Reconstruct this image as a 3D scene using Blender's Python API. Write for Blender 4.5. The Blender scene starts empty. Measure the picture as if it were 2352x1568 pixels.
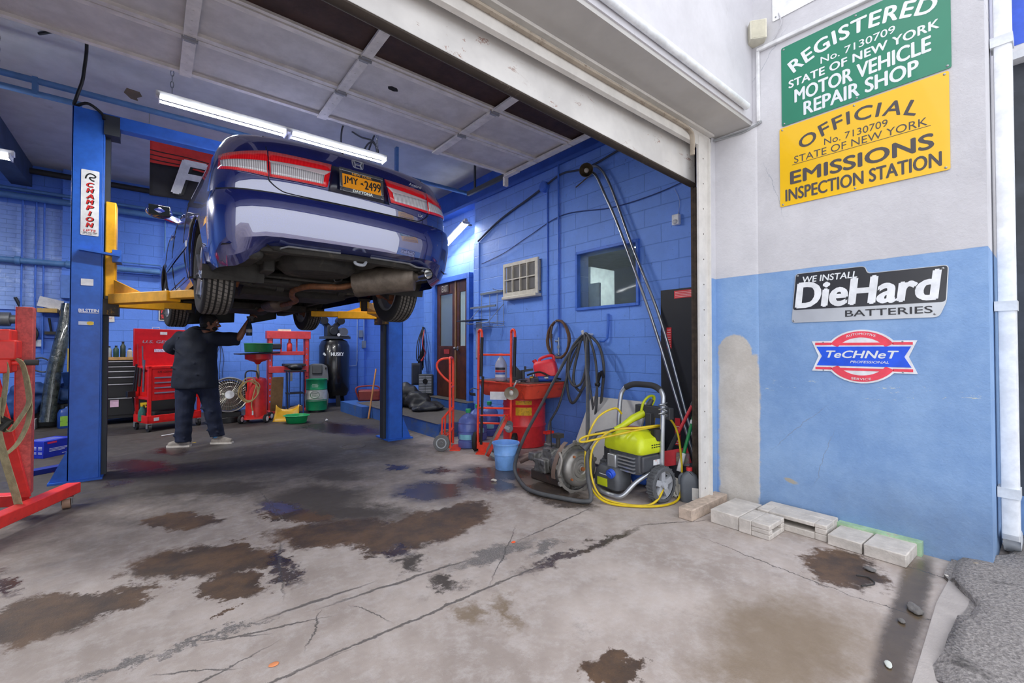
import bpy, bmesh, math, random
from mathutils import Vector, Matrix, Euler, noise
random.seed(7)
sc = bpy.context.scene
C = sc.collection
PI = math.pi
# ---------------------------------------------------------------- camera
cam_d = bpy.data.cameras.new('camera'); cam = bpy.data.objects.new('camera', cam_d); C.objects.link(cam)
cam_d.sensor_width = 36; cam_d.lens = 36*1020/2352; cam_d.clip_start = .05; cam_d.clip_end = 200
cam.location = (0, 0, 1.3)
cam.rotation_euler = Euler((PI/2+math.atan(16/1020), 0, -math.radians(39)))
sc.camera = cam
# ---------------------------------------------------------------- overcast sky, colour management
wd = bpy.data.worlds.new('overcast_sky'); sc.world = wd; wd.use_nodes = True
wn = wd.node_tree; wb = wn.nodes['Background']
tc = wn.nodes.new('ShaderNodeTexCoord'); sx = wn.nodes.new('ShaderNodeSeparateXYZ'); rp = wn.nodes.new('ShaderNodeValToRGB')
wn.links.new(tc.outputs['Generated'], sx.inputs[0]); wn.links.new(sx.outputs['Z'], rp.inputs[0]); wn.links.new(rp.outputs[0], wb.inputs['Color'])
rp.color_ramp.elements[0].position = 0; rp.color_ramp.elements[0].color = (.85, .88, .94, 1)
rp.color_ramp.elements[1].position = .7; rp.color_ramp.elements[1].color = (1, 1.02, 1.08, 1)
wb.inputs['Strength'].default_value = 1.7
vs = sc.view_settings; vs.view_transform = 'Standard'; vs.look = 'None'; vs.gamma = 1; vs.use_curve_mapping = False
vs.exposure = .45
LAMP = 1.0

# ---------------------------------------------------------------- helpers
def lin(c):
    c = [int(c[i:i+2], 16)/255 for i in (0, 2, 4)]
    return tuple(x/12.92 if x <= .04045 else ((x+.055)/1.055)**2.4 for x in c)+(1,)

class NG:
    """small node-graph writer"""
    def __init__(s, name):
        s.m = bpy.data.materials.new(name); s.m.use_nodes = True; s.t = s.m.node_tree; s.b = s.t.nodes['Principled BSDF']
        s.co = s.t.nodes.new('ShaderNodeTexCoord').outputs['Object']
    def set(s, n, v):
        if hasattr(v, 'is_linked') or isinstance(v, bpy.types.NodeSocket): s.t.links.new(v, n)
        else: n.default_value = v
    def noise(s, scale=5, detail=4, rough=.6, dist=0, vec=None, out='Fac'):
        n = s.t.nodes.new('ShaderNodeTexNoise'); s.set(n.inputs['Vector'], vec or s.co)
        n.inputs['Scale'].default_value = scale; n.inputs['Detail'].default_value = detail
        n.inputs['Roughness'].default_value = rough; n.inputs['Distortion'].default_value = dist
        return n.outputs[out]
    def ramp(s, f, lo, hi, a=0, b=1, smooth=True):
        n = s.t.nodes.new('ShaderNodeMapRange'); n.interpolation_type = 'SMOOTHSTEP' if smooth else 'LINEAR'
        s.set(n.inputs[0], f)
        for i, v in zip((1, 2, 3, 4), (lo, hi, a, b)): n.inputs[i].default_value = v
        return n.outputs[0]
    def math(s, op, a, b=0):
        n = s.t.nodes.new('ShaderNodeMath'); n.operation = op; s.set(n.inputs[0], a); s.set(n.inputs[1], b); return n.outputs[0]
    def vmath(s, op, a, b=(0, 0, 0)):
        n = s.t.nodes.new('ShaderNodeVectorMath'); n.operation = op; s.set(n.inputs[0], a); s.set(n.inputs[1], b)
        return n.outputs['Value'] if op in ('LENGTH', 'DISTANCE') else n.outputs[0]
    def mix(s, f, a, b):
        n = s.t.nodes.new('ShaderNodeMix'); n.data_type = 'RGBA'
        s.set(n.inputs[0], f); s.set(n.inputs[6], a); s.set(n.inputs[7], b); return n.outputs[2]
    def mapping(s, vec, loc=(0, 0, 0), rot=(0, 0, 0), scale=(1, 1, 1), typ='POINT'):
        n = s.t.nodes.new('ShaderNodeMapping'); n.vector_type = typ; s.set(n.inputs[0], vec)
        n.inputs['Location'].default_value = loc; n.inputs['Rotation'].default_value = rot; n.inputs['Scale'].default_value = scale
        return n.outputs[0]
    def sep(s, vec):
        n = s.t.nodes.new('ShaderNodeSeparateXYZ'); s.set(n.inputs[0], vec); return n.outputs
    def comb(s, x, y, z=0):
        n = s.t.nodes.new('ShaderNodeCombineXYZ')
        for i, v in enumerate((x, y, z)): s.set(n.inputs[i], v)
        return n.outputs[0]
    def bump(s, h, strength=.3, dist=.01, nrm=None):
        n = s.t.nodes.new('ShaderNodeBump'); n.inputs['Strength'].default_value = strength; n.inputs['Distance'].default_value = dist
        s.set(n.inputs['Height'], h)
        if nrm: s.set(n.inputs['Normal'], nrm)
        return n.outputs[0]
    def end(s, col=None, rough=None, metal=None, nrm=None):
        if col is not None: s.set(s.b.inputs['Base Color'], col)
        if rough is not None: s.set(s.b.inputs['Roughness'], rough)
        if metal is not None: s.b.inputs['Metallic'].default_value = metal
        if nrm is not None: s.set(s.b.inputs['Normal'], nrm)
        return s.m
    def ell(s, vec, x, y, rx, ry, rot=0, soft=.35, acc=None):
        """mask of one ellipse on the first two axes of vec, laid over the mask acc"""
        if acc is not None:   # chained through the coordinates so that the masks are evaluated one after the other
            n = s.t.nodes.new('ShaderNodeVectorMath'); n.operation = 'MULTIPLY_ADD'; s.set(n.inputs[0], acc); n.inputs[1].default_value = (1e-7,)*3; s.set(n.inputs[2], vec); vec = n.outputs[0]
        q = s.mapping(vec, (x, y, 0), (0, 0, rot), (rx, ry, 1e6), 'TEXTURE')
        n = s.t.nodes.new('ShaderNodeMapRange'); n.interpolation_type = 'SMOOTHSTEP'; s.set(n.inputs[0], s.vmath('LENGTH', q))
        n.inputs[1].default_value = 1+soft; n.inputs[2].default_value = 1-soft
        s.set(n.inputs[3], acc if acc is not None else 0.); n.inputs[4].default_value = 1
        return n.outputs[0]
    def ells(s, vec, es, soft):
        m = None
        for e in es: m = s.ell(vec, *e, soft, m)
        return m
    def union(s, ms):
        o = ms[0]
        for m in ms[1:]: o = s.math('MAXIMUM', o, m)
        return o

MATS = {}
def M(hexc, rough=.5, metal=0, var=.12, scale=9, bump=0, dirt=None, alpha=1, trans=0, emit=0, coat=0):
    """plain procedural material: base colour, slow mottling, optional grime, optional bump"""
    key = (hexc, rough, metal, var, scale, bump, dirt, alpha, trans, emit, coat)
    if key in MATS: return MATS[key]
    g = NG('surface_'+hexc)
    c = lin(hexc)
    lo = tuple(x*(1-var) for x in c[:3])+(1,); hi = tuple(min(1, x*(1+var)) for x in c[:3])+(1,)
    n = g.noise(scale, 4, .65)
    col = g.mix(g.ramp(n, .3, .7), lo, hi)
    r = rough
    if dirt:
        k = g.ramp(g.noise(dirt[1], 6, .75, .4), dirt[2], dirt[2]+.12)
        col = g.mix(g.math('MULTIPLY', k, dirt[3] if len(dirt) > 3 else .85), col, lin(dirt[0]))
        r = g.math('MULTIPLY_ADD', k, .25) if False else rough
    nr = None
    if bump: nr = g.bump(g.noise(bump[0], 3, .6), bump[1], .01)
    m = g.end(col, r, metal, nr)
    if trans: g.b.inputs['Transmission Weight'].default_value = trans; g.b.inputs['IOR'].default_value = 1.35
    if alpha < 1: g.b.inputs['Alpha'].default_value = alpha
    if coat: g.b.inputs['Coat Weight'].default_value = coat; g.b.inputs['Coat Roughness'].default_value = .04
    if emit:
        g.b.inputs['Emission Color'].default_value = c; g.b.inputs['Emission Strength'].default_value = emit
    MATS[key] = m
    return m

def V(*a): return Vector(a if len(a) > 1 else a[0])
def cr(pts, n=8, closed=False):
    """Catmull-Rom through the points"""
    P = [Vector(p) for p in pts]; out = []; N = len(P)
    for i in range(N if closed else N-1):
        if closed: a, b, c, d = P[i-1], P[i], P[(i+1) % N], P[(i+2) % N]
        else: a, b, c, d = P[max(i-1, 0)], P[i], P[i+1], P[min(i+2, N-1)]
        for k in range(n):
            t = k/n
            out.append(.5*((2*b)+(c-a)*t+(2*a-5*b+4*c-d)*t*t+(3*b-a-3*c+d)*t**3))
    if not closed: out.append(P[-1])
    return out
def circ(r, n=16, r2=None, ph=0):
    r2 = r if r2 is None else r2
    return [(r*math.cos(2*PI*k/n+ph), r2*math.sin(2*PI*k/n+ph)) for k in range(n)]
def rrect(w, h, r, n=4):
    out = []
    for cx, cy, a in ((w/2-r, h/2-r, 0), (-w/2+r, h/2-r, 90), (-w/2+r, -h/2+r, 180), (w/2-r, -h/2+r, 270)):
        for k in range(n+1):
            t = math.radians(a+90*k/n); out.append((cx+r*math.cos(t), cy+r*math.sin(t)))
    return out
def frame(o, z, x=None):
    """matrix with origin o, local z along z, local x near x"""
    z = Vector(z).normalized(); x = Vector(x) if x is not None else (Vector((1, 0, 0)) if abs(z.x) < .9 else Vector((0, 1, 0)))
    y = z.cross(x).normalized(); x = y.cross(z)
    return Matrix(((x.x, y.x, z.x, o[0]), (x.y, y.y, z.y, o[1]), (x.z, y.z, z.z, o[2]), (0, 0, 0, 1)))
def TR(loc=(0, 0, 0), rot=(0, 0, 0), s=1):
    return Matrix.Translation(loc) @ Euler(rot).to_matrix().to_4x4() @ Matrix.Scale(s, 4)

class MB:
    def __init__(s): s.v = []; s.f = []; s.m = []
    def add(s, vs, fs, mi=0, X=None):
        o = len(s.v)
        s.v += [tuple(X @ Vector(v)) if X is not None else tuple(v) for v in vs]
        for f in fs: s.f.append(tuple(o+i for i in f)); s.m.append(mi)
        return s
    def box(s, x0, x1, y0, y1, z0, z1, mi=0, X=None):
        vs = [(x, y, z) for x in (x0, x1) for y in (y0, y1) for z in (z0, z1)]
        return s.add(vs, [(0, 1, 3, 2), (4, 6, 7, 5), (0, 4, 5, 1), (2, 3, 7, 6), (0, 2, 6, 4), (1, 5, 7, 3)], mi, X)
    def obox(s, c, d, rot=(0, 0, 0), mi=0):
        return s.box(-d[0]/2, d[0]/2, -d[1]/2, d[1]/2, -d[2]/2, d[2]/2, mi, TR(c, rot))
    def bar(s, a, b, w, h, up=(0, 0, 1), mi=0):
        """square bar from a to b"""
        a, b = Vector(a), Vector(b); L = (b-a).length
        X = frame(a, b-a, up)
        return s.box(-h/2, h/2, -w/2, w/2, 0, L, mi, X)
    def rings(s, rings, closed=False, cap=True, mi=0, X=None):
        n = len(rings[0]); vs = [p for r in rings for p in r]; fs = []
        R = len(rings)
        for i in range(R if closed else R-1):
            j = (i+1) % R
            for k in range(n):
                l = (k+1) % n; fs.append((i*n+k, i*n+l, j*n+l, j*n+k))
        if cap and not closed: fs += [tuple(range(n-1, -1, -1)), tuple((R-1)*n+k for k in range(n))]
        return s.add(vs, fs, mi, X)
    def tube(s, pts, r, n=10, closed=False, mi=0, cap=True, flat=None):
        P = [Vector(p) for p in pts]; N = len(P)
        T = []
        for i in range(N):
            a = P[i-1] if (i or closed) else P[0]; b = P[(i+1) % N] if (i < N-1 or closed) else P[-1]
            t = b-a; T.append(t.normalized() if t.length > 1e-9 else (T[-1] if T else Vector((0, 0, 1))))
        u = Vector((0, 0, 1)) if abs(T[0].z) < .9 else Vector((1, 0, 0))
        rs = []
        for i in range(N):
            u = u-T[i]*u.dot(T[i])
            u = u.normalized() if u.length > 1e-6 else T[i].orthogonal().normalized()
            w = T[i].cross(u); q = r[i] if isinstance(r, list) else r
            qa, qb = q if isinstance(q, (list, tuple)) else (q, q)
            rs.append([P[i]+u*(qa*math.cos(2*PI*k/n))+w*(qb*math.sin(2*PI*k/n)) for k in range(n)])
        return s.rings(rs, closed, cap, mi)
    def cyl(s, a, b, r, n=20, mi=0, r2=None): return s.tube([a, b], [r, r if r2 is None else r2], n, mi=mi)
    def ribbon(s, pts, w, side, t=.003, mi=0):
        P = [Vector(p) for p in pts]; rs = []
        for i, p in enumerate(P):
            d = side[i] if isinstance(side, list) else side
            d = Vector(d).normalized()*(w/2); tg = (P[min(i+1, len(P)-1)]-P[max(i-1, 0)]).normalized(); nn = tg.cross(d).normalized()*(t/2)
            rs.append([p-d-nn, p+d-nn, p+d+nn, p-d+nn])
        return s.rings(rs, mi=mi)
    def lathe(s, prof, c=(0, 0, 0), ax=(0, 0, 1), n=28, mi=0, cap=True, sx=1, sy=1):
        X = frame(c, ax)
        return s.rings([[(r*sx*math.cos(2*PI*k/n), r*sy*math.sin(2*PI*k/n), z) for k in range(n)] for r, z in prof], cap=cap, mi=mi, X=X)
    def prism(s, poly, d, X=None, mi=0, z0=0):
        return s.rings([[(x, y, z0) for x, y in poly], [(x, y, z0+d) for x, y in poly]], mi=mi, X=X)
    def sph(s, c, r, n=14, mi=0, X=None):
        rx, ry, rz = r if isinstance(r, (list, tuple)) else (r, r, r); c = Vector(c); h = n//2
        rs = []
        for i in range(h+1):
            t = min(max(i/h, .004), .996)*PI
            rs.append([c+Vector((rx*math.sin(t)*math.cos(2*PI*k/n), ry*math.sin(t)*math.sin(2*PI*k/n), -rz*math.cos(t))) for k in range(n)])
        return s.rings(rs, mi=mi, X=X)
    def grid(s, fn, nu, nv, mi=0):
        vs = [fn(i/nu, j/nv) for i in range(nu+1) for j in range(nv+1)]
        return s.add(vs, [(i*(nv+1)+j, (i+1)*(nv+1)+j, (i+1)*(nv+1)+j+1, i*(nv+1)+j+1) for i in range(nu) for j in range(nv)], mi)
    def build(s, name, mats, par=None, loc=(0, 0, 0), rot=(0, 0, 0), ang=38, bev=0, sub=0, label=None, solid=0, fuse=0, smooth=0, disp=None):
        me = bpy.data.meshes.new(name); me.from_pydata(s.v, [], s.f)
        for m in (mats if isinstance(mats, (list, tuple)) else [mats]): me.materials.append(m)
        for p, i in zip(me.polygons, s.m): p.material_index = i
        bm = bmesh.new(); bm.from_mesh(me); bmesh.ops.recalc_face_normals(bm, faces=bm.faces); bm.to_mesh(me); bm.free()
        o = bpy.data.objects.new(name, me); C.objects.link(o)
        o.location = loc; o.rotation_euler = rot
        if par:
            o.parent = par
            if par.name in WT: o.matrix_parent_inverse = par.matrix_basis.inverted()
        if fuse:
            q = o.modifiers.new('f', 'REMESH'); q.mode = 'VOXEL'; q.voxel_size = fuse; q.use_smooth_shade = True
            if smooth: q = o.modifiers.new('s', 'SMOOTH'); q.iterations = smooth; q.factor = .5
            if disp:
                dg = bpy.context.evaluated_depsgraph_get(); me2 = bpy.data.meshes.new_from_object(o.evaluated_get(dg))
                o.modifiers.clear(); o.data = me2; bpy.data.meshes.remove(me)
                nm = [v.normal.copy() for v in me2.vertices]
                for v, w in zip(me2.vertices, nm): v.co += w*(disp[1]*noise.noise(v.co*disp[0]))
            return o if not label else lab(o, label)
        me.shade_smooth(); me.set_sharp_from_angle(angle=math.radians(ang))
        if solid: q = o.modifiers.new('t', 'SOLIDIFY'); q.thickness = solid
        if bev: q = o.modifiers.new('b', 'BEVEL'); q.width = bev; q.segments = 2; q.limit_method = 'ANGLE'; q.angle_limit = math.radians(40)
        if sub: q = o.modifiers.new('u', 'SUBSURF'); q.levels = sub; q.render_levels = sub
        return lab(o, label) if label else o

def lab(o, s): o['label'] = s; return o
def tag(o, label, cat, group=None):
    o['label'] = label; o['category'] = cat
    if group: o['group'] = group
    return o
def thing(name, label, cat, loc=(0, 0, 0), rz=0, group=None):
    o = bpy.data.objects.new(name, None); C.objects.link(o); o.location = loc; o.rotation_euler = (0, 0, rz); o.empty_display_size = .1
    return tag(o, label, cat, group)
WT = set()
def wthing(name, label, cat, loc=(0, 0, 0), group=None):
    """a thing whose parts are written in world coordinates"""
    o = thing(name, label, cat, loc, 0, group); WT.add(o.name); return o
def struct(o, label=None):
    o['kind'] = 'structure'
    if label: o['label'] = label
    return o
def dup(root, loc, rz=None, label=None):
    r = root.copy(); C.objects.link(r); r.location = loc
    if rz is not None: r.rotation_euler = (0, 0, rz)
    if label: r['label'] = label
    for ch in list(root.children):
        c = ch.copy(); C.objects.link(c); c.parent = r
        for g in ch.children:
            d = g.copy(); C.objects.link(d); d.parent = c
    return r
def txt_mesh(s, bold=0, shear=0, sp=1):
    cu = bpy.data.curves.new('t', 'FONT'); cu.body = s; cu.size = 1; cu.offset = bold; cu.shear = shear; cu.space_character = sp; cu.extrude = 0
    cu.resolution_u = 4
    ob = bpy.data.objects.new('t', cu); C.objects.link(ob); dg = bpy.context.evaluated_depsgraph_get(); dg.update()
    me = bpy.data.meshes.new_from_object(ob.evaluated_get(dg)); bpy.data.objects.remove(ob); bpy.data.curves.remove(cu)
    return me
def text(s, mat, par, X, w=None, h=None, bold=0, shear=0, sp=1, name='lettering', thick=.0012, arc=None, fit=None):
    """lettering of width w (and cap height h) centred on X's origin in X's xy plane; arc=(radius, sign) bends it; fit(x,y) warps the finished letters"""
    me = txt_mesh(s, 0, shear, sp)
    xs = [v.co.x for v in me.vertices]; ys = [v.co.y for v in me.vertices]
    x0, x1, y0, y1 = min(xs), max(xs), min(ys), max(ys)
    ky = h/(y1-y0) if h else None; kx = w/(x1-x0) if w else ky
    if ky is None: ky = kx
    for v in me.vertices:
        x = (v.co.x-(x0+x1)/2)*kx; y = (v.co.y-(y0+y1)/2)*ky
        if fit: x, y = fit(x, y)
        if arc:
            R, sg = arc; a = x/R; x, y = (R+sg*y)*math.sin(a), sg*((R+sg*y)*math.cos(a)-R)
        v.co = X @ Vector((x, y, thick))
    if bold:   # heavier strokes: the same letters laid over one another a little apart
        bm = bmesh.new(); bm.from_mesh(me); ax = X.to_3x3() @ Vector((1, 0, 0)); ay = X.to_3x3() @ Vector((0, 1, 0)); az = X.to_3x3() @ Vector((0, 0, 1))
        src = list(bm.faces); tab = list(bm.verts)
        for i, (p, q) in enumerate(((-1, 0), (1, 0), (0, .7), (0, -.7))):
            nv = [bm.verts.new(v.co+ax*(p*bold*ky)+ay*(q*bold*ky)+az*(.00005*(i+1))) for v in tab]
            ix = {v: w_ for v, w_ in zip(tab, nv)}
            for f in src: bm.faces.new([ix[v] for v in f.verts])
        bm.to_mesh(me); bm.free()
    me.materials.append(mat)
    o = bpy.data.objects.new(name, me); C.objects.link(o)
    if par:
        o.parent = par
        if par.name in WT: o.matrix_parent_inverse = par.matrix_basis.inverted()
    return o
def copies(o, spots, par=None):
    """further copies of one part: (location, rotation) each"""
    out = [o]
    for loc, rot in spots:
        c = o.copy(); C.objects.link(c); c.location = loc; c.rotation_euler = rot; c.parent = par or o.parent; out.append(c)
    return out
def holed(b, u0, u1, v0, v1, holes, put):
    """rectangle u0..u1 x v0..v1 with rectangular holes; put(u0,u1,v0,v1) adds one solid cell"""
    us = sorted({u0, u1, *[h[0] for h in holes], *[h[1] for h in holes]}); vs_ = sorted({v0, v1, *[h[2] for h in holes], *[h[3] for h in holes]})
    for i in range(len(us)-1):
        for j in range(len(vs_)-1):
            cu, cv = (us[i]+us[i+1])/2, (vs_[j]+vs_[j+1])/2
            if not any(h[0] < cu < h[1] and h[2] < cv < h[3] for h in holes): put(us[i], us[i+1], vs_[j], vs_[j+1])

# common materials
WHITE = M('d9d9da', .5); BLACK = M('17181a', .5); RUBBER = M('232323', .8, bump=(60, .15)); STEEL = M('9a9c9e', .35, .9); CHROME = M('d8d8d8', .12, 1, var=.03)
RED = M('e02a22', .38, dirt=('4a1512', 14, .62, .6)); LBLUE = M('2a63c4', .4, dirt=('15243f', 6, .64, .6))
YEL = M('f2b012', .5, dirt=('4a340c', 9, .64, .8)); DKGREY = M('3a3b3d', .6); GREYP = M('8d8f93', .5)
BPAINT = M('3f6fd0', .5)
# ================================================================ setting: surfaces
def block_mat(name, col, axes, bw=.42, bh=.205, mortar=.006, lo=.85, fade=None, scuff=None):
    """painted masonry; axes: which two object axes run along the courses and up"""
    g = NG(name); s = g.sep(g.co)
    wob = g.math('MULTIPLY_ADD', g.noise(1.2, 2), .03)
    u = g.comb(s[axes[0]], s[axes[1]])
    b = g.t.nodes.new('ShaderNodeTexBrick'); g.set(b.inputs['Vector'], g.vmath('ADD', u, g.mix(1, (0, 0, 0, 1), g.mix(.012, (0, 0, 0, 1), g.noise(2.5, 2, out='Color')))))
    b.inputs['Scale'].default_value = 1; b.inputs['Brick Width'].default_value = bw; b.inputs['Row Height'].default_value = bh
    b.inputs['Mortar Size'].default_value = mortar; b.inputs['Mortar Smooth'].default_value = .6; b.inputs['Bias'].default_value = -.6
    c = lin(col)
    v = g.ramp(g.noise(1.6, 5, .7), .3, .75)
    base = g.mix(v, tuple(x*lo for x in c[:3])+(1,), c)
    base = g.mix(g.math('MULTIPLY', g.ramp(g.noise(22, 3, .7), .66, .74), .5), base, lin('24407e'))
    if scuff: base = g.mix(g.math('MULTIPLY', g.ramp(g.noise(2.2, 6, .75, .6), scuff[1], scuff[1]+.12), scuff[2]), base, lin(scuff[0]))
    base = g.mix(g.math('MULTIPLY', b.outputs['Fac'], .28), base, tuple(x*.45 for x in c[:3])+(1,))
    h = g.math('MULTIPLY_ADD', b.outputs['Fac'], -1.0); 
    hh = g.math('ADD', g.math('MULTIPLY', b.outputs['Fac'], -1.6), g.math('MULTIPLY', g.noise(14, 5, .7), .8))
    return g.end(base, .55, 0, g.bump(hh, .55, .012))
wall_x_mat = block_mat('blue_block_wall_side', '6d9bf2', (1, 2))
wall_y_mat = block_mat('blue_block_wall_back', '5f8eec', (0, 2))
brick_mat = block_mat('pale_blue_brick', '8fb0f2', (0, 2), .21, .075, .005, .8, scuff=('b3cbf6', .5, .7))
step_mat = block_mat('blue_step', '3c69b4', (1, 2), 9, 9, 0, .7, scuff=('5c6a78', .52, .8))

def stucco():
    g = NG('two_tone_stucco'); s = g.sep(g.co); yz = g.comb(s[1], s[2])
    bumps = g.math('ADD', g.noise(38, 5, .7), g.math('MULTIPLY', g.noise(6, 4, .6), .9))
    wh = g.mix(g.ramp(g.noise(1.4, 5, .7), .3, .75), lin('bfbec2'), lin('d2d1d5'))
    wh = g.mix(g.math('MULTIPLY', g.ramp(g.noise(3.2, 7, .8, 1.2), .64, .74), .4), wh, lin('a9a8a8'))
    bl = g.mix(g.ramp(g.noise(1.9, 6, .72), .3, .75), lin('7599c9'), lin('8fb0d9'))
    # chipped band of old cream paint and rubbed grey grime near the ground
    d = g.vmath('ADD', yz, g.mix(.05, (0, 0, 0, 1), g.noise(9, 4, .7, out='Color')))
    band = g.math('MULTIPLY', g.ell(d, .75, 1.04, .9, .055), g.ramp(g.noise(16, 5, .8, vec=g.mapping(g.co, scale=(1, .5, 2.2))), .62, .66))
    bl = g.mix(band, bl, lin('cfd3c4'))
    bl = g.mix(g.math('MULTIPLY', g.ell(d, .4, .12, .95, .24, .1, .9), g.math('MULTIPLY', g.noise(3, 5, .75), .75)), bl, lin('5f6a78'))
    bl = g.mix(g.ell(d, 1.335, .31, .045, .018, .3, .3), bl, lin('a9a395'))
    line = g.math('ADD', s[2], g.math('MULTIPLY', g.noise(7, 3), .012))
    col = g.mix(g.ramp(line, 1.903, 1.909), bl, wh)
    # bare cement patch where the pilaster was rendered again
    q = g.vmath('ADD', yz, g.mix(.07, (0, 0, 0, 1), g.noise(6, 4, .7, out='Color')))
    s2 = g.sep(q)
    patch = g.math('MULTIPLY', g.ramp(s2[0], 1.555, 1.575), g.ramp(s2[0], 1.90, 1.875))
    patch = g.math('MULTIPLY', patch, g.union([g.ramp(s2[1], 1.30, 1.27), g.ell(q, 1.75, 1.28, .14, .17, 0, .06)]))
    cem = g.mix(g.ramp(g.noise(3, 6, .7), .3, .7), lin('b3ada5'), lin('c9c4bd'))
    col = g.mix(patch, col, cem)
    # hairline cracks
    cr_ = g.union([g.ell(g.vmath('ADD', yz, g.mix(.1, (0, 0, 0, 1), g.noise(5, 4, .7, out='Color'))), *e, .4) for e in ((1.3, .75, .25, .003, -.8), (1.15, .55, .2, .003, -1.3), (.3, 3.4, .16, .003, .7), (1.45, 2.6, .22, .0025, 1.3), (1.55, 3.6, .3, .003, -.9))])
    col = g.mix(g.math('MULTIPLY', cr_, .5), col, lin('7f8896'))
    hgt = g.math('ADD', bumps, g.math('MULTIPLY', g.ramp(line, 1.9, 1.91), .3))
    return g.end(col, .7, 0, g.bump(hgt, .45, .008))
stucco_mat = stucco()

def facade_mat():
    g = NG('white_stucco'); c = g.mix(g.ramp(g.noise(1.4, 5, .7), .3, .75), lin('c0bfc4'), lin('d1d0d5'))
    k = g.ramp(g.noise(2.6, 6, .8, .8, vec=g.mapping(g.co, scale=(2, 1, .7))), .6, .75)
    c = g.mix(g.math('MULTIPLY', k, .35), c, lin('a7a6a6'))
    return g.end(c, .7, 0, g.bump(g.noise(42, 5, .7), .35, .006))
facade_m = facade_mat()
peel_g = NG('peeling_white_paint')
pk = peel_g.ramp(peel_g.noise(5, 7, .8, .5, vec=peel_g.mapping(peel_g.co, scale=(1, 1, 2))), .6, .63)
pc = peel_g.mix(peel_g.math('MULTIPLY', pk, peel_g.ramp(peel_g.noise(1.1, 2), .44, .56)), peel_g.mix(peel_g.ramp(peel_g.noise(3), .3, .7), lin('c8c6c4'), lin('dbd9d6')), lin('a0847a'))
peel_mat = peel_g.end(pc, .6)
CEIL = M('c4c4c4', .85, var=.1, scale=2.5, dirt=('7d776f', 2.2, .62, .5), bump=(30, .1))
BROWN = M('3a2620', .8, var=.3, scale=6, bump=(25, .3))
TRIM = M('d2cfca', .5, var=.07, dirt=('8d8377', 4, .68, .6))
OFFICE = M('4b565b', .8); WOOD = M('4e2712', .45, var=.35, scale=(7)); CONC = M('c2bbb3', .85, var=.15, scale=8, bump=(35, .5), dirt=('7d7166', 4, .6, .6))

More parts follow.
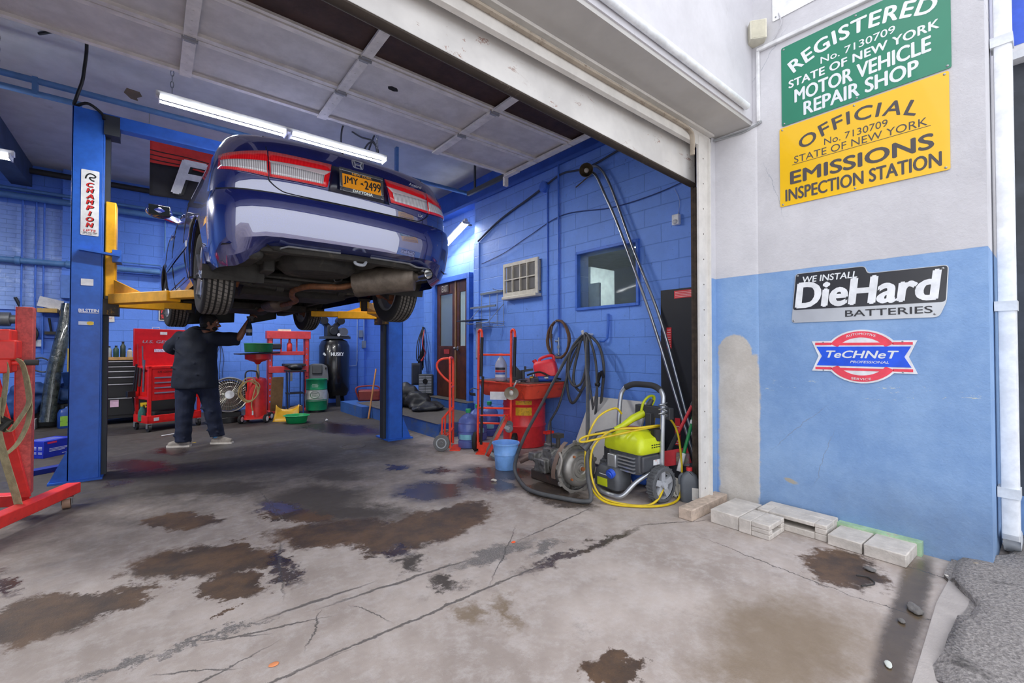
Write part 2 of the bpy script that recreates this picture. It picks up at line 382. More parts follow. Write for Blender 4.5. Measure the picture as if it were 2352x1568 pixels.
# ---------------------------------------------------------------- floor: one slab with its stains, wet patches, joints and cracks
def floor_mat():
    g = NG('oil_stained_concrete'); s = g.sep(g.co)
    nz = g.noise(4, 6, .72, out='Color'); nz2 = g.noise(16, 4, .7, out='Color')
    ctr = lambda a, n: g.vmath('ADD', a, g.mix(n, (0, 0, 0, 1), nz))
    w = g.vmath('SUBTRACT', g.vmath('ADD', g.co, g.vmath('ADD', g.mix(.46, (0, 0, 0, 1), nz), g.mix(.12, (0, 0, 0, 1), nz2))), (.28, .28, .28))
    wc = g.vmath('SUBTRACT', g.vmath('ADD', g.co, g.vmath('ADD', g.mix(.07, (0, 0, 0, 1), nz), g.mix(.03, (0, 0, 0, 1), nz2))), (.05, .05, .05))
    fine = g.noise(130, 3, .8); mid = g.noise(9, 6, .75); big = g.noise(1.1, 5, .7)
    base = g.mix(g.ramp(big, .3, .72), lin('958981'), lin('b9ada5'))
    base = g.mix(g.math('MULTIPLY', g.ramp(mid, .42, .7), .5), base, lin('c3bcb9'))
    base = g.mix(g.math('MULTIPLY', g.ramp(g.noise(2.3, 7, .8), .56, .75), .5), base, lin('67605c'))
    base = g.mix(g.ramp(fine, .66, .74), base, lin('c4bebb'))
    # grimy workshop end of the slab: black with years of oil
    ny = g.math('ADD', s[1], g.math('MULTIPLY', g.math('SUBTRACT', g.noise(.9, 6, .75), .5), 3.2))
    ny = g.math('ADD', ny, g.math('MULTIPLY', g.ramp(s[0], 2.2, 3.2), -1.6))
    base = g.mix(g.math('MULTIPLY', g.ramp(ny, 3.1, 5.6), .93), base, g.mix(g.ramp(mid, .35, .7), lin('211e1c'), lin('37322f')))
    brown = [(0.18, 4.21, 0.281, 0.161, 2.24), (0.25, 3.34, 0.405, 0.215, 2.54), (0.44, 3.37, 0.203, 0.101, 1.69), (0.37, 2.89, 0.229, 0.125, 1.85), (0.57, 3.09, 0.156, 0.111, 2.09), (-0.39, 3.23, 0.199, 0.143, 2.37), (-0.42, 3.11, 0.234, 0.179, 2.54), (-0.14, 3.1, 0.196, 0.125, -3.02), (1.05, 3.23, 0.45, 0.239, 2.55), (1.62, 2.95, 0.481, 0.269, 3.14), (1.93, 3.02, 0.259, 0.187, -2.91), (1.27, 2.84, 0.259, 0.177, 2.59), (3.21, 0.84, 0.263, 0.216, -3.02), (0.31, 2.58, 0.036, 0.031, 2.7), (1.48, 1.17, 0.13, 0.101, 2.89), (.9, 3.75, .3, .12, 2.2)]
    dark = [(1.15, 4.13, 0.5, 0.33, 2.31), (1.23, 3.59, 0.54, 0.2, 2.36), (1.25, 2.5, .11, .07, .83), (1.29, 2.15, .10, .06, 1.93), (1.5, 4.7, .3, .2, 2), (.6, 4.9, .35, .2, 2.3), (.2, 5.2, .25, .12, 2.2)]
    soft = [(2.3, 0.81, 0.375, 0.256, 2.92), (1.93, 0.78, 0.254, 0.136, 2.74), (1.22, 1.84, 0.093, 0.061, 1.24), (1.4, 1.75, 0.137, 0.053, 1.19)]
    wet = [(2.0, 3.64, 0.362, 0.306, 2.36), (2.85, 3.72, 0.44, 0.253, 2.08), (2.52, 3.5, 0.352, 0.191, 1.81), (2.84, 2.92, 0.381, 0.252, 1.53), (2.38, 4.2, 0.167, 0.14, 2.69), (2.11, 4.62, 0.135, 0.125, 1.61), (-0.64, 3.71, 0.228, 0.058, 1.89), (-0.25, 5.77, 0.157, 0.093, 2.39), (0.82, 4.05, 0.238, 0.108, 1.96), (0.63, 2.94, 0.266, 0.053, 1.56), (1.24, 2.72, 0.12, 0.085, 2.15), (2.76, 2.68, 0.237, 0.147, 1.89), (2.22, 1.98, .5, .045, -.04)]
    oil = [(-0.1, 6.49, 0.456, 0.2, 2.05), (0.23, 7.11, 0.3, 0.13, 1.88), (2.4, 7.4, .9, .35, 1.9)]
    chan = [(2.0, .42, .6, .062, .06), (2.8, .485, .6, .066, .07), (3.35, .525, .4, .062, .05)]
    trench = [(1.70, 2.30, .29, .06, .06), (2.0, 2.16, .14, .05, .3), (-.09, 2.45, .13, .03, .04), (.25, 2.44, .21, .02, -.06)]
    crack = [(1.14, 1.97, .75, .008, .02), (.2, 1.96, .4, .007, -.03), (1.14, 2.33, .4, .011, -.05), (2.38, 2.38, .4, .007, .12), (.68, 2.43, .24, .011, -.01), (3.03, 1.84, .28, .006, -.5), (2.91, 1.11, .41, .005, -1.67), (2.91, .42, .28, .004, -1.41), (.44, 2.32, .22, .006, -.28), (.28, 2.37, .15, .005, -.5), (.61, 2.95, .33, .008, -1.74), (.78, 4.17, .4, .007, -1.57), (.15, 2.21, .14, .005, -.57), (1.77, 2.26, .35, .004, -2.43), (.1, 2.1, .3, .005, .3), (.6, 2.2, .13, .004, 1.1), (.85, 2.15, .12, .004, -1.2), (3.5, .36, .3, .006, 1.5)]
    mb = g.ells(w, brown, .16); ms = g.ells(w, soft, .8)
    mw = g.ells(w, wet, .4); mo = g.ells(w, oil, .5)
    mc = g.ells(wc, chan, .4); mt = g.ells(w, trench, .5); mk = g.ells(wc, crack, .45)
    col = g.mix(g.math('MULTIPLY', ms, .8), base, g.mix(mid, lin('6d5c47'), lin('7d6a50')))
    bc = g.mix(g.ramp(g.noise(3.5, 5, .7), .35, .65), lin('33241a'), lin('5e442b'))
    bc = g.mix(g.ramp(fine, .6, .72), bc, lin('80603f'))
    md = g.ells(w, dark, .5); col = g.mix(g.math('MULTIPLY', md, .92), col, g.mix(mid, lin('29231f'), lin('3d342d')))
    col = g.mix(g.math('MULTIPLY', mb, .95), col, bc)
    wcx = g.mix(g.ramp(g.noise(6, 4), .35, .65), lin('2b2320'), lin('45382f'))
    col = g.mix(g.math('MULTIPLY', mw, .9), col, g.mix(g.ramp(fine, .66, .72), wcx, lin('6d6055')))
    col = g.mix(g.math('MULTIPLY', mo, .8), col, lin('2a0c0c'))
    col = g.mix(g.math('MULTIPLY', mc, .95), col, g.mix(mid, lin('463b30'), lin('635440')))
    col = g.mix(g.math('MULTIPLY', mt, .8), col, g.mix(g.ramp(fine, .45, .6), lin('4a4949'), lin('807c7a')))
    col = g.mix(g.math('MULTIPLY', mk, .8), col, lin('4b4745'))
    sheen = g.math('MULTIPLY', g.ramp(g.noise(1.3, 5, .7), .5, .7), g.ramp(ny, 3.5, 5.5))
    r = g.math('SUBTRACT', .72, g.math('MULTIPLY', g.union([mb, mo]), .1))
    r = g.math('SUBTRACT', r, g.math('MULTIPLY', g.union([mw, mo, mc]), .5)); r = g.math('SUBTRACT', r, g.math('MULTIPLY', sheen, .32))
    r = g.math('MAXIMUM', r, .2)
    rough_h = g.math('ADD', g.math('MULTIPLY', fine, .5), mid)
    hh = g.math('SUBTRACT', rough_h, g.math('MULTIPLY', g.union([mk, mt]), 2.2))
    hh = g.math('MULTIPLY', hh, g.math('SUBTRACT', 1, g.math('MULTIPLY', g.union([mw, mc]), .8)))
    return g.end(col, r, 0, g.bump(hh, .4, .008))
floor_m = floor_mat()
struct(MB().box(-9, 9, -9, 11.3, -.3, 0).build('floor', floor_m))
def asphalt_mat():
    g = NG('crumbling_asphalt'); n = g.noise(60, 5, .8); v = g.t.nodes.new('ShaderNodeTexVoronoi'); v.inputs['Scale'].default_value = 70; g.set(v.inputs['Vector'], g.co)
    c = g.mix(g.ramp(n, .35, .65), lin('7d7876'), lin('aca6a3')); c = g.mix(g.ramp(g.noise(5, 5), .6, .75), c, lin('55514f'))
    return g.end(c, .85, 0, g.bump(g.math('ADD', v.outputs['Distance'], n), .8, .02))
# pavement strip beyond the gutter and the asphalt beside it
struct(MB().prism([(3.45, .405), (3.1, .41), (2.2, .37), (1.2, .33), (1.2, .25), (2.4, .29), (3.1, .29), (3.4, .31)], .018).build('floor_curb_strip', M('a8a19d', .8, var=.1, scale=5, bump=(80, .4))))
ap = MB()
def apz(i, j):
    x = 1.3+i*4.7; y = -2+j*2.62
    lim = .315+.12*max(0, min(1, (x-3.25)/.25))+.04*noise.noise(Vector((x*2, 3, 1)))
    yy = min(y, lim if x < 4.0 else .2)
    return (x, yy, .022+.014*noise.noise(Vector((x*9, yy*9, 0)))+.02*max(0, noise.noise(Vector((x*2.3, yy*2.3, 4)))))
ap.grid(apz, 60, 44); struct(ap.build('floor_asphalt', asphalt_mat(), solid=.03))

# ---------------------------------------------------------------- walls, ceiling, step
struct(MB().box(-6.2, 5.2, 11, 11.3, 0, 4.6).build('wall_back', wall_y_mat))
struct(MB().box(-6.3, -6, 1.9, 11, 0, 4.6).build('wall_left', wall_x_mat))
struct(MB().box(-6.3, 5.2, 1.96, 11.3, 4.42, 4.6).build('ceiling', CEIL))
b = MB(); holed(b, 1.99, 6.33, 0, 3.85, [(3.03, 3.94, 1.82, 2.52), (4.66, 5.42, 2.12, 2.58)], lambda a, c, d, e: b.box(4.3, 4.5, a, c, d, e))
struct(b.build('wall_right', wall_x_mat))
struct(MB().box(4.62, 4.8, 1.96, 8.6, 3.85, 4.42).box(4.27, 4.62, 1.99, 8.6, 3.80, 3.85).build('wall_right_upper', M('3763be', .6, scale=3)))
b = MB(); holed(b, 6.33, 8.45, 0, 3.85, [(6.63, 7.9, .36, 2.62)], lambda a, c, d, e: b.box(4.45, 4.62, a, c, d, e))
b.box(4.28, 4.45, 6.18, 6.33, .36, 3.1)
struct(b.build('wall_door_side', wall_x_mat))
struct(MB().box(5.0, 5.2, 8.45, 11, 0, 4.42).box(4.62, 5.0, 8.45, 8.55, 0, 4.42).build('wall_alcove', wall_x_mat))
struct(MB().box(3.2, 4.99, 5.62, 8.9, 0, .21).box(4.2, 4.6, 6.4, 8.4, .21, .36).build('floor_step', [step_mat]), 'blue painted concrete step')
struct(MB().box(3.19, 4.95, 5.64, 8.9, .21, .215).box(4.19, 4.6, 6.42, 8.4, .36, .365).build('floor_step_tread', M('57524c', .8, dirt=('8a847b', 5, .6))))
# front: pilaster, side wall, facade, soffit
w = MB(); w.box(3.8, 4.6, .26, 1.99, -.1, 6.2); w.box(3.69, 3.8, 1.87, 1.99, 0, 3.13)
w.rings([[(3.785, 1.9, z), (3.80, 1.9, z), (3.80, 1.53, z), (3.79, 1.55, z)] for z in (0, 3.13)])
struct(w.build('wall_side', stucco_mat))
struct(MB().box(-6.3, 3.8, 1.56, 1.96, 3.15, 6.2).build('wall_front_upper', facade_m))
struct(MB().box(-6.3, -1.35, 1.9, 2.3, 0, 3.15).build('wall_front', facade_m))
struct(MB().box(-6.3, 3.8, 1.57, 1.96, 3.12, 3.15).build('ceiling_soffit', M('b9b7b4', .8, var=.06, scale=3, dirt=('8f8a84', 3, .66, .4))))
struct(MB().box(-1.5, 3.72, 1.87, 1.93, 3.06, 3.12).box(-1.5, 3.7, 1.83, 1.87, 3.10, 3.12).box(-1.5, 3.7, 1.86, 1.90, 2.98, 3.06).build('trim_1', TRIM, bev=.003))
b = MB().box(3.48, 3.63, 1.855, 1.875, 0, 3.06).box(3.615, 3.63, 1.83, 1.87, 0, 3.06).box(3.63, 3.69, 1.868, 1.88, 0, 3.06)
for k in range(14): b.cyl((3.55, 1.853, .15+k*.21), (3.55, 1.856, .15+k*.21), .006, 8, mi=1)
struct(b.build('trim_2', [TRIM, M('4a4038', .7)], bev=.002), 'white metal door jamb')
struct(MB().box(3.645, 3.70, 1.995, 2.02, 0, 3.1).box(3.645, 3.66, 1.97, 1.995, 0, 2.7).build('trim_3', M('41362c', .8, var=.4, scale=14, bump=(30, .4), dirt=('8b7560', 8, .62, .6)), bev=.003), 'dark wood door stop and track')
struct(MB().box(4.6, 5.2, -.8, .2, .3, 3.25).build('wall_neighbour', M('3c4149', .6, var=.3, scale=4, dirt=('7b7f88', 6, .6, .7))))
struct(MB().box(4.58, 5.2, -.8, .2, -.05, .3).build('wall_neighbour_base', M('6f93c4', .7)))
struct(MB().box(4.58, 4.62, -.8, .2, 3.25, 3.9).box(4.5, 4.58, -.4, .2, 3.25, 3.30).build('trim_4', M('cfd2d6', .5)))
# ---------------------------------------------------------------- window and office behind it
b = MB()
holed(b, 3.0, 3.97, 1.79, 2.55, [(3.035, 3.935, 1.825, 2.515)], lambda a, c, d, e: b.box(4.27, 4.34, a, c, d, e))
struct(b.build('window_1', BPAINT, bev=.004)); bw = bpy.data.objects['window_1']
gl = MB().box(4.34, 4.344, 3.03, 3.94, 1.82, 2.52).build('pane', M('cfe0e0', .03, trans=.9, var=0), bw)
struct(MB().box(4.5, 7.2, 2.36, 2.4, .0, 3.2).box(4.5, 7.2, 6.5, 6.55, 0, 3.2).box(7.2, 7.25, 2.36, 6.55, 0, 3.2).build('wall_office', OFFICE))
struct(MB().box(4.5, 7.2, 2.36, 6.55, 2.9, 2.95).build('ceiling_office', M('9aa0a0', .8)))
struct(MB().box(4.5, 7.2, 2.36, 6.55, .0, .05).build('floor_office', M('55504c', .7)))
tag(MB().box(4.52, 4.56, 3.78, 4.02, 1.78, 2.16).build('white_board', M('cfd3d6', .5), rot=(0, 0, 0)), 'white board standing inside the office window at its left', 'board')
tag(MB().box(5.4, 6.0, 4.68, 5.6, .05, 2.6).build('office_cabinet', M('dfe6e4', .5), bev=.01), 'tall pale cabinet inside the office behind the left of the window', 'cabinet')
o = thing('office_light', 'ceiling light fixture glimpsed through the office window', 'light', (5.6, 3.9, 2.86))
MB().box(-.6, .6, -.12, .12, -.02, .04).build('housing', WHITE, o); MB().box(-.58, .58, -.1, .1, -.035, -.02).build('tube', M('ffffff', .5, emit=4), o)
ol = bpy.data.lights.new('office_tube', 'AREA'); ol.shape = 'RECTANGLE'; ol.size = 1.1; ol.size_y = .18; ol.energy = 18; oo = bpy.data.objects.new('office_tube', ol); C.objects.link(oo); oo.parent = o; oo.location = (0, 0, -.05)
# ---------------------------------------------------------------- double wooden door up the step
d = MB(); holed(d, 6.60, 7.93, .345, 2.66, [(6.68, 7.85, .345, 2.56)], lambda a, c, e, f: d.box(4.36, 4.5, a, c, e, f))
fr = struct(d.build('door_1', BPAINT, bev=.004), 'wooden double door with glazed panels up the blue step'); fr['label'] = 'wooden double door with glazed panels up the blue step'
def leaf(y0, y1):
    b = MB(); holed(b, y0, y1, .37, 2.56, [(y0+.12, y1-.12, 1.35, 2.35)], lambda a, c, e, f: b.box(4.42, 4.46, a, c, e, f))
    l = b.build('door_leaf', WOOD, fr, bev=.004)
    MB().box(4.437, 4.443, y0+.12, y1-.12, 1.35, 2.35).build('pane', M('93a3a6', .05, trans=.5, var=.02), l)
    return l
la = leaf(7.14, 7.84); lb = leaf(6.69, 7.13)
MB().box(4.405, 4.425, 7.11, 7.155, .37, 2.56).build('astragal', M('8a6a45', .5), fr)
MB().cyl((4.42, 7.06, 1.3), (4.36, 7.06, 1.3), .012).sph((4.35, 7.06, 1.3), .03).cyl((4.42, 7.06, 1.3), (4.41, 7.06, 1.3), .04).build('knob', STEEL, lb)
es = thing('exit_sign', 'dark sign with white EXIT letters at the top of the wooden door', 'sign'); es.matrix_world = frame((4.412, 7.52, 2.46), (-1, 0, 0), (0, -1, 0))
MB().prism(rrect(.30, .17, .01), .006).build('panel', M('3b2414', .5), es); text('EXIT', M('c7bfae', .5), es, TR((0, 0, .0055)), .22, .12, .01)
es = thing('notice', 'small red notice stuck on the wooden door below its glass', 'notice'); es.matrix_world = frame((4.414, 7.45, 1.24), (-1, 0, 0), (0, -1, 0))
MB().prism(rrect(.2, .09, .005), .004).build('panel', M('b03a33', .5), es)
# ================================================================ signs on the side wall
WX, WXX = (-1, 0, 0), (0, -1, 0)
def wsign(name, label, cat, o, group=None, z=WX, x=WXX):
    t = thing(name, label, cat, group=group); t.matrix_world = frame(o, z, x); return t
def screws(par, pts, m=STEEL, r=.007):
    o = MB().lathe([(r, 0), (r, .002), (r*.5, .004)], n=10).build('screw', m, par, (pts[0][0], pts[0][1], .004))
    copies(o, [((x, y, .004), (0, 0, 0)) for x, y in pts[1:]])
GREEN = M('0f7a5c', .3, var=.05, scale=2, coat=.4); SYEL = M('eebc00', .3, var=.03, scale=2, coat=.4); SW = M('dfe3e6', .4, var=.02); SB = M('4a4548', .5, var=.03)
t = wsign('registration_sign', 'green metal sign with white REGISTERED motor vehicle repair shop lettering above the yellow sign', 'sign', (3.797, .872, 3.332))
MB().prism(rrect(.945, .615, .012), .004).build('panel', GREEN, t)
text('REGISTERED', SW, t, TR((0, .213, .004)), .84, .10, .03, .0, 1.1, arc=(.93, 1))
text('No. 7130709', SW, t, TR((0, .08, .004)), .42, .05, .01)
text('STATE OF NEW YORK', SW, t, TR((0, -.002, .004)), .84, .058, .03, .0, 1.05)
text('MOTOR VEHICLE', SW, t, TR((0, -.108, .004)), .76, .098, .025)
text('REPAIR SHOP', SW, t, TR((0, -.228, .004)), .64, .098, .025)
screws(t, [(x, y) for x in (-.455, 0, .455) for y in (-.29, .29)])
t = wsign('inspection_sign', 'yellow metal sign with black OFFICIAL emissions inspection station lettering', 'sign', (3.796, .886, 2.705))
MB().prism(rrect(.95, .612, .012), .004).build('panel', SYEL, t)
text('OFFICIAL', SB, t, TR((0, .218, .004)), .70, .09, .022, .0, 1.15, arc=(.68, 1))
text('No. 7130709', SB, t, TR((0.0, .10, .004)), .36, .048, 0)
text('STATE OF NEW YORK', SB, t, TR((0, .033, .004)), .75, .052, 0)
MB().box(-.39, .39, -.003, 0, .004, .0055).build('rule', SB, t)
text('EMISSIONS', SB, t, TR((0, -.10, .004)), .80, .095, .035)
text('INSPECTION STATION', SB, t, TR((0, -.226, .004)), .87, .09, .022)
screws(t, [(x, y) for x in (-.455, 0, .455) for y in (-.29, .29)])
t = wsign('battery_sign', 'black and silver battery sign with large white letters on the blue wall', 'sign', (3.797, .856, 1.68))
def rnd(poly, r=.02, n=4):
    out = []; N = len(poly)
    for i in range(N):
        a, b, c = (Vector(poly[i-1]), Vector(poly[i]), Vector(poly[(i+1) % N])); u = (a-b).normalized()*r; v_ = (c-b).normalized()*r
        for k in range(n+1):
            q = k/n; out.append(tuple((b+u)*(1-q)**2+b*2*q*(1-q)+(b+v_)*q*q))
    return out
MB().prism(rnd([(-.435, -.185), (.385, -.185), (.42, -.09), (.432, .135), (.035, .135), (.02, .187), (-.405, .187)], .025), .004).build('panel', M('c4c8cc', .3, .3, var=.1, scale=2), t)
MB().prism(rnd([(-.424, -.088), (.415, -.092), (.427, .131), (.031, .131), (.016, .183), (-.400, .183)], .02), .0015, z0=.004).build('black_field', M('35363a', .25, var=.15, scale=2), t)
text('WE INSTALL', SW, t, TR((-.19, .135, .0055)), .33, .045, .02, .15)
text('DieHard', M('e3e6ea', .4), t, TR((-.005, .018, .0058)), .79, .18, .04, .12, 1.0)
text('BATTERIES', M('2f3034', .5), t, TR((.13, -.135, .0055)), .45, .045, .012)
screws(t, [(-.39, .168), (-.42, -.17), (.405, .115), (.365, -.165)])
t = wsign('service_sign', 'white sign of a red ring behind a blue ribbon, lowest on the blue wall', 'sign', (3.797, .866, 1.245))
def ribbon_poly(hw, hh, n): return [(-hw, -hh), (-n, 0), (-hw, hh), (hw, hh), (n, 0), (hw, -hh)]
b = MB(); b.prism(ribbon_poly(.292, .108, .25), .004); b.prism(circ(.215, 40, .185), .0041); b.build('panel', M('e2e4e8', .4), t)
SRED = M('e8475a', .4); SBL = M('1f57e0', .4)
def arcband(r0, r1, k, a0, a1, z):
    n = 20; P = [(r1*math.cos(a0+(a1-a0)*i/n), r1*k*math.sin(a0+(a1-a0)*i/n)) for i in range(n+1)]+[(r0*math.cos(a1+(a0-a1)*i/n), r0*k*math.sin(a1+(a0-a1)*i/n)) for i in range(n+1)]
    return P
for s in (0, PI):
    b = MB()
    P = arcband(.152, .202, .86, s+.52, s+PI-.52, 0); h = len(P)//2
    for i in range(h-1): b.prism([P[i], P[i+1], P[-2-i], P[-1-i]], .001, z0=.0042)
    b.build('red_ring', SRED, t)
b = MB()
for s in (-1, 1):
    y = s*.088; b.box(-.27, -.17, y-.009, y+.009, .004, .0052); b.box(.17, .27, y-.009, y+.009, .004, .0052); b.box(-.14, .14, y-.011, y+.007, .004, .0056)
b.build('red_stripe', SRED, t)
MB().prism(ribbon_poly(.262, .068, .228), .0025, z0=.004).build('blue_ribbon', SBL, t)
text('TeCHNeT', SW, t, TR((0, .014, .0066)), .40, .05, .03, .25)
text('PROFESSIONAL', SW, t, TR((.045, -.038, .0066)), .21, .017, .01, .25)
text('AUTOMOTIVE', SW, t, TR((0, .156, .0054)), .17, .015, .01, arc=(.2, 1)); text('SERVICE', SW, t, TR((0, -.156, .0054)), .11, .015, .01, arc=(.3, -1))
screws(t, [(-.22, .1), (.22, .1), (-.22, -.1), (.22, -.1)], r=.005)
t = wsign('white_sign', 'white sign with a blue and red swirl, cut by the top of the photo', 'sign', (3.797, .93, 4.19))
MB().prism(rrect(.95, .61, .01), .004).build('panel', M('e6e7ea', .4), t)
MB().tube([(x-.12, y-.19, .006) for x, y in circ(.07, 30)], (.002, .016), closed=True).build('blue_ring', SBL, t); MB().tube([(-.12+.11*math.cos(a), -.19+.11*math.sin(a), .006) for a in [k*.1-2.6 for k in range(26)]], (.002, .012)).build('red_swirl', SRED, t)
screws(t, [(-.45, -.28), (-.15, -.29), (.45, -.28)])
t = wsign('corner_sign', 'white framed blue sign high beside the downspout', 'sign', (4.575, .02, 3.75))
MB().prism(rrect(.55, .9, .01), .03).build('frame', WHITE, t); MB().prism(rrect(.42, .78, .01), .004, z0=.03).build('blue_field', M('3a5fd0', .4), t)
# ---------------------------------------------------------------- fittings on the front
t = wsign('camera_housing', 'small beige metal box mounted high in the wall corner', 'box', (3.8, 1.545, 3.83), z=(-.8, -.6, 0), x=(.6, -.8, 0))
MB().box(-.06, .06, -.075, .075, 0, .12).build('body', M('cfcbb9', .5), t, bev=.004); MB().box(-.05, .05, -.068, .068, .12, .122).build('cover', M('bdb8a4', .5), t)
tag(MB().box(3.775, 3.8, 1.50, 1.525, 3.13, 3.70).build('vertical_conduit', WHITE, bev=.006), 'short white upright cable duct below the beige corner box', 'conduit')
tag(MB().bar((3.785, 1.52, 3.71), (3.785, .2, 3.68), .03, .03).build('cable_duct', WHITE, bev=.006), 'white cable duct running level above the green sign', 'conduit')
tag(MB().tube(cr([(3.79, 1.36, 3.93), (3.78, 1.34, 3.82), (3.79, 1.42, 3.72), (3.79, 1.47, 3.70)], 6), .004, 6).build('sign_cable', M('bdbcc0', .6)), 'thin grey cable looping from the white sign to the corner box', 'cable')
tag(MB().tube(cr([(3.79, 1.49, 3.13), (3.785, 1.6, 3.10), (3.785, 1.75, 3.105), (3.76, 1.88, 3.10)], 6), .008, 6).tube(cr([(3.79, 1.49, 3.12), (3.78, 1.62, 3.085), (3.78, 1.76, 3.09), (3.75, 1.87, 3.09)], 6), .005, 6).build('soffit_cable', M('9fa2a5', .6)), 'grey cables running under the soffit end into the wall corner', 'cable')
b = MB().cyl((-2.2, 1.535, 3.21), (3.63, 1.535, 3.21), .026, 14)
tag(b.build('edge_tube', M('e4e8ec', .3)), 'long white tube fixed along the lower edge of the upper facade', 'tube')
b = MB().tube(cr([(-1.5, 1.84, 3.05), (1.0, 1.84, 3.05), (2.3, 1.84, 3.045), (3.1, 1.84, 3.05), (3.3, 1.84, 3.04), (3.36, 1.845, 3.00), (3.37, 1.85, 2.86)], 8), (.012, .02), 8)
tag(b.build('weather_strip', M('a99e8f', .8, dirt=('6d5a48', 12, .55, .7))), 'brown weather strip along the top of the door opening, its end hanging bent', 'weather strip')
t = thing('downspout', 'white square rain downspout at the end of the side wall', 'downspout', (4.1, .205, 0))
b = MB(); pr_ = rrect(.095, .075, .012, 2)
b.rings([[(x, y, z) for x, y in pr_] for z in (.17, 6)], X=None)
b.rings([[(x+c[0], y, c[1]+x*c[2]) for x, y in pr_] for c in ((0, .17, 0), (.02, .11, -.5), (.09, .07, -1.2), (.3, .04, -2))])
for k in (-.025, 0, .025): b.box(k-.006, k+.006, -.041, -.037, .17, 6)
b.build('pipe', M('e3e6ea', .35), t)
s = MB().box(-.056, .056, -.046, .05, -.03, .03).build('strap', M('d6dade', .4), t, (0, 0, 3.2)); copies(s, [((0, 0, 1.56), (0, 0, 0)), ((0, 0, .42), (0, 0, 0))])
# ---------------------------------------------------------------- blocks at the wall foot
tag(MB().box(3.19, 3.78, 1.69, 1.80, 0, .085).build('timber_block', M('b7a595', .8, var=.2, scale=20, bump=(30, .3)), bev=.006, rot=(0, 0, .02)), 'short weathered timber lying at the foot of the door jamb', 'timber')
def blk(name, x0, x1, y0, y1, h, label, rz=0, slot=None):
    b = MB(); cx, cy = (x0+x1)/2, (y0+y1)/2
    X0, X1, Y0, Y1 = x0-cx, x1-cx, y0-cy, y1-cy
    if slot == 'y':   # void opening on the near end
        holed(b, X0, X1, 0, h, [(X0+.05, X1-.05, h*.35, h*.65)], lambda a, c, e, f: b.box(a, c, Y0, Y0+.12, e, f)); b.box(X0, X1, Y0+.12, Y1, 0, h)
    elif slot == 'x':
        holed(b, Y0, Y1, 0, h, [(Y0+.07, Y1-.08, h*.42, h*.75)], lambda a, c, e, f: b.box(X0, X0+.14, a, c, e, f)); b.box(X0+.14, X1, Y0, Y1, 0, h)
    else: b.box(X0, X1, Y0, Y1, 0, h)
    return tag(b.build(name, CONC, loc=(cx, cy, 0), rot=(0, 0, rz), bev=.006), label, 'block')
blk('concrete_block', 3.26, 3.66, 1.46, 1.665, .1, 'grey concrete block against the timber, left of the pair below the bare patch')
blk('concrete_block', 3.25, 3.505, 1.25, 1.455, .1, 'grey concrete block between the hollow block and the left block', 0, 'y')
blk('hollow_block', 3.52, 3.77, 1.0, 1.44, .11, 'hollow concrete block with a dark slot facing out, rust-stained', 0, 'x')
blk('paving_stone', 3.49, 3.76, .80, .985, .07, 'worn paving stone next to the hollow block', -.03)
blk('paving_stone', 3.48, 3.76, .585, .79, .075, 'chipped paving stone at the right end of the row by the wall', -.03)
struct(MB().box(3.74, 3.81, .56, 1.0, 0, .085).build('trim_5', M('9fbf9c', .8, var=.2, dirt=('b9a892', 9, .55))))
# ================================================================ overhead door
od = thing('overhead_door', 'grey sectional garage door rolled up overhead, with a peeling white bottom section', 'garage door', (0, 0, 0))
PAN = M('cbc8c5', .75, var=.1, scale=5, bump=(60, .15), dirt=('8a847c', 3, .66, .4)); RAIL = M('dcd8d2', .6, dirt=('77716a', 8, .64, .6))
seams = [4.55, 3.97, 3.39, 2.80]
for i in range(3):
    y1, y0 = seams[i]-.006, seams[i+1]+.006
    dark = i == 2
    s = MB().box(-1.4, 3.63, y0, y1, 3.595, 3.62).build('door_section', BROWN if dark else PAN, od, label='bare dark brown section' if dark else None)
    r = MB()
    if dark: r.box(-1.4, 3.63, y1-.03, y1, 3.575, 3.595)
    else:
        r.box(-1.4, 3.63, y0, y0+.05, 3.57, 3.595); r.box(-1.4, 3.63, y1-.045, y1, 3.57, 3.595)
    r.build('rail', RAIL, s)
    for x in (-1.0, .19, 1.27, 2.53, 3.58):
        st = MB().box(x-.04, x+.04, y0, y1, 3.555, 3.575)
        for k in range(4): st.cyl((x, y0+.1+k*.12, 3.555), (x, y0+.1+k*.12, 3.552), .006, 6)
        st.build('stile', RAIL, s)
    if not dark:
        for x in (-1.0, .19, 1.27, 2.53): MB().cyl((x-.05, y0-.006, 3.55), (x+.05, y0-.006, 3.55), .012, 8).box(x-.035, x+.035, y0-.04, y0+.03, 3.548, 3.556).build('hinge', GREYP, s)
pp = MB().prism(rnd([(-.05, -.01), (-.02, -.035), (.03, -.03), (.055, .01), (.02, .03), (-.03, .025)], .01), .002, TR((1.63, 3.69, 3.5935))).build('torn_hole_dark', M('0b0a0a', .9), od)  # dark inside of a hole, laid under the panel as a black patch
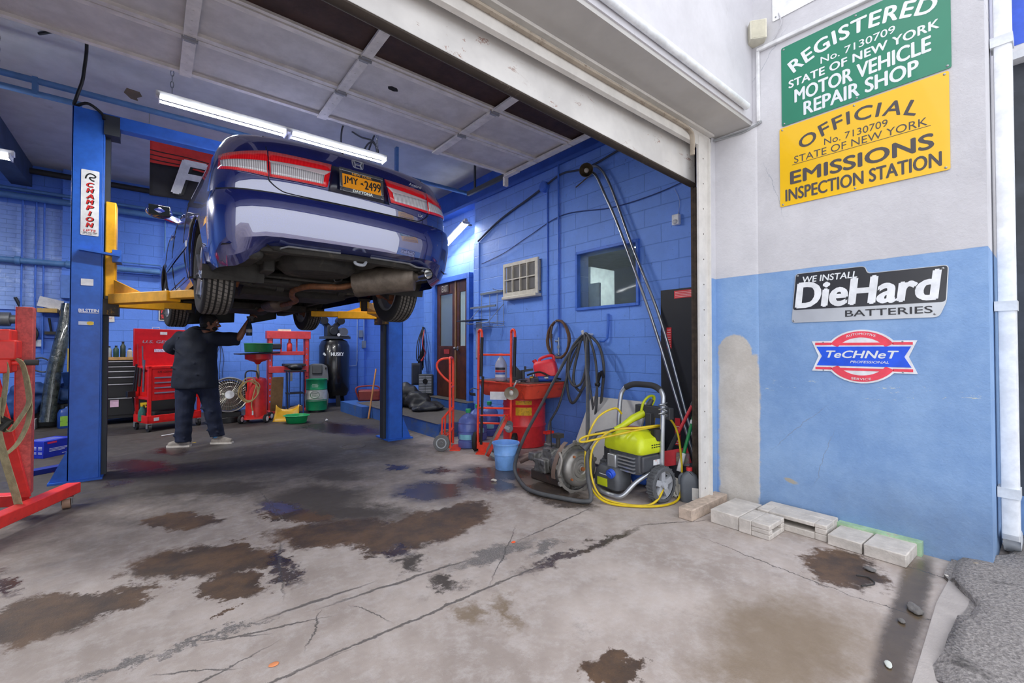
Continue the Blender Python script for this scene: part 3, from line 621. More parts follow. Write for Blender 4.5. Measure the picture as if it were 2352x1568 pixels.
# curved run down to the bottom section
cv = [(2.80, 3.6), (2.45, 3.58), (2.2, 3.48), (2.04, 3.3)]
for (ya, za), (yb, zb) in zip(cv, cv[1:]):
    MB().bar((1.115, ya, za), (1.115, yb, zb), 5.03, .03, (0, .2, 1)).build('door_section', BROWN, od)
b = MB().rings([[(x, y, z) for y, z in ((1.965, zb), (2.01, zb), (2.01, 3.3), (1.965, 3.3))] for x, zb in ((-1.42, 2.92), (3.62, 2.725))])
bs = b.build('bottom_section', peel_mat, od, bev=.004, label='white bottom section with peeling paint')
MB().tube([(-1.42, 1.985, 2.905), (3.615, 1.985, 2.71)], (.016, .034), 10).build('rubber_seal', M('3b332d', .9, dirt=('8a7f74', 9, .6)), bs)
MB().box(3.55, 3.61, 4.30, 4.56, 3.54, 3.56).box(3.57, 3.63, 4.56, 4.6, 3.44, 3.56).build('corner_bracket', RAIL, od)
t = thing('door_track', 'dark steel door track running back along the right wall under the ceiling', 'track', (0, 0, 0))
MB().box(3.66, 3.70, 2.7, 5.6, 3.60, 3.66).build('rail', DKGREY, t); h = MB().box(3.67, 3.69, 5.4, 5.43, 3.66, 4.42).box(3.67, 3.69, 3.4, 3.43, 3.66, 4.42).build('hanger', DKGREY, t)
# ================================================================ lamps
TUBE = M('f4f8ff', .5, var=0, emit=14)
def area(x, y, z, sx, sy, p, rot=(0, 0, 0), col=(1, .985, .95)):
    l = bpy.data.lights.new('tube_light', 'AREA'); l.shape = 'RECTANGLE'; l.size = sx; l.size_y = sy; l.energy = p*LAMP; l.color = col
    o = bpy.data.objects.new('tube_light', l); C.objects.link(o); o.location = (x, y, z); o.rotation_euler = rot; return o
def strip(label, x0, x1, y, z, n=2, power=50, ax='x', loc=None, hang=4.42, rz=0, tilt=0):
    L = x1-x0
    t = thing('strip_light', label, 'light', ((x0+x1)/2, y, z), rz)
    MB().rings([[(x, -.034, -.005), (x, .034, -.005), (x, .026, .05), (x, -.026, .05)] for x in (-L/2, L/2)]).build('housing', WHITE, t, bev=.004)
    l = L/n
    for k in range(n):
        a = -L/2+k*l+.03; c = a+l-.06
        for q in (-.048, .048): MB().cyl((a, q, -.022), (c, q, -.022), .0115, 10).build('tube', TUBE, t)
        for e in (a-.012, c): MB().box(e, e+.012, -.07, .07, -.042, .01).build('end_cap', WHITE, t)
        o = area(0, 0, 0, l*.9, .09, power/n); o.parent = t; o.location = ((a+c)/2, 0, -.045)
    if hang:
        for q in (-L/2+.12, L/2-.12):
            ch = MB(); N = int((hang-z-.06)/.055)
            for k in range(N):
                zz = .06+k*.055
                P = [(.012*math.cos(u), 0, .035*math.sin(u)) if k % 2 else (0, .012*math.cos(u), .035*math.sin(u)) for u in [j*PI/4 for j in range(8)]]
                ch.tube([(q+x, yy, zz+.03+w_) for x, yy, w_ in P], .0035, 5, closed=True)
            ch.build('chain', STEEL, t)
    return t
strip('long lit fluorescent strip hanging in front of the lift, above the car', 0, 2.22, 5.2, 3.62, 2, 80)
strip('lit fluorescent strip fixed above the wooden door', -.6, .6, 0, 0, 1, 12, hang=0); s = bpy.context.scene.objects['strip_light.001']
s.location = (4.17, 6.95, 3.28); MB().box(-.45, -.42, -.22, .02, .05, .07).box(.42, .45, -.22, .02, .05, .07).build('wall_bracket', DKGREY, s); s.rotation_euler = (0, .35, PI/2)
strip('bright fluorescent strip at the left edge, left of the blue lift post', -2.4, -1.08, 6.5, 3.2, 1, 60, hang=4.42)
strip('added fill light over the back benches, a fluorescent strip hidden behind the car', .6, 3.0, 9.2, 4.1, 2, 80, hang=4.42)  # lamp added to brighten the back of the workshop, never in view
strip('added fill light over the far left bay, an unseen fluorescent strip', -4.6, -2.4, 7.6, 3.9, 2, 80, hang=4.42)  # another added lamp, out of view, filling the shop from the left
# ================================================================ pipes, beam, banner
PB = M('5580b4', .45, dirt=('3c5675', 7, .64, .5)); DPIPE = M('2a2b2e', .6)
t = thing('pipe_pair', 'pair of pale blue pipes running under the ceiling above the lift', 'pipe', (0, 0, 0))
MB().cyl((-6, 6.45, 3.99), (4.28, 6.45, 3.99), .032, 12).build('upper_pipe', PB, t); MB().cyl((-6, 6.45, 3.86), (-.6, 6.45, 3.86), .03, 12).build('lower_pipe', PB, t)
MB().box(-.96, -.92, 6.42, 6.49, 3.84, 4.02).build('clamp', PB, t); MB().box(-4.0, -3.96, 6.42, 6.49, 3.84, 4.42).build('clamp', PB, t); MB().box(2.9, 2.94, 6.42, 6.49, 3.97, 4.42).build('clamp', PB, t)
def pipe(label, pts, r, m=PB, name='wall_pipe', n=10, fl=None):
    b = MB().tube(pts, r, n)
    for f in (fl or []): b.cyl(Vector(f[0])-Vector(f[1])*.03, Vector(f[0])+Vector(f[1])*.03, r*1.35, n)
    return tag(b.build(name, m), label, 'pipe')
pipe('thick blue pipe along the back wall, lower of the close pair', [(-6, 10.86, 3.83), (4.9, 10.86, 3.83)], .055, fl=[((-1.0, 10.86, 3.83), (1, 0, 0)), ((.4, 10.86, 3.83), (1, 0, 0))])
pipe('thin blue pipe along the back wall, upper of the close pair', [(-6, 10.88, 3.95), (4.9, 10.88, 3.95)], .03)
pipe('blue pipe along the back wall at the height of the car', [(-6, 10.86, 2.76), (4.9, 10.86, 2.76)], .05, fl=[((-1.75, 10.86, 2.76), (1, 0, 0)), ((-1.15, 10.86, 2.76), (1, 0, 0)), ((.15, 10.86, 2.76), (1, 0, 0))])
pipe('black pipe along the top of the back wall under the ceiling', [(-6, 10.8, 4.27), (4.9, 10.8, 4.27)], .05, DPIPE, fl=[((-.9, 10.8, 4.27), (1, 0, 0))])
for i, (x, a, c) in enumerate(((-1.71, .9, 3.8), (-1.55, .9, 3.8), (-1.455, 1.2, 3.8))):
    pipe(('left', 'middle', 'right')[i]+' one of three thin blue upright conduits over the pale brick infill', [(x, 10.90, a), (x, 10.90, c)], .013, BPAINT, 'conduit')
pipe('thin blue upright rod on the back wall right of the lift post', [(.17, 10.93, 2.85), (.17, 10.93, 3.8)], .012, PB, 'conduit')
pipe('thin blue level rod on the back wall just above the lower pipe', [(-.8, 10.93, 2.9), (1.2, 10.93, 2.9)], .012, PB, 'conduit')
struct(MB().box(-3.4, -1.235, 10.96, 11.0, 1.95, 3.72).build('wall_back_infill', brick_mat))
struct(MB().box(-1.235, -1.04, 10.88, 11, 0, 4.42).build('wall_back_pilaster', wall_y_mat))
struct(MB().box(3.95, 4.1, 10.9, 11, 0, 4.42).build('wall_back_post', wall_y_mat))
struct(MB().box(-1.86, -1.62, 2, 11, 4.05, 4.42).build('ceiling_beam', M('45536a', .6, var=.2, scale=3)))
t = thing('banner', 'red and black banner with white letters hanging on a rod behind the lift', 'banner', (.8, 7.5, 4.08))
MB().cyl((-1.0, 0, 0), (1.0, 0, 0), .018, 10).cyl((-1.18, 0, -.02), (-.8, 0, 0), .006, 6).cyl((-.86, 0, 0), (-.86, 0, .345), .006, 6).cyl((.9, 0, 0), (.9, 0, .345), .006, 6).build('rod', M('b9b7b0', .4), t)
def bw_(u, v, x0=-.85, x1=.9, z0=-.02, z1=-.76): return Vector((x0+(x1-x0)*u, .018*math.sin(u*17)+.03*v*math.sin(u*9+1), z0+(z1-z0)*v+.012*math.sin(u*11)))
for nm, m, a, c in (('red_half', M('d2352f', .7, bump=(12, .3)), 0, .42), ('black_half', M('26252a', .7, bump=(12, .3)), .42, 1)):
    MB().grid(lambda u, v: bw_(u, a+(c-a)*v), 40, 8).build(nm, m, t, solid=.003)
def onb(off):
    def f(x, y): return (x, y)
    return f
for s, m, dx, off in (('FI', BLACK, .03, .012), ('FI', M('dcdde0', .6), 0, .02)):
    o = text(s, m, t, Matrix(((1, 0, 0, -.30+dx), (0, 0, -1, -off-.032), (0, 1, 0, -.46+dx*-.4), (0, 0, 0, 1))), .62, .46, .03, .25, 1.3)
b = MB()
for v in (.20, .28, .36): b.ribbon([bw_(u/20, v+.02*math.sin(u/4))-Vector((0, .008, 0)) for u in range(9)], .012, (0, 0, 1), .002)
b.build('black_stripes', BLACK, t)
# ================================================================ two post lift
L = thing('vehicle_lift', 'blue two post car lift with yellow arms holding up the car', 'lift', (0, 0, 0))
CAST = M('2c3138', .6)
def post(x0, x1, y0, y1, side):
    p = MB().box(x0, x1, y0, y0+.012, 0, 3.68).box(x0 if side > 0 else x1-.012, x0+.012 if side > 0 else x1, y0, y1, 0, 3.68).box(x0, x1, y1-.012, y1, 0, 3.68)
    e = x1 if side > 0 else x0
    p.box(min(e, e+side*.012), max(e, e+side*.012), y0, y0+.09, 0, 3.66).box(min(e, e+side*.012), max(e, e+side*.012), y1-.09, y1, 0, 3.66)
    o = p.build('post', LBLUE, L, bev=.003)
    g = MB().box(x0-(.13 if side > 0 else .03), x1+(.03 if side > 0 else .15), y0-.03, y1+.10, 0, .02)
    for q in ((x0,) if side > 0 else (x1,)):
        d = -1 if q == x0 else 1
        g.prism([(0, 0), (.125, 0), (0, .30)], .012, Matrix(((d, 0, 0, q), (0, 0, 1, y0), (0, 1, 0, .02), (0, 0, 0, 1))))
    for a in ((x0-.09,) if side > 0 else (x1+.10,)):
        for c in (y0+.06, y1+.05): g.cyl((a, c, .02), (a, c, .045), .018, 6)
    g.build('base_plate', LBLUE, o)
    i0, i1 = (x0+.02, x1+.05) if side > 0 else (x0-.05, x1-.02)
    MB().box(i0, i1, y0+.1, y1-.1, .02, 3.5).build('slide_rail', CAST, o)
    return o, i0, i1
pl, a, c_ = post(-.63, -.405, 6.05, 6.36, 1)
pr2, a2, c2 = post(2.60, 2.80, 5.95, 6.26, -1)
MB().box(-.405, 2.6, 6.06, 6.20, 3.56, 3.67).box(-.405, 2.6, 6.055, 6.06, 3.55, 3.68).build('crossbeam', LBLUE, L, bev=.004)
MB().box(-.40, -.28, 6.03, 6.22, 3.46, 3.66).build('pulley_bracket', CAST, L)
MB().tube(cr([(-.9, 6.3, 4.4), (-.56, 6.0, 4.41), (-.55, 6.0, 4.0), (-.6, 6.05, 3.78), (-.62, 6.1, 3.70), (-.52, 6.02, 3.72), (-.42, 6.03, 3.66), (-.40, 6.02, 3.6)], 6), .014, 8).build('power_cable', BLACK, L)
# carriages and arms
for sd, xo, y0 in ((1, -.345, 6.04), (-1, 2.54, 5.94)):
    cg = MB().box(xo-.04, xo+.045, y0+.06, y0+.28, 1.66, 2.80).build('carriage', YEL, L, bev=.012, label='yellow lift carriage')
    MB().box(xo-.05, xo+.07, y0+.02, y0+.30, 1.64, 1.80).box(xo-.03, xo+.09, y0+.0, y0+.3, 1.80, 1.83).build('arm_yoke', M('2e2a22', .6, dirt=('c08c14', 8, .55)), cg)
    MB().bar((xo-.22*sd, y0-.012, 2.27), (xo+.08*sd, y0-.012, 2.24), .02, .09, (0, -1, 0)).box(xo+.04*sd-.02, xo+.04*sd+.05, y0-.02, y0+.2, 2.18, 2.30).build('safety_clamp', LBLUE, cg)
def arm(p, q, z, jack):
    a_ = MB().bar((p[0], p[1], z), (p[0]+(q[0]-p[0])*.6, p[1]+(q[1]-p[1])*.6, z), .13, .10).build('arm', YEL, L, bev=.006)
    MB().bar((p[0]+(q[0]-p[0])*.5, p[1]+(q[1]-p[1])*.5, z+.01), (q[0], q[1], z+.01), .10, .075).build('arm_extension', YEL, a_, bev=.006)
    MB().cyl((q[0], q[1], z-.06), (q[0], q[1], jack-.02), .035, 14).cyl((q[0], q[1], jack-.025), (q[0], q[1], jack), .065, 16).build('lift_pad', M('2b2419', .7), a_)
    d = (Vector(q)-Vector(p)).normalized()
    MB().prism([(0, 0), (.42, 0), (0, .15)], .016, Matrix(((d.x, 0, d.y, p[0]), (d.y, 0, -d.x, p[1]), (0, 1, 0, z+.05), (0, 0, 0, 1)))).build('gusset', YEL, a_)
arm((-.30, 6.08), (.46, 4.86), 1.80, 1.853); arm((-.30, 6.24), (.34, 6.45), 1.78, 1.853)
arm((2.50, 5.98), (1.85, 4.93), 1.78, 1.853); arm((2.50, 6.16), (1.72, 6.55), 1.77, 1.853)
# stickers on the left post
def sticker(name, x, z, w, h, m, label=None, y=6.047):
    o = MB().prism(rrect(w, h, min(w, h)*.06), .0015).build(name, m, pl); o.matrix_local = frame((x, y, z), (0, -1, 0), (1, 0, 0)); return lab(o, label) if label else o
F0 = lambda x, z, y=6.0452: frame((x, y, z), (0, -1, 0), (1, 0, 0))
st = sticker('lift_sticker', -.495, 2.745, .132, .65, M('e2e4e6', .4), 'tall white sticker with red stacked letters')
for k, ch in enumerate('CHAMPION'):
    text(ch, BLACK, st, TR((.004, .175-k*.057, .0017)), .05 if ch != 'I' else .02, .042, .06, .2); text(ch, M('d02a2a', .4), st, TR((-.002, .179-k*.057, .002)), .05 if ch != 'I' else .02, .042, .04, .2)
text('LIFTS', M('d02a2a', .4), st, TR((.0, -.277, .002)), .09, .022, .02, .15); text('1-800-448-7500', BLACK, st, TR((0, -.298, .002)), .11, .010, .02); text('ST. JAMES, NY', BLACK, st, TR((0, -.313, .002)), .10, .009, .02)
MB().tube(cr([(-.035, .235, .002), (-.025, .27, .002), (0, .29, .002), (.035, .275, .002), (.03, .255, .002), (-.005, .25, .002), (.01, .225, .002), (.03, .222, .002)], 4), (.001, .007), 6).build('animal_head_mark', BLACK, st)
sticker('paper_label', -.507, 1.955, .09, .065, M('dfe3e8', .5), 'small white paper label')
text('BILSTEIN', M('e8edf2', .5), pl, F0(-.492, 1.675), .145, .03, .03); MB().box(-.563, -.42, 6.0465, 6.048, 1.650, 1.654).build('underline', M('e8edf2', .5), pl)
s1 = sticker('logo_sticker', -.51, 1.55, .11, .034, M('c9d8f0', .4), 'pale sticker with a yellow oval'); MB().prism(circ(.026, 20, .019), .001, TR((.03, 0, .0016))).build('yellow_oval', M('e6c53a', .4), s1)

# ceiling bits
t = wthing('ceiling_cable', 'coiled grey cable hanging from the ceiling right of the long lamp', 'cable', (2.55, 6.3, 4.4))
MB().tube(cr([(2.2, 6.38, 4.42), (2.32, 6.34, 4.36), (2.45, 6.2, 4.28), (2.5, 6.2, 4.10), (2.40, 6.2, 4.0), (2.32, 6.2, 4.12), (2.42, 6.2, 4.27), (2.52, 6.2, 4.16), (2.46, 6.2, 4.03), (2.38, 6.2, 4.10), (2.44, 6.22, 4.30), (2.5, 6.3, 4.42)], 6), .012, 8).build('cable', M('4c4e52', .6), t)
MB().tube(cr([(2.05, 6.3, 4.42), (2.0, 6.2, 4.3), (1.96, 6.1, 4.1), (1.97, 6.05, 3.9)], 6), .012, 8).build('loose_end', M('4c4e52', .6), t)
tag(MB().prism([(0, 0), (.12, .02), (.14, .12), (.09, .2), (.1, .28), (.03, .27), (-.03, .14)], .004, TR((-.27, 7.0, 4.416))).build('ceiling_patch', M('7a6a4c', .8)), 'torn brown patch on the ceiling above the blue pipes', 'patch')
# ================================================================ the car on the lift (local: x right, y forward, z up from its road level; rear axle at y=0)
car = thing('car', 'dark blue sedan raised on the lift with its tail towards the driveway', 'car', (1.149, 4.254, 1.67), math.radians(3))
PAINT = NG('dark_blue_car_paint'); pn = PAINT.mix(PAINT.ramp(PAINT.noise(300, 2, .5), .4, .7), lin('172468'), lin('22328a'))
PAINT.end(pn, .22, .25); PAINT.b.inputs['Coat Weight'].default_value = 1; PAINT.b.inputs['Coat Roughness'].default_value = .015
PAINT.b.inputs['Specular IOR Level'].default_value = .9; PAINT.b.inputs['Coat IOR'].default_value = 2.5; PAINT = PAINT.m
GLASS = M('14181c', .04, 0, var=0, coat=1); UNDER = M('2b2926', .8, var=.35, scale=7, bump=(30, .4), dirt=('5d564c', 5, .56, .7))
RUST = M('7a5238', .65, .5, var=.3, scale=12, dirt=('a8683f', 8, .5, .7)); MUFF = M('6f655b', .55, .5, var=.3, scale=9, dirt=('4a3f37', 6, .55, .7)); PALE = M('a3a7ae', .6, .3, var=.2, dirt=('4e4b47', 6, .58, .7))
def interp(x, T):
    if x <= T[0][0]: return T[0][1]
    for (a, p), (b_, q) in zip(T, T[1:]):
        if x <= b_: t = (x-a)/(b_-a); return p+(q-p)*t
    return T[-1][1]
YR = [(.18, -.86), (.24, -.955), (.34, -1.01), (.48, -1.035), (.60, -1.03), (.655, -1.01), (.672, -.958), (.70, -.962), (.77, -.975), (.80, -.972), (.92, -.950), (1.0, -.925), (1.06, -.90), (1.095, -.86), (1.115, -.78)]
WZ = [(.18, .84), (.24, .875), (.36, .90), (.50, .91), (.62, .912), (.70, .905), (.82, .895), (.92, .875), (1.0, .85), (1.06, .82), (1.095, .79), (1.115, .76)]
def rear(u, w, yr): return yr+.075*u*u+.36*(1-(1-min(u, 1)**4.2)**(1/4.2))
def yrear(x, z): w = interp(z, WZ); return rear(min(abs(x)/w, 1), w, interp(z, YR))
US = [0, .12, .24, .36, .48, .6, .7, .78, .85, .90, .94, .968, .986, .996, 1]
def outline(z, w, yr, yf, lift=0, fk=.35):
    half = []
    for u in US: half.append((u*w, rear(u, w, yr), z+lift*(1-min(1, max(0, (u-.66)/.26))**2*(3-2*min(1, max(0, (u-.66)/.26))))))
    y0, y1 = half[-1][1], yf-.35 if yf-yr > 2 else yf-.2
    for k in range(1, 14): half.append((w, y0+(y1-y0)*k/14, z))
    for u in reversed(US):
        half.append((u*w, yf-.1*u*u-(fk-.1)*(1-(1-u**3.2)**(1/3.2)), z))
    right = [Vector(p) for p in half]; left = [Vector((-p[0], p[1], p[2])) for p in reversed(half[1:-1])]
    return right+left
LEV = [(.185, None, None, 3.62, .15), (.24, None, None, 3.72, .115), (.34, None, None, 3.77, .03), (.48, None, None, 3.79, 0), (.60, None, None, 3.78, 0), (.655, None, None, 3.75, 0), (.672, None, None, 3.74, 0), (.70, None, None, 3.70, 0), (.80, None, None, 3.5, 0), (.86, None, None, 3.0, 0), (.92, None, None, 2.45, 0), (.97, .862, -.934, 2.08, 0), (1.0, None, None, 2.0, 0), (1.06, None, None, 1.9, 0), (1.095, None, None, 1.84, 0), (1.115, None, None, 1.8, 0)]
rg = [outline(z, w or interp(z, WZ), yr or interp(z, YR), yf, lf) for z, w, yr, yf, lf in LEV]
b = MB(); b.rings(rg, cap=False)
top = rg[-1]; b.rings([top, [Vector((p.x*.97, max(-.70, min(p.y, 1.75)), 1.122)) for p in top]], cap=False)
deck = [Vector((p.x*.97, max(-.70, min(p.y, 1.75)), 1.122)) for p in top]
cab0 = [Vector((p.x*.98, -.02 if p.y < 0 else min(p.y, 1.72), 1.13)) for p in top]
b.rings([deck, cab0], cap=False)
roof = lambda z, w, ya, yb: [Vector((max(-w, min(w, p.x)), max(ya+.12*(abs(p.x)/.8)**2, min(yb-.1*(abs(p.x)/.8)**2, p.y)), z)) for p in cab0]
r1, r2, r3 = roof(1.40, .60, .58, 1.12), roof(1.445, .54, .66, 1.05), roof(1.462, .35, .74, .98)
b.rings([r1, r2, r3], cap=True)
# body with wheel arches cut out of the sides
bo = b.build('body', PAINT, car, ang=28)
cut = MB()
for y in (0, 2.74):
    for s in (-1, 1): cut.cyl((s*.55, y, .27), (s*1.2, y, .27), .375, 36)
co = cut.build('cutter', BLACK); co.parent = car
q = bo.modifiers.new('b', 'BOOLEAN'); q.operation = 'DIFFERENCE'; q.object = co; q.solver = 'EXACT'; q.use_hole_tolerant = True
bpy.context.view_layer.update(); dg = bpy.context.evaluated_depsgraph_get(); me = bpy.data.meshes.new_from_object(bo.evaluated_get(dg))
if len(me.polygons) > 300: bo.modifiers.clear(); old = bo.data; bo.data = me; bpy.data.meshes.remove(old)
else: bo.modifiers.clear()
bpy.data.objects.remove(co)
bo.data.materials.append(UNDER)
for p in bo.data.polygons:
    c = p.center
    for y in (0, 2.74):
        if abs(math.hypot(c.y-y, c.z-.27)-.373) < .012 and abs(c.x) < .97 or abs(abs(c.x)-.55) < .004: p.material_index = 1
MB().rings([cab0, r1], cap=False).build('window_glass', GLASS, car, ang=28)
for s in (-1, 1):
    wl = MB().tube([(s*.36*0+s*.885, .375*math.cos(a), .27+.375*math.sin(a)) for a in [k*PI/16-.1 for k in range(18)]], .014, 6).build('arch_lip', PAINT, car)
    MB().rings([[(s*(.9), .37*math.cos(a), .27+.37*math.sin(a)) for a in [k*PI/12-.15 for k in range(15)]], [(s*.5, .37*math.cos(a), .27+.37*math.sin(a)) for a in [k*PI/12-.15 for k in range(15)]]], cap=False).build('wheel_housing', UNDER, car)
    MB().rings([[(s*(.9), 2.74+.37*math.cos(a), .27+.37*math.sin(a)) for a in [k*PI/12-.15 for k in range(15)]], [(s*.5, 2.74+.37*math.cos(a), .27+.37*math.sin(a)) for a in [k*PI/12-.15 for k in range(15)]]], cap=False).build('wheel_housing', UNDER, car)
    MB().tube([(s*.914, .45, .52), (s*.916, 1.3, .53), (s*.914, 2.25, .53)], (.03, .008), 8).build('side_moulding', PAINT, car)
    dr = MB()
    for y in (.62, 1.62, 2.42): dr.tube([(s*(interp(z, WZ)+.001), y+.02*math.sin(z*4), z) for z in (.25, .4, .55, .7, .85, .95)], .0045, 5)
    dr.tube([(s*.905, .62, .25), (s*.905, 2.42, .25)], .0045, 5)
    dr.build('door_gap', BLACK, car)
    for y in (.78, 1.78): MB().bar((s*.90, y, .83), (s*.90, y+.18, .835), .02, .03).build('door_handle', PAINT, car, bev=.005)
    m_ = MB().sph((0, 0, 0), (.115, .07, .075), 16).build('wing_mirror', PAINT, car, (s*1.02, 1.72, 1.06)); MB().box(-.09, .09, -.064, -.05, -.055, .055).build('mirror_glass', GLASS, m_, bev=.01); MB().bar((0, 0, -.03), (-s*.17, .06, -.06), .05, .05).build('stalk', PAINT, m_)
# tail lamps follow the rear surface
def patch(nm, m, q4, off, par, nu=12, nv=4, th=.0, lab_=None):
    A, B, D, E = [Vector(p) for p in q4]   # left-top, right-top, right-bottom, left-bottom in (x, z)
    def f(u, v): p = (A*(1-u)+B*u)*(1-v)+(E*(1-u)+D*u)*v; return (p.x, yrear(p.x, p.y)-off, p.y)
    b = MB(); b.grid(f, nu, nv)
    return b.build(nm, m, par, ang=50, solid=th or .008, label=lab_)
TR_ = NG('red_lamp_lens'); cc = TR_.mix(TR_.ramp(TR_.math('SINE', TR_.math('MULTIPLY', TR_.sep(TR_.co)[0], 700)), -.3, .5), lin('d8101c'), lin('ee2a32')); TR_.end(cc, .08); TR_.b.inputs['Coat Weight'].default_value = 1; RLENS = TR_.m
TW = NG('ribbed_clear_lens'); cc = TW.mix(TW.ramp(TW.math('SINE', TW.math('MULTIPLY', TW.sep(TW.co)[0], 520)), -.2, .6), lin('a9a6aa'), lin('e6e6ea')); TW.end(cc, .1); TW.b.inputs['Coat Weight'].default_value = 1; CLENS = TW.m
for s in (-1, 1):
    fl = lambda Q: Q if s < 0 else [(-Q[1][0], Q[1][1]), (-Q[0][0], Q[0][1]), (-Q[3][0], Q[3][1]), (-Q[2][0], Q[2][1])]
    ti = patch('tail_lamp', RLENS, fl([(-.606, .955), (-.205, .958), (-.245, .775), (-.606, .772)]), .012, car)
    patch('clear_lens', CLENS, fl([(-.598, .872), (-.262, .86), (-.275, .792), (-.598, .790)]), .014, ti)
    patch('bezel', M('b9a9ae', .3), fl([(-.606, .885), (-.215, .90), (-.262, .86), (-.598, .872)]), .0135, ti)
    to = patch('tail_lamp', RLENS, fl([(-.862, .905), (-.612, .957), (-.612, .772), (-.872, .80)]), .012, car, 16)
    patch('clear_lens', CLENS, fl([(-.858, .862), (-.618, .878), (-.618, .795), (-.86, .815)]), .014, to, 16)
# boot lid gap lines, reflections left to the paint
g_ = MB()
for s in (-1, 1): g_.tube(cr([(s*x, yrear(x, z)-.001, z) for x, z in ((.615, 1.09), (.612, .96), (.612, .78), (.595, .74), (.54, .700), (.48, .685), (.3, .680), (.0, .680))], 5), .0035, 5)
g_.build('boot_lid_gap', BLACK, car)
g_ = MB()
for s in (-1, 1): g_.tube([(s*x, yrear(x, .668)-.002, .668+.012*max(0, x-.5)) for x in [k*.08 for k in range(12)]], .005, 5)
g_.build('bumper_gap', BLACK, car)
patch('boot_recess_shade', M('0e1230', .3, coat=.6), [(-.2, .955), (.2, .955), (.235, .755), (-.235, .755)], .003, car, 8, 3)  # shade of the plate recess, painted as a darker patch on the lid
# plate
pl_ = MB().prism(rrect(.325, .168, .012), .012).build('licence_plate', M('2a2b2f', .3, .3), car); pl_.matrix_local = frame((0, -.985, .852), (0, -1, .12), (1, 0, 0))
MB().prism(rrect(.30, .143, .008), .003, z0=.012).build('plate_field', M('f09a12', .4, var=.05), pl_)
fr_ = MB(); holed(fr_, -.168, .168, -.089, .089, [(-.147, .147, -.058, .066)], lambda a, c, d, e: fr_.box(a, c, d, e, .012, .019)); fr_.build('plate_surround', M('8d9096', .2, .8), pl_, bev=.003)
KB = M('20211f', .5)
MB().box(-.147, .147, .045, .07, .0155, .017).build('plate_header', M('23232b', .5), pl_)
text('NEW YORK', M('f2ac3a', .5), pl_, TR((0, .057, .0172)), .15, .016, .02)
text('JMY', KB, pl_, TR((-.085, -.004, .0158)), .105, .066, .02); text('2499', KB, pl_, TR((.082, -.004, .0158)), .125, .066, .02)
MB().prism([(-.012, .004), (.002, .012), (.006, .004), (.012, -.01), (.004, -.006), (-.014, -.004)], .001, TR((0, -.004, .016))).build('state_mark', KB, pl_)
text('DAYTONA', M('dfe6df', .4), pl_, TR((.0, -.073, .0195)), .15, .02, .06, .1)
# badge, script
e = MB(); e.tube([(x, 0, z) for x, z in rnd([(-.036, -.03), (.036, -.03), (.045, .03), (-.045, .03)], .012)], .0035, 6, closed=True)
for s in (-1, 1): e.tube([(s*.030, 0, .024), (s*.021, 0, .0), (s*.024, 0, -.022)], .005, 6)
e.tube([(-.02, 0, -.002), (.02, 0, -.002)], .004, 6)
e.build('badge', M('d5d9df', .25, .6), car, (0, yrear(0, 1.025)-.006, 1.02), rot=(-.25, 0, 0))
def scr(s, x, z, w, h): o = text(s, M('d5d9df', .3, .4), car, Matrix.Identity(4), w, h, .02, .25, name='model_script'); o.matrix_local = frame((x, yrear(x, z)-.006, z), (0.14, -1, .1), (1, .12, 0))
scr('Accord', .50, .99, .13, .024); scr('LX', .53, .735, .05, .024)
# ---------------------------------------------------------------- wheels
def tyre():
    b = MB(); prof = [(.205, -.085), (.25, -.10), (.295, -.101), (.313, -.088), (.318, -.078)]
    for g0 in (-.055, -.02, .02, .055): prof += [(.321, g0-.008), (.312, g0-.004), (.312, g0+.004), (.321, g0+.008)]
    prof += [(.318, .078), (.313, .088), (.295, .101), (.25, .10), (.205, .085)]
    return b.lathe(prof, ax=(1, 0, 0), n=56, cap=False)
tw = NG('worn_tyre_rubber'); ts = tw.sep(tw.co); an = tw.math('ARCTAN2', ts[1], ts[2])
st_ = tw.math('SINE', tw.math('MULTIPLY_ADD', an, 62)); stn = tw.t.nodes[-1]
k_ = tw.math('ADD', tw.math('MULTIPLY', an, 62), tw.math('MULTIPLY', ts[0], 60)); sip = tw.ramp(tw.math('SINE', k_), .72, .9)
rr_ = tw.vmath('LENGTH', tw.comb(ts[1], ts[2])); trd = tw.ramp(rr_, .305, .315); sip = tw.math('MULTIPLY', sip, trd)
wear = tw.mix(tw.ramp(tw.noise(9, 4), .35, .7), lin('4e4a46'), lin('6d6862')); base = tw.mix(tw.ramp(rr_, .30, .314), lin('232323'), wear)
base = tw.mix(tw.ramp(rr_, .3185, .315), base, lin('1b1a1a')); 
tw.end(tw.mix(tw.math('MULTIPLY', sip, .75), base, lin('1c1b1a')), .85, 0, tw.bump(tw.math('MULTIPLY', sip, -1), .6, .006)); TYRE = tw.m
ALLOY = M('b9bcc2', .3, .7, var=.15)
def wheel(s):
    w = tyre().build('wheel', TYRE, car, label='wheel with grooved tyre')
    r = MB().lathe([(.205, -.095), (.208, -.08), (.19, -.06), (.19, .07), (.205, .095)], ax=(1, 0, 0), n=40, cap=False)
    for k in range(7):
        a = 2*PI*k/7; d = Vector((0, math.cos(a), math.sin(a))); r.tube([d*.04+Vector((s*.075, 0, 0)), d*.12+Vector((s*.085, 0, 0)), d*.195+Vector((s*.08, 0, 0))], [(.012, .03), (.011, .02), (.012, .026)], 8)
    r.lathe([(.055, 0), (.05, .02), (.02, .028)], (s*.07, 0, 0), (s, 0, 0), 18); r.build('rim', ALLOY, w)
    MB().lathe([(.14, -.008), (.14, .008)], (-s*.02, 0, 0), (1, 0, 0), 30).lathe([(.10, -.03), (.11, .05)], (-s*.06, 0, 0), (1, 0, 0), 24).build('brake', RUST, w)
    return w
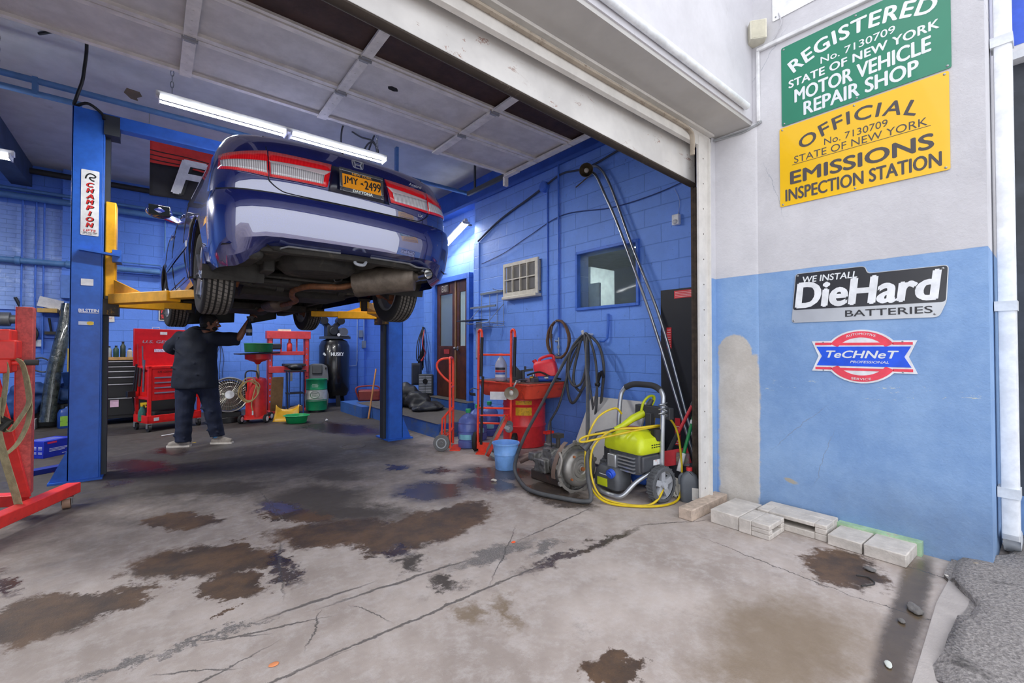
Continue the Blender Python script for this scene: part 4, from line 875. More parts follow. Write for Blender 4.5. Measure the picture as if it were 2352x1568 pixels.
for s in (-1, 1):
    w = wheel(s); w.location = (s*.775, 0, .22)
    w2 = wheel(s); w2.location = (s*.775, 2.74, .22); w2.rotation_euler = (0, 0, .06)
# ---------------------------------------------------------------- underside
b = MB()
def fl_(u, v):
    y = -.86+4.3*v; x = (-.80+1.6*u)*(1.07 if y < -.5 else 1)
    z = .30+.02*noise.noise(Vector((x*3, y*3, 0)))-.03*(abs(math.sin(x*9)) > .85)
    if y < -.5: z += .03
    return (x, y, z)
b.grid(fl_, 40, 90); b.build('floor_pan', UNDER, car)
MB().tube([(x, yrear(x, .24)+.10+.03*abs(x), .315) for x in [k*.1-.72 for k in range(15)]], (.028, .05), 8).build('bumper_beam', UNDER, car)
for x0, x1 in ((-.52, -.12), (.12, .66)):
    MB().tube([(x, -.90+.06*abs(x), .335-.02*(abs(x) > .5)) for x in [x0+(x1-x0)*k/8 for k in range(9)]], (.006, .022), 8).build('lower_flange', PALE, car)
MB().lathe([(.0, -.08), (.24, -.075), (.29, -.03), (.30, .05)], (-.14, -.45, .30), n=32).build('spare_wheel_well', UNDER, car)
MB().box(-.52, .46, .42, 1.0, .13, .30).build('fuel_tank', UNDER, car, bev=.04)
MB().box(-.50, .50, -.08, .16, .17, .27).bar((-.5, .3, .22), (-.5, -.5, .26), .08, .1).bar((.5, .3, .22), (.5, -.5, .26), .08, .1).bar((-.5, .16, .2), (.5, .16, .2), .09, .07).build('rear_subframe', UNDER, car, bev=.012)
for s in (-1, 1):
    MB().tube([(s*.26, -.12, .19), (s*.45, -.14, .185), (s*.66, -.05, .20)], .018, 8).tube([(s*.66, -.05, .2), (s*.67, -.05, .2)], .03, 8).build('lower_link', UNDER, car)
    MB().tube([(s*.28, .12, .17), (s*.66, .05, .19)], .024, 8).cyl((s*.24, .12, .17), (s*.30, .12, .17), .035, 10).build('control_arm', UNDER, car)
    MB().bar((s*.52, .75, .22), (s*.66, .08, .20), .05, .04).build('trailing_arm', UNDER, car, bev=.01)
    MB().cyl((s*.60, -.02, .20), (s*.70, 0, .22), .075, 16).cyl((s*.60, -.05, .2), (s*.60, -.12, .2), .025, 10).build('hub_carrier', RUST, car)
    sp = MB(); sp.tube([(s*.56+.055*math.cos(a), .02+.055*math.sin(a), .24+a*.0065) for a in [k*.4 for k in range(78)]], .007, 6); sp.build('coil_spring', BLACK, car)
    MB().cyl((s*.58, -.02, .2), (s*.56, .02, .55), .028, 12).build('damper', BLACK, car)
    MB().bar((s*.62, .5, .235), (s*.62, 2.3, .235), .05, .05).build('sill_rail', UNDER, car)
MB().tube([(-.55, -.17, .21), (-.5, -.24, .21), (0, -.26, .20), (.5, -.24, .21), (.55, -.17, .21)], .011, 8).build('anti_roll_bar', UNDER, car)
mu = MB(); mu.tube([Vector((.20, -.36, .20)), Vector((.21, -.365, .20)), Vector((.22, -.37, .20)), Vector((.58, -.72, .255)), Vector((.59, -.73, .255)), Vector((.60, -.735, .255))], [.05, .11, .12, .12, .11, .05], 24)
mu = mu.build('muffler', MUFF, car, ang=50)
MB().tube([(.575, -.70, .245), (.585, -.80, .25), (.59, -.86, .252)], .042, 18).tube([(.59, -.86, .252), (.60, -.95, .255)], [.046, .048], 20, cap=False).tube([(.60, -.95, .255), (.59, -.85, .25)], [.041, .04], 20, cap=False).build('tail_pipe', CHROME, mu)
MB().tube(cr([(.20, -.36, .19), (.10, -.30, .165), (-.02, -.28, .16), (-.12, -.15, .165), (-.16, .1, .15), (-.10, .35, .12), (.0, .6, .105), (.05, 1.4, .12), (.05, 2.3, .13)], 6), .026, 12).build('exhaust_pipe', RUST, car)
MB().lathe([(.04, -.25), (.085, -.2), (.085, .2), (.04, .25)], (.05, 1.5, .13), (0, 1, 0), 20, sx=1.4, sy=.8).build('catalyst', MUFF, car)
MB().tube(cr([(.06, -.42, .30), (.09, -.38, .22), (.05, -.33, .21), (.02, -.36, .29)], 5), .008, 6).build('exhaust_hanger', BLACK, car)
MB().tube(cr([(.02, -.86, .33), (.0, -.88, .28), (.06, -.9, .27), (.10, -.86, .33)], 5), .012, 8).box(-.05, .16, -.88, -.80, .31, .33).build('tow_hook', PALE, car)
for s in (-1, 1): MB().box(s*.71-.10, s*.71+.11, -.80, -.37, .24, .32).build('splash_guard', UNDER, car, bev=.03)
MB().box(-.62, .62, 2.25, 2.4, .13, .22).box(-.62, -.5, 2.3, 3.0, .17, .24).box(.5, .62, 2.3, 3.3, .13, .22).box(-.35, .3, 2.5, 3.25, .16, .35).build('engine_cradle', UNDER, car, bev=.02)
ss = MB(); ss.grid(lambda u, v: (-.42+.62*u, 2.3+.95*v, .15-.04*math.sin(v*PI)*u), 8, 8); ss.build('splash_shield', M('232322', .75, bump=(14, .3)), car, solid=.012)
ss = MB(); ss.grid(lambda u, v: (-.62+.56*u, 3.25+.04*v, .22-.26*v+.05*u*v), 8, 6); ss.build('hanging_undertray', M('23241f', .7, bump=(14, .3)), car, solid=.01)
ss = MB(); ss.grid(lambda u, v: (.14+.36*u, 3.28+.04*v, .22-.22*v*(1-.4*u)), 8, 6); ss.build('hanging_undertray', M('23241f', .7, bump=(14, .3)), car, solid=.01)
# ================================================================ along the right wall
DARKFIN = NG('fin_rows'); fs = DARKFIN.ramp(DARKFIN.math('SINE', DARKFIN.math('MULTIPLY', DARKFIN.sep(DARKFIN.co)[1], 600)), -.4, .4)
DARKFIN.end(DARKFIN.mix(fs, lin('2b2a29'), lin('8e8c8a')), .6, .3); DARKFIN = DARKFIN.m
IVORY = M('c9c4b6', .5, dirt=('8f8471', 6, .62, .6))
ac = wthing('air_conditioner', 'ivory air conditioner set through the blue block wall', 'air conditioner', (4.25, 5.04, 2.1))
MB().box(4.27, 4.75, 4.67, 5.41, 2.13, 2.57).build('casing', IVORY, ac, bev=.004)
MB().box(4.255, 4.27, 4.71, 5.37, 2.17, 2.53).build('fins', DARKFIN, ac)
b = MB(); holed(b, 4.64, 5.44, 2.09, 2.60, [(4.70, 4.87, 2.15, 2.34), (4.70, 4.87, 2.355, 2.55), (4.885, 5.03, 2.15, 2.34), (4.885, 5.03, 2.355, 2.55), (5.045, 5.21, 2.15, 2.34), (5.045, 5.21, 2.355, 2.55), (5.225, 5.40, 2.15, 2.34), (5.225, 5.40, 2.355, 2.55)], lambda a, c, d, e: b.box(4.225, 4.255, a, c, d, e)); b.build('grille_frame', IVORY, ac)
MB().box(4.18, 4.30, 4.64, 5.42, 2.045, 2.09).build('drip_tray', IVORY, ac, bev=.008)
# conduits, junction disc, cable
t = wthing('air_line', 'pale blue air pipe down the wall ending in brass fittings behind the brown hose', 'pipe', (4.27, 4.27, 1.7))
MB().cyl((4.27, 4.27, 1.45), (4.27, 4.27, 3.80), .014, 10).build('pipe', BPAINT, t); MB().cyl((4.27, 4.27, 1.22), (4.27, 4.27, 1.62), .012, 10).cyl((4.27, 4.27, 1.40), (4.27, 4.33, 1.40), .014, 8).sph((4.27, 4.27, 1.22), .024, 10).cyl((4.27, 4.27, 1.30), (4.27, 4.27, 1.34), .022, 8).cyl((4.22, 4.27, 1.22), (4.27, 4.27, 1.22), .012, 8).build('fittings', M('9aa6b4', .4, .6), t)
pipe('thin blue upright conduit on the right wall beside the air conditioner', [(4.285, 4.5, 1.5), (4.285, 4.5, 3.56)], .012, BPAINT, 'conduit')
tag(MB().cyl((4.24, 4.55, 3.575), (4.3, 4.55, 3.575), .075, 24).cyl((4.235, 4.55, 3.575), (4.24, 4.55, 3.575), .06, 24).build('junction_box', BPAINT), 'round blue junction box high on the right wall', 'junction box')
tag(MB().tube(cr([(4.28, 6.2, 3.12), (4.28, 5.6, 3.34), (4.28, 4.9, 3.50), (4.275, 4.63, 3.56)], 6), .016, 8).tube(cr([(4.275, 4.48, 3.6), (4.28, 4.2, 3.66), (4.28, 3.75, 3.60), (4.28, 3.2, 3.66), (4.28, 2.4, 3.72), (4.28, 2.05, 3.74)], 6), .013, 8).build('armoured_cable', M('3a4256', .7)), 'dark cable clipped along the right wall through the round box', 'cable')
tag(MB().tube(cr([(4.285, 6.1, 2.72), (4.285, 5.5, 2.80), (4.285, 4.9, 2.95), (4.285, 4.2, 3.10), (4.285, 3.4, 3.0), (4.285, 2.8, 3.0), (4.285, 2.3, 3.06)], 8), .006, 6).build('thin_wire', M('223a78', .6)), 'thin wire sagging across the right wall above the air conditioner', 'cable')
pipe('short blue bent pipe stub on the wall below the office window', [(4.27, 3.43, 1.72), (4.27, 3.43, 1.58), (4.26, 3.44, 1.42), (4.25, 3.48, 1.39), (4.25, 3.54, 1.39)], .016, BPAINT, 'pipe_stub')
t = wthing('motion_sensor', 'small white sensor box high on the wall beside the door track', 'sensor', (4.3, 2.53, 2.6))
MB().box(4.25, 4.3, 2.49, 2.57, 2.60, 2.71).build('housing', M('dfe2e6', .4), t, bev=.008); MB().sph((4.25, 2.53, 2.63), (.02, .03, .025), 10).build('lens', M('c3c6ca', .3), t)
MB().tube(cr([(4.29, 2.52, 2.71), (4.29, 2.5, 2.85), (4.29, 2.56, 3.0)], 4), .003, 5).build('wire', M('9fb2dc', .5), t)
# reflector lamp high on the wall, light steel tubes leaning from it
t = wthing('reflector_lamp', 'bell shaped reflector lamp high on the right wall', 'lamp', (4.2, 3.63, 3.45))
MB().lathe([(.02, .10), (.05, .09), (.075, .03), (.085, -.02), (.08, -.02), (.06, .03), (.03, .06)], (4.10, 3.62, 3.475), (.8, .55, .1), 28, cap=False).build('shade', M('7e725f', .35, .7), t)
MB().sph((4.09, 3.61, 3.47), .03, 12).build('bulb', M('c9bfae', .2), t); MB().cyl((4.17, 3.67, 3.485), (4.30, 3.75, 3.50), .02, 10).cyl((4.27, 3.72, 3.48), (4.27, 3.95, 3.40), .008, 6).build('bracket', M('5a5248', .5, .5), t)
def lean(name, pts, r, m, label, cat, group=None): return tag(MB().tube(cr(pts, 8), r, 10).build(name, m), label, cat, group)
TUBEM = M('a7a9ab', .3, .9, var=.2, scale=4)
lean('steel_tube', [(4.21, 3.74, 3.50), (4.2, 3.573, 3.44), (4.19, 3.40, 3.12), (4.18, 3.19, 2.68), (4.16, 2.75, 1.6), (4.14, 2.33, .40), (4.12, 2.19, .0)], .016, TUBEM, 'left of two long bent steel tubes leaning across the right wall', 'tube')
lean('steel_tube', [(4.23, 3.74, 3.56), (4.22, 3.55, 3.53), (4.22, 3.36, 3.26), (4.2, 3.04, 2.48), (4.19, 2.66, 1.577), (4.17, 2.325, .495), (4.16, 2.14, .0)], .016, TUBEM, 'right of two long bent steel tubes leaning across the right wall', 'tube')
t = wthing('black_board', 'tall black board with red stickers leaning on the wall by the door jamb', 'board', (4.26, 2.4, 0))
MB().prism([(0, 0), (.60, 0), (.60, 1.92), (0, 1.92)], .012, Matrix(((0, 0, 1, 4.23), (-1, 0, 0, 2.69), (0, 1, 0, 0), (0, 0, 0, 1)))).build('panel', M('1f2126', .55, dirt=('4a4c52', 30, .68, .5)), t)
RS = M('d8323a', .45)
for nm, (y0, y1, z0, z1) in (('sticker', (2.30, 2.53, 1.82, 1.90)), ('sticker', (2.565, 2.62, 1.30, 1.52)), ('sticker', (2.47, 2.53, .30, .58))):
    s_ = MB().box(4.226, 4.23, y0, y1, z0, z1).build(nm, RS, t)
    b = MB(); n = 4 if y1-y0 > .1 else 8
    for k in range(n):
        if n == 4: b.box(4.2248, 4.226, y0+.012, y1-.012, z0+.012+k*.016, z0+.017+k*.016)
        else: b.box(4.2248, 4.226, y0+.008, y1-.008, z0+.015+k*.025, z0+.022+k*.025)
    b.build('small_print', M('f0c9c5', .5), s_)
# wire display rack and plastic sleeve
WIRE = M('8d959c', .4, .6)
t = wthing('wire_rack', 'grey wire hook rack fixed beside the wooden door', 'rack', (4.28, 5.8, 1.7))
b = MB()
for y in (5.48, 5.65, 5.85, 6.08): b.cyl((4.27, y, 1.66), (4.27, y, 2.22), .005, 6)
for z in (1.66, 1.72, 2.22): b.cyl((4.27, 5.46, z), (4.27, 6.1, z), .005, 6)
for y in (5.48, 6.08): b.cyl((4.27, y, 2.0), (4.0, y+.05, 1.70), .005, 6); b.cyl((4.0, y+.05, 1.70), (4.27, y, 1.68), .005, 6)
b.cyl((4.0, 5.53, 1.70), (4.0, 6.13, 1.70), .005, 6); b.build('frame', WIRE, t)
for z, x in ((2.20, 4.25), (1.98, 4.20)): MB().bar((x, 5.48 if z > 2.1 else 5.6, z), (x, 6.08 if z > 2.1 else 6.3, z), .022, .03).build('rail', M('6f7a84', .5), t)
hk = None
for z, x, ys in ((2.20, 4.25, (5.5, 5.6, 5.7, 5.8, 5.9, 6.0)), (1.98, 4.20, (5.7, 5.82, 5.94, 6.06, 6.18))):
    for y in ys:
        h = MB().tube([(0, 0, 0), (-.13, .02, .012), (-.16, .025, .03)], .004, 6).build('hook', WIRE, t) if not hk else hk.copy()
        if hk: C.objects.link(h); h.parent = t
        h.location = (x, y, z); hk = hk or h
MB().box(-.09, .09, -.34, .34, -.008, .008).build('tray', M('33373c', .4), t, (4.10, 6.12, 1.76), bev=.003)
MB().grid(lambda u, v: (4.17+.02*math.sin(v*9)*u, 6.10-.15*u, 1.74-.62*v), 6, 14).build('plastic_sleeve', M('cfd6dc', .15, trans=.6, var=.05), t, solid=.002)
# ---------------------------------------------------------------- step: heater, cover
t = thing('fan_heater', 'grey louvred box heater standing at the left of the wooden door', 'heater', (4.30, 8.02, .365), math.radians(-52))
MB().box(-.15, .15, -.09, .09, .02, .42).build('case', M('4a4e52', .5), t, bev=.012)
b = MB()
for k in range(11): z = .06+k*.031; b.box(-.13, -.005, -.096, -.09, z, z+.017); b.box(.005, .13, -.096, -.09, z, z+.017)
b.build('louvre', M('b7bcc2', .4), t); MB().lathe([(.055, 0), (.05, .012), (.0, .014)], (0, -.092, .28), (0, -1, 0), 24).build('fan_boss', BLACK, t)
for x in (-.11, .11): MB().box(x-.02, x+.02, -.08, .08, 0, .02).build('foot', BLACK, t)
b = MB()
for c, r in (((3.85, 7.2, .26), (.30, .42, .07)), ((3.8, 7.5, .34), (.24, .34, .16)), ((3.72, 7.75, .42), (.22, .25, .24)), ((3.62, 7.0, .25), (.16, .16, .05))): b.sph(c, r, 16)
tag(b.build('bagged_cover', M('26282b', .5, bump=(14, .5)), fuse=.02, smooth=3, disp=(7, .05)), 'crumpled black bag slumped on the blue step behind the right lift post', 'bag')
b = MB().tube(cr([(4.40, 8.4, 1.75), (4.38, 8.35, 1.5), (4.40, 8.4, 1.1), (4.35, 8.3, .9)], 5), .02, 8)
for k in range(5): b.tube(cr([(4.40, 8.42, 1.72), (4.22+.04*k, 8.3, 1.4), (4.24+.03*k, 8.34, 1.05-.05*k), (4.40, 8.42, 1.3)], 6), .010, 6)
b.cyl((4.40, 8.42, 1.73), (4.46, 8.42, 1.73), .015, 8)
t = wthing('cable_bundle', 'tangle of black and red jumper cables hanging beyond the blue step', 'cables', (4.6, 8.4, 1)); b.build('black_cable', BLACK, t)
MB().tube(cr([(4.38, 8.3, 1.68), (4.30, 8.22, 1.4), (4.38, 8.26, 1.2), (4.26, 8.2, 1.05), (4.38, 8.3, 1.08)], 6), .011, 6).build('red_cable', M('b52a24', .5), t)
MB().grid(lambda u, v: (4.24+.08*math.sin(u*5), 8.22+.2*u, 1.0-.45*v), 6, 8).build('cloth', M('2a3040', .8), t, solid=.01)
# ---------------------------------------------------------------- hand trucks
OR = M('f5482e', .35); GRIP = M('1d1d20', .6); HUB = M('aab0b4', .5)
def truckwheel(b_, par, c, ax, r=.105, m2=HUB, mt=M('6b6b6b', .8)):
    w = MB().lathe([(r*.72, -.026), (r*.95, -.024), (r, -.012), (r, .012), (r*.95, .024), (r*.72, .026)], c, ax, 28).build('wheel', mt, par)
    MB().lathe([(r*.74, -.02), (r*.6, -.028), (r*.25, -.02), (r*.2, -.03), (r*.2, .03), (r*.25, .02), (r*.6, .028), (r*.74, .02)], c, ax, 24).build('hub', m2, w)
t = thing('hand_truck', 'orange hand truck with a loop handle and grey wheels beside the step', 'hand truck', (3.02, 5.05, 0), math.radians(-39))
b = MB()
for y in (-.15, .15): b.tube([(.04, y, .03), (.04, y, 1.10)], .016, 10)
b.tube(cr([(.04, -.15, 1.10), (.035, -.13, 1.16), (.03, -.10, 1.175), (.02, 0, 1.18), (.03, .10, 1.175), (.035, .13, 1.16), (.04, .15, 1.10)], 4), .016, 10)
for z in (.24, .5, .80): b.bar((.04, -.15, z), (.04, .15, z), .03, .012)
b.build('frame', OR, t)
MB().tube(cr([(.04, 0, .84), (-.06, 0, .92), (-.14, 0, 1.02), (-.15, 0, 1.10), (-.10, 0, 1.155), (-.02, 0, 1.17), (.03, 0, 1.17)], 6), .015, 10).build('loop_handle', OR, t)
for y in (-.13, .13): MB().tube([(.04, y, .52), (-.06, y, .40), (-.07, y, .12)], .012, 8).bar((-.07, y, .15), (.04, y, .22), .02, .01).build('axle_brace', OR, t)
MB().box(.04, .17, -.17, .17, 0, .012).build('toe_plate', OR, t); MB().cyl((-.06, -.2, .105), (-.06, .2, .105), .009, 8).build('axle', STEEL, t)
MB().box(.02, .024, .05, .10, .55, .80).build('label_strip', M('d9dccf', .5), t)
for y in (-.19, .19): truckwheel(None, t, (-.06, y, .105), (0, 1, 0))
t = thing('hand_truck', 'red hand truck with hooked tops and black grips behind the leaning dolly', 'hand truck', (3.335, 4.475, 0), math.radians(-49))
b = MB()
for x in (-.21, .21):
    b.tube(cr([(x, 0, .04), (x, .02, .6), (x, .05, 1.44), (x+.005, .03, 1.51), (x+.03, .0, 1.535), (x+.055, -.02, 1.51), (x+.06, -.02, 1.42)], 5), .0165, 10)
for z in (.10, .36, .55, 1.22): b.tube([(-.21, z*.035, z), (.21, z*.035, z)], .013, 8)
b.build('frame', OR, t)
for x in (-.15, .27): MB().tube([(x, -.02, 1.44), (x-.01, -.035, .95)], .02, 10).build('grip', GRIP, t)
MB().tube([(-.135, -.04, .95), (-.16, -.03, .10)], .017, 8).build('grip_post', GRIP, t)
MB().box(-.2, .2, -.15, 0, .0, .014).box(-.2, .2, -.01, .01, 0, .12).build('toe_plate', OR, t); MB().box(-.17, .19, -.06, .02, .46, .475).build('shelf_bar', OR, t)
MB().tube(cr([(-.20, -.01, .78), (-.26, -.03, .80), (-.30, -.05, .77), (-.30, -.03, .73), (-.24, .0, .72)], 5), (.004, .03), 6).build('strap', GRIP, t)
MB().box(-.05, .16, -.012, -.008, .66, .76).build('sign_plate', M('d8dade', .5), t)
for x in (-.25, .25): truckwheel(None, t, (x, .06, .12), (1, 0, 0), .12, M('3a3c3e', .6), M('1f1f20', .8))
# ---------------------------------------------------------------- water jugs
JUG = M('7d90d8', .08, trans=.45, var=.1); CAPM = M('2fa86a', .4)
def jug(loc, label, rz=0):
    t = thing('water_jug', label, 'jug', loc, rz, 'blue water jugs by the hand trucks')
    pr = [(.10, 0), (.125, .008), (.134, .03), (.134, .085), (.126, .095), (.126, .105), (.134, .115), (.134, .19), (.126, .20), (.126, .21), (.134, .22), (.134, .30), (.127, .31), (.127, .318), (.133, .328), (.12, .37), (.07, .42), (.03, .44), (.028, .475)]
    MB().lathe(pr, n=32).build('bottle', JUG, t); MB().lathe([(.034, .455), (.036, .46), (.036, .50), (.03, .505)], n=18).build('cap', CAPM, t)
    MB().grid(lambda u, v: (.1355*math.sin(-.9+1.3*u), -.1355*math.cos(-.9+1.3*u), .12+.065*v), 10, 2).build('label', M('7fc4d6', .5), t); return t
jug((3.25, 4.93, 0), 'blue water jug with a green cap right beside the orange hand truck', -.7)
jug((3.62, 5.25, 0), 'blue water jug standing behind the front jug', -.3)
jug((3.95, 5.42, 0), 'blue water jug under the left end of the red parts washer', -.5)
# ---------------------------------------------------------------- parts washer and what lies on it
PW = M('de4a32', .5, dirt=('6b2c20', 5, .58, .6), scale=4)
t = wthing('parts_washer', 'red parts washer basin set on a red steel drum against the wall', 'parts washer', (3.9, 4.6, 0))
d_ = MB().lathe([(.27, 0), (.285, .01), (.285, .26), (.297, .28), (.285, .30), (.285, .53), (.297, .55), (.285, .57), (.285, .66), (.29, .68), (.27, .69)], (3.94, 4.60, 0), n=48).build('drum', M('e8363a', .35, dirt=('7d1a1a', 5, .6, .5)), t)
MB().grid(lambda u, v: (3.94+.2865*math.cos(3.05+.75*u+.55), 4.60+.2865*math.sin(3.05+.75*u+.55), .43+.19*v), 10, 2).build('warning_label', M('e8b61a', .5, dirt=('b3861a', 30, .5, .8)), d_)
ti = [[(x, y, z) for x, y in [(3.86+a, 4.57+c) for a, c in rrect(w, l, r, 5)]] for w, l, r, z in ((.60, .94, .07, .665), (.63, .98, .07, .68), (.68, 1.06, .05, .845), (.72, 1.10, .04, .85), (.72, 1.10, .04, .865), (.66, 1.02, .04, .865), (.62, .98, .05, .80), (.58, .94, .05, .79))]
MB().rings(ti).build('basin', PW, t); MB().box(3.53, 4.19, 4.05, 5.09, .862, .874).build('worktop', M('6e4a3c', .7, var=.3, dirt=('3b2c26', 7, .5, .7)), t, bev=.004)
zt = .874
t = thing('fluid_jug', 'clear gallon jug of pink fluid standing on the red basin', 'jug', (3.585, 4.66, zt), math.radians(-50))
MB().lathe([(.072, 0), (.08, .01), (.08, .20), (.07, .24), (.04, .29), (.022, .315), (.022, .335)], n=28, sx=1, sy=.92).build('bottle', M('cfd4e4', .12, trans=.55, var=.04), t)
MB().lathe([(.0755, .004), (.0765, .018), (.0765, .03)], n=28, sx=1, sy=.92).build('pink_fluid', M('e6707a', .3), t); MB().lathe([(.024, .33), (.024, .355), (.02, .36)], n=16).build('cap', M('e88a92', .4), t)
lb = MB().grid(lambda u, v: (.081*math.sin(-.95+1.9*u), -.0748*math.cos(-.95+1.9*u), .05+.13*v), 10, 2).build('label', M('c9cfdc', .5), t)
for z0, z1, m in ((.145, .178, M('23263a', .5)), (.115, .142, M('c23a44', .5)), (.085, .112, M('3a62b8', .5))): MB().grid(lambda u, v: (.0818*math.sin(-.93+1.86*u), -.0756*math.cos(-.93+1.86*u), z0+(z1-z0)*v), 10, 1).build('print_band', m, lb)
tag(MB().prism([(-.08, 0), (.09, 0), (.08, .10), (-.02, .21), (-.05, .21)], .03, frame((3.72, 4.50, zt), (-.63, -.777, 0), (.777, -.63, 0))).build('black_wedge', M('3a3b3e', .6), bev=.004), 'dark grey wedge shaped guard standing behind the clear jug', 'guard')
t = wthing('spray_gun', 'heap of spray gun and air fittings on the red basin behind the hose', 'tools', (3.8, 4.3, zt))
MB().cyl((3.68, 4.32, zt+.02), (3.68, 4.32, zt+.14), .022, 12).cyl((3.68, 4.32, zt), (3.68, 4.32, zt+.03), .034, 14).bar((3.66, 4.36, zt+.13), (3.76, 4.22, zt+.16), .03, .03).cyl((3.70, 4.30, zt+.15), (3.70, 4.30, zt+.20), .014, 8).build('spray_head', M('3d3f44', .4, .5), t)
MB().cyl((3.78, 4.30, zt+.03), (3.95, 4.14, zt+.05), .028, 12).cyl((3.80, 4.26, zt+.03), (3.80, 4.26, zt+.10), .02, 10).box(3.72, 3.80, 4.16, 4.22, zt, zt+.05).build('valve_body', STEEL, t)
MB().cyl((3.84, 4.22, zt+.035), (4.02, 4.12, zt+.035), .035, 14).build('blue_filter', M('2f52b0', .4), t); MB().cyl((3.74, 4.25, zt+.05), (3.76, 4.21, zt+.05), .024, 10).build('brass_nut', M('b0863a', .35, .8), t)
MB().tube(cr([(3.78, 4.36, zt+.08), (3.9, 4.25, zt+.12), (4.0, 4.14, zt+.06), (4.12, 4.08, zt+.03)], 6), .012, 8).build('black_hose', BLACK, t)
t = thing('fuel_can', 'red plastic fuel can tipped on the right end of the basin', 'can', (4.06, 4.26, zt+.045), math.radians(-55))
b = MB(); b.rings([[(x, y, z) for x, y in rrect(w, dd, .035, 4)] for w, dd, z in ((.20, .13, 0), (.23, .155, .012), (.23, .155, .15), (.20, .14, .185), (.16, .11, .20))]); t.scale = (1.3, 1.15, 1.15); cb = b.build('body', M('ea3440', .4), t, rot=(0, -.22, 0))
MB().tube(cr([(.095, 0, .15), (.105, 0, .225), (.05, 0, .24), (-.03, 0, .225), (-.05, 0, .19)], 5), .016, 8).build('handle', M('d82836', .4), cb); MB().cyl((-.085, 0, .18), (-.10, 0, .225), .024, 14).build('cap', M('c72432', .5), cb)
tag(MB().box(3.98, 4.16, 4.16, 4.40, zt, zt+.04).build('wood_wedge', M('8d95a0', .6)), 'grey flat block under the tipped red fuel can', 'block')
t = wthing('clamp_lamp', 'work lamp with a conical shade hanging on the front of the red basin', 'lamp', (3.5, 4.2, .8))
MB().tube(cr([(3.66, 4.22, .90), (3.58, 4.22, .912), (3.50, 4.21, .90), (3.455, 4.21, .86), (3.44, 4.22, .82)], 6), .011, 8).build('gooseneck', STEEL, t)
MB().lathe([(.022, .10), (.03, .08), (.045, .05), (.085, -.02), (.088, -.025), (.082, -.02), (.04, .05), (.02, .06)], (3.40, 4.21, .765), (.55, .68, .3), 28, cap=False).build('shade', M('b3aa9b', .4, .5), t); MB().sph((3.39, 4.2, .762), (.028, .028, .034), 12).build('bulb', M('d5d0c6', .2), t)
tag(MB().box(3.57, 3.62, 4.30, 4.335, zt, zt+.025).build('white_tin', WHITE), 'small white tin on the front edge of the red basin', 'tin')
# ---------------------------------------------------------------- leaning dolly and bucket
t = thing('furniture_dolly', 'red carpeted furniture dolly tipped up against the red hand truck', 'dolly')
W_ = Vector((.179, -.145, .44)).normalized(); N_ = Vector((-.342, .277, .23)).normalized(); U_ = W_.cross(N_).normalized()
t.matrix_world = Matrix(((U_.x, W_.x, N_.x, 3.12), (U_.y, W_.y, N_.y, 4.31), (U_.z, W_.z, N_.z, .05), (0, 0, 0, 1)))
MB().box(-.14, .14, .0, .05, -.02, .02).box(-.14, .14, .43, .48, -.02, .02).box(-.14, -.08, 0, .48, -.02, .02).box(.08, .14, 0, .48, -.02, .02).build('deck', M('e0402c', .5), t, bev=.004)
for x in (-.11, .11): MB().box(x-.032, x+.032, 0, .48, .02, .032).build('carpet_strip', M('7d7a76', .95, bump=(120, .5)), t)
for x, y in ((.13, .05), (.13, .40), (-.13, .05), (-.13, .40)):
    c = MB().box(x-.025, x+.025, y-.03, y+.03, -.024, -.02).box(x-.02, x-.016, y-.02, y+.02, -.08, -.024).box(x+.016, x+.02, y-.02, y+.02, -.08, -.024).build('caster', STEEL, t); MB().lathe([(.02, -.014), (.045, -.013), (.05, 0), (.045, .013), (.02, .014)], (x, y, -.075), (1, 0, 0), 22).build('wheel', M('6a6e72', .6), c)
t = thing('bucket', 'pale blue plastic bucket standing in a wet patch', 'bucket', (2.99, 3.80, 0))
MB().lathe([(.108, 0), (.112, .006), (.125, .16), (.131, .16), (.131, .17), (.128, .175), (.140, .27), (.150, .27), (.150, .285), (.138, .285), (.122, .14), (.104, .01)], n=44).build('body', M('7aabea', .4, dirt=('9db9dd', 8, .62, .4)), t, ang=60)
MB().grid(lambda u, v: (.1345*math.sin(.35+.5*u), -.1345*math.cos(.35+.5*u), .225+.012*v), 6, 1).build('handle_grip', M('d8d3bb', .5), t)
tag(MB().cyl((3.26, 4.02, .05), (3.18, 3.96, .05), .05, 20).build('oil_filter', M('9a948a', .5, .3)), 'dirty metal canister lying behind the blue bucket', 'canister')
tag(MB().tube(cr([(3.18, 3.80, .06), (3.3, 3.7, .12), (3.45, 3.52, .13), (3.62, 3.34, .10)], 6), .045, 14).build('exhaust_tube', M('7b6660', .5, .4, dirt=('5a3a2c', 6, .55, .7))), 'rusty exhaust tube lying behind the transmission', 'exhaust pipe')
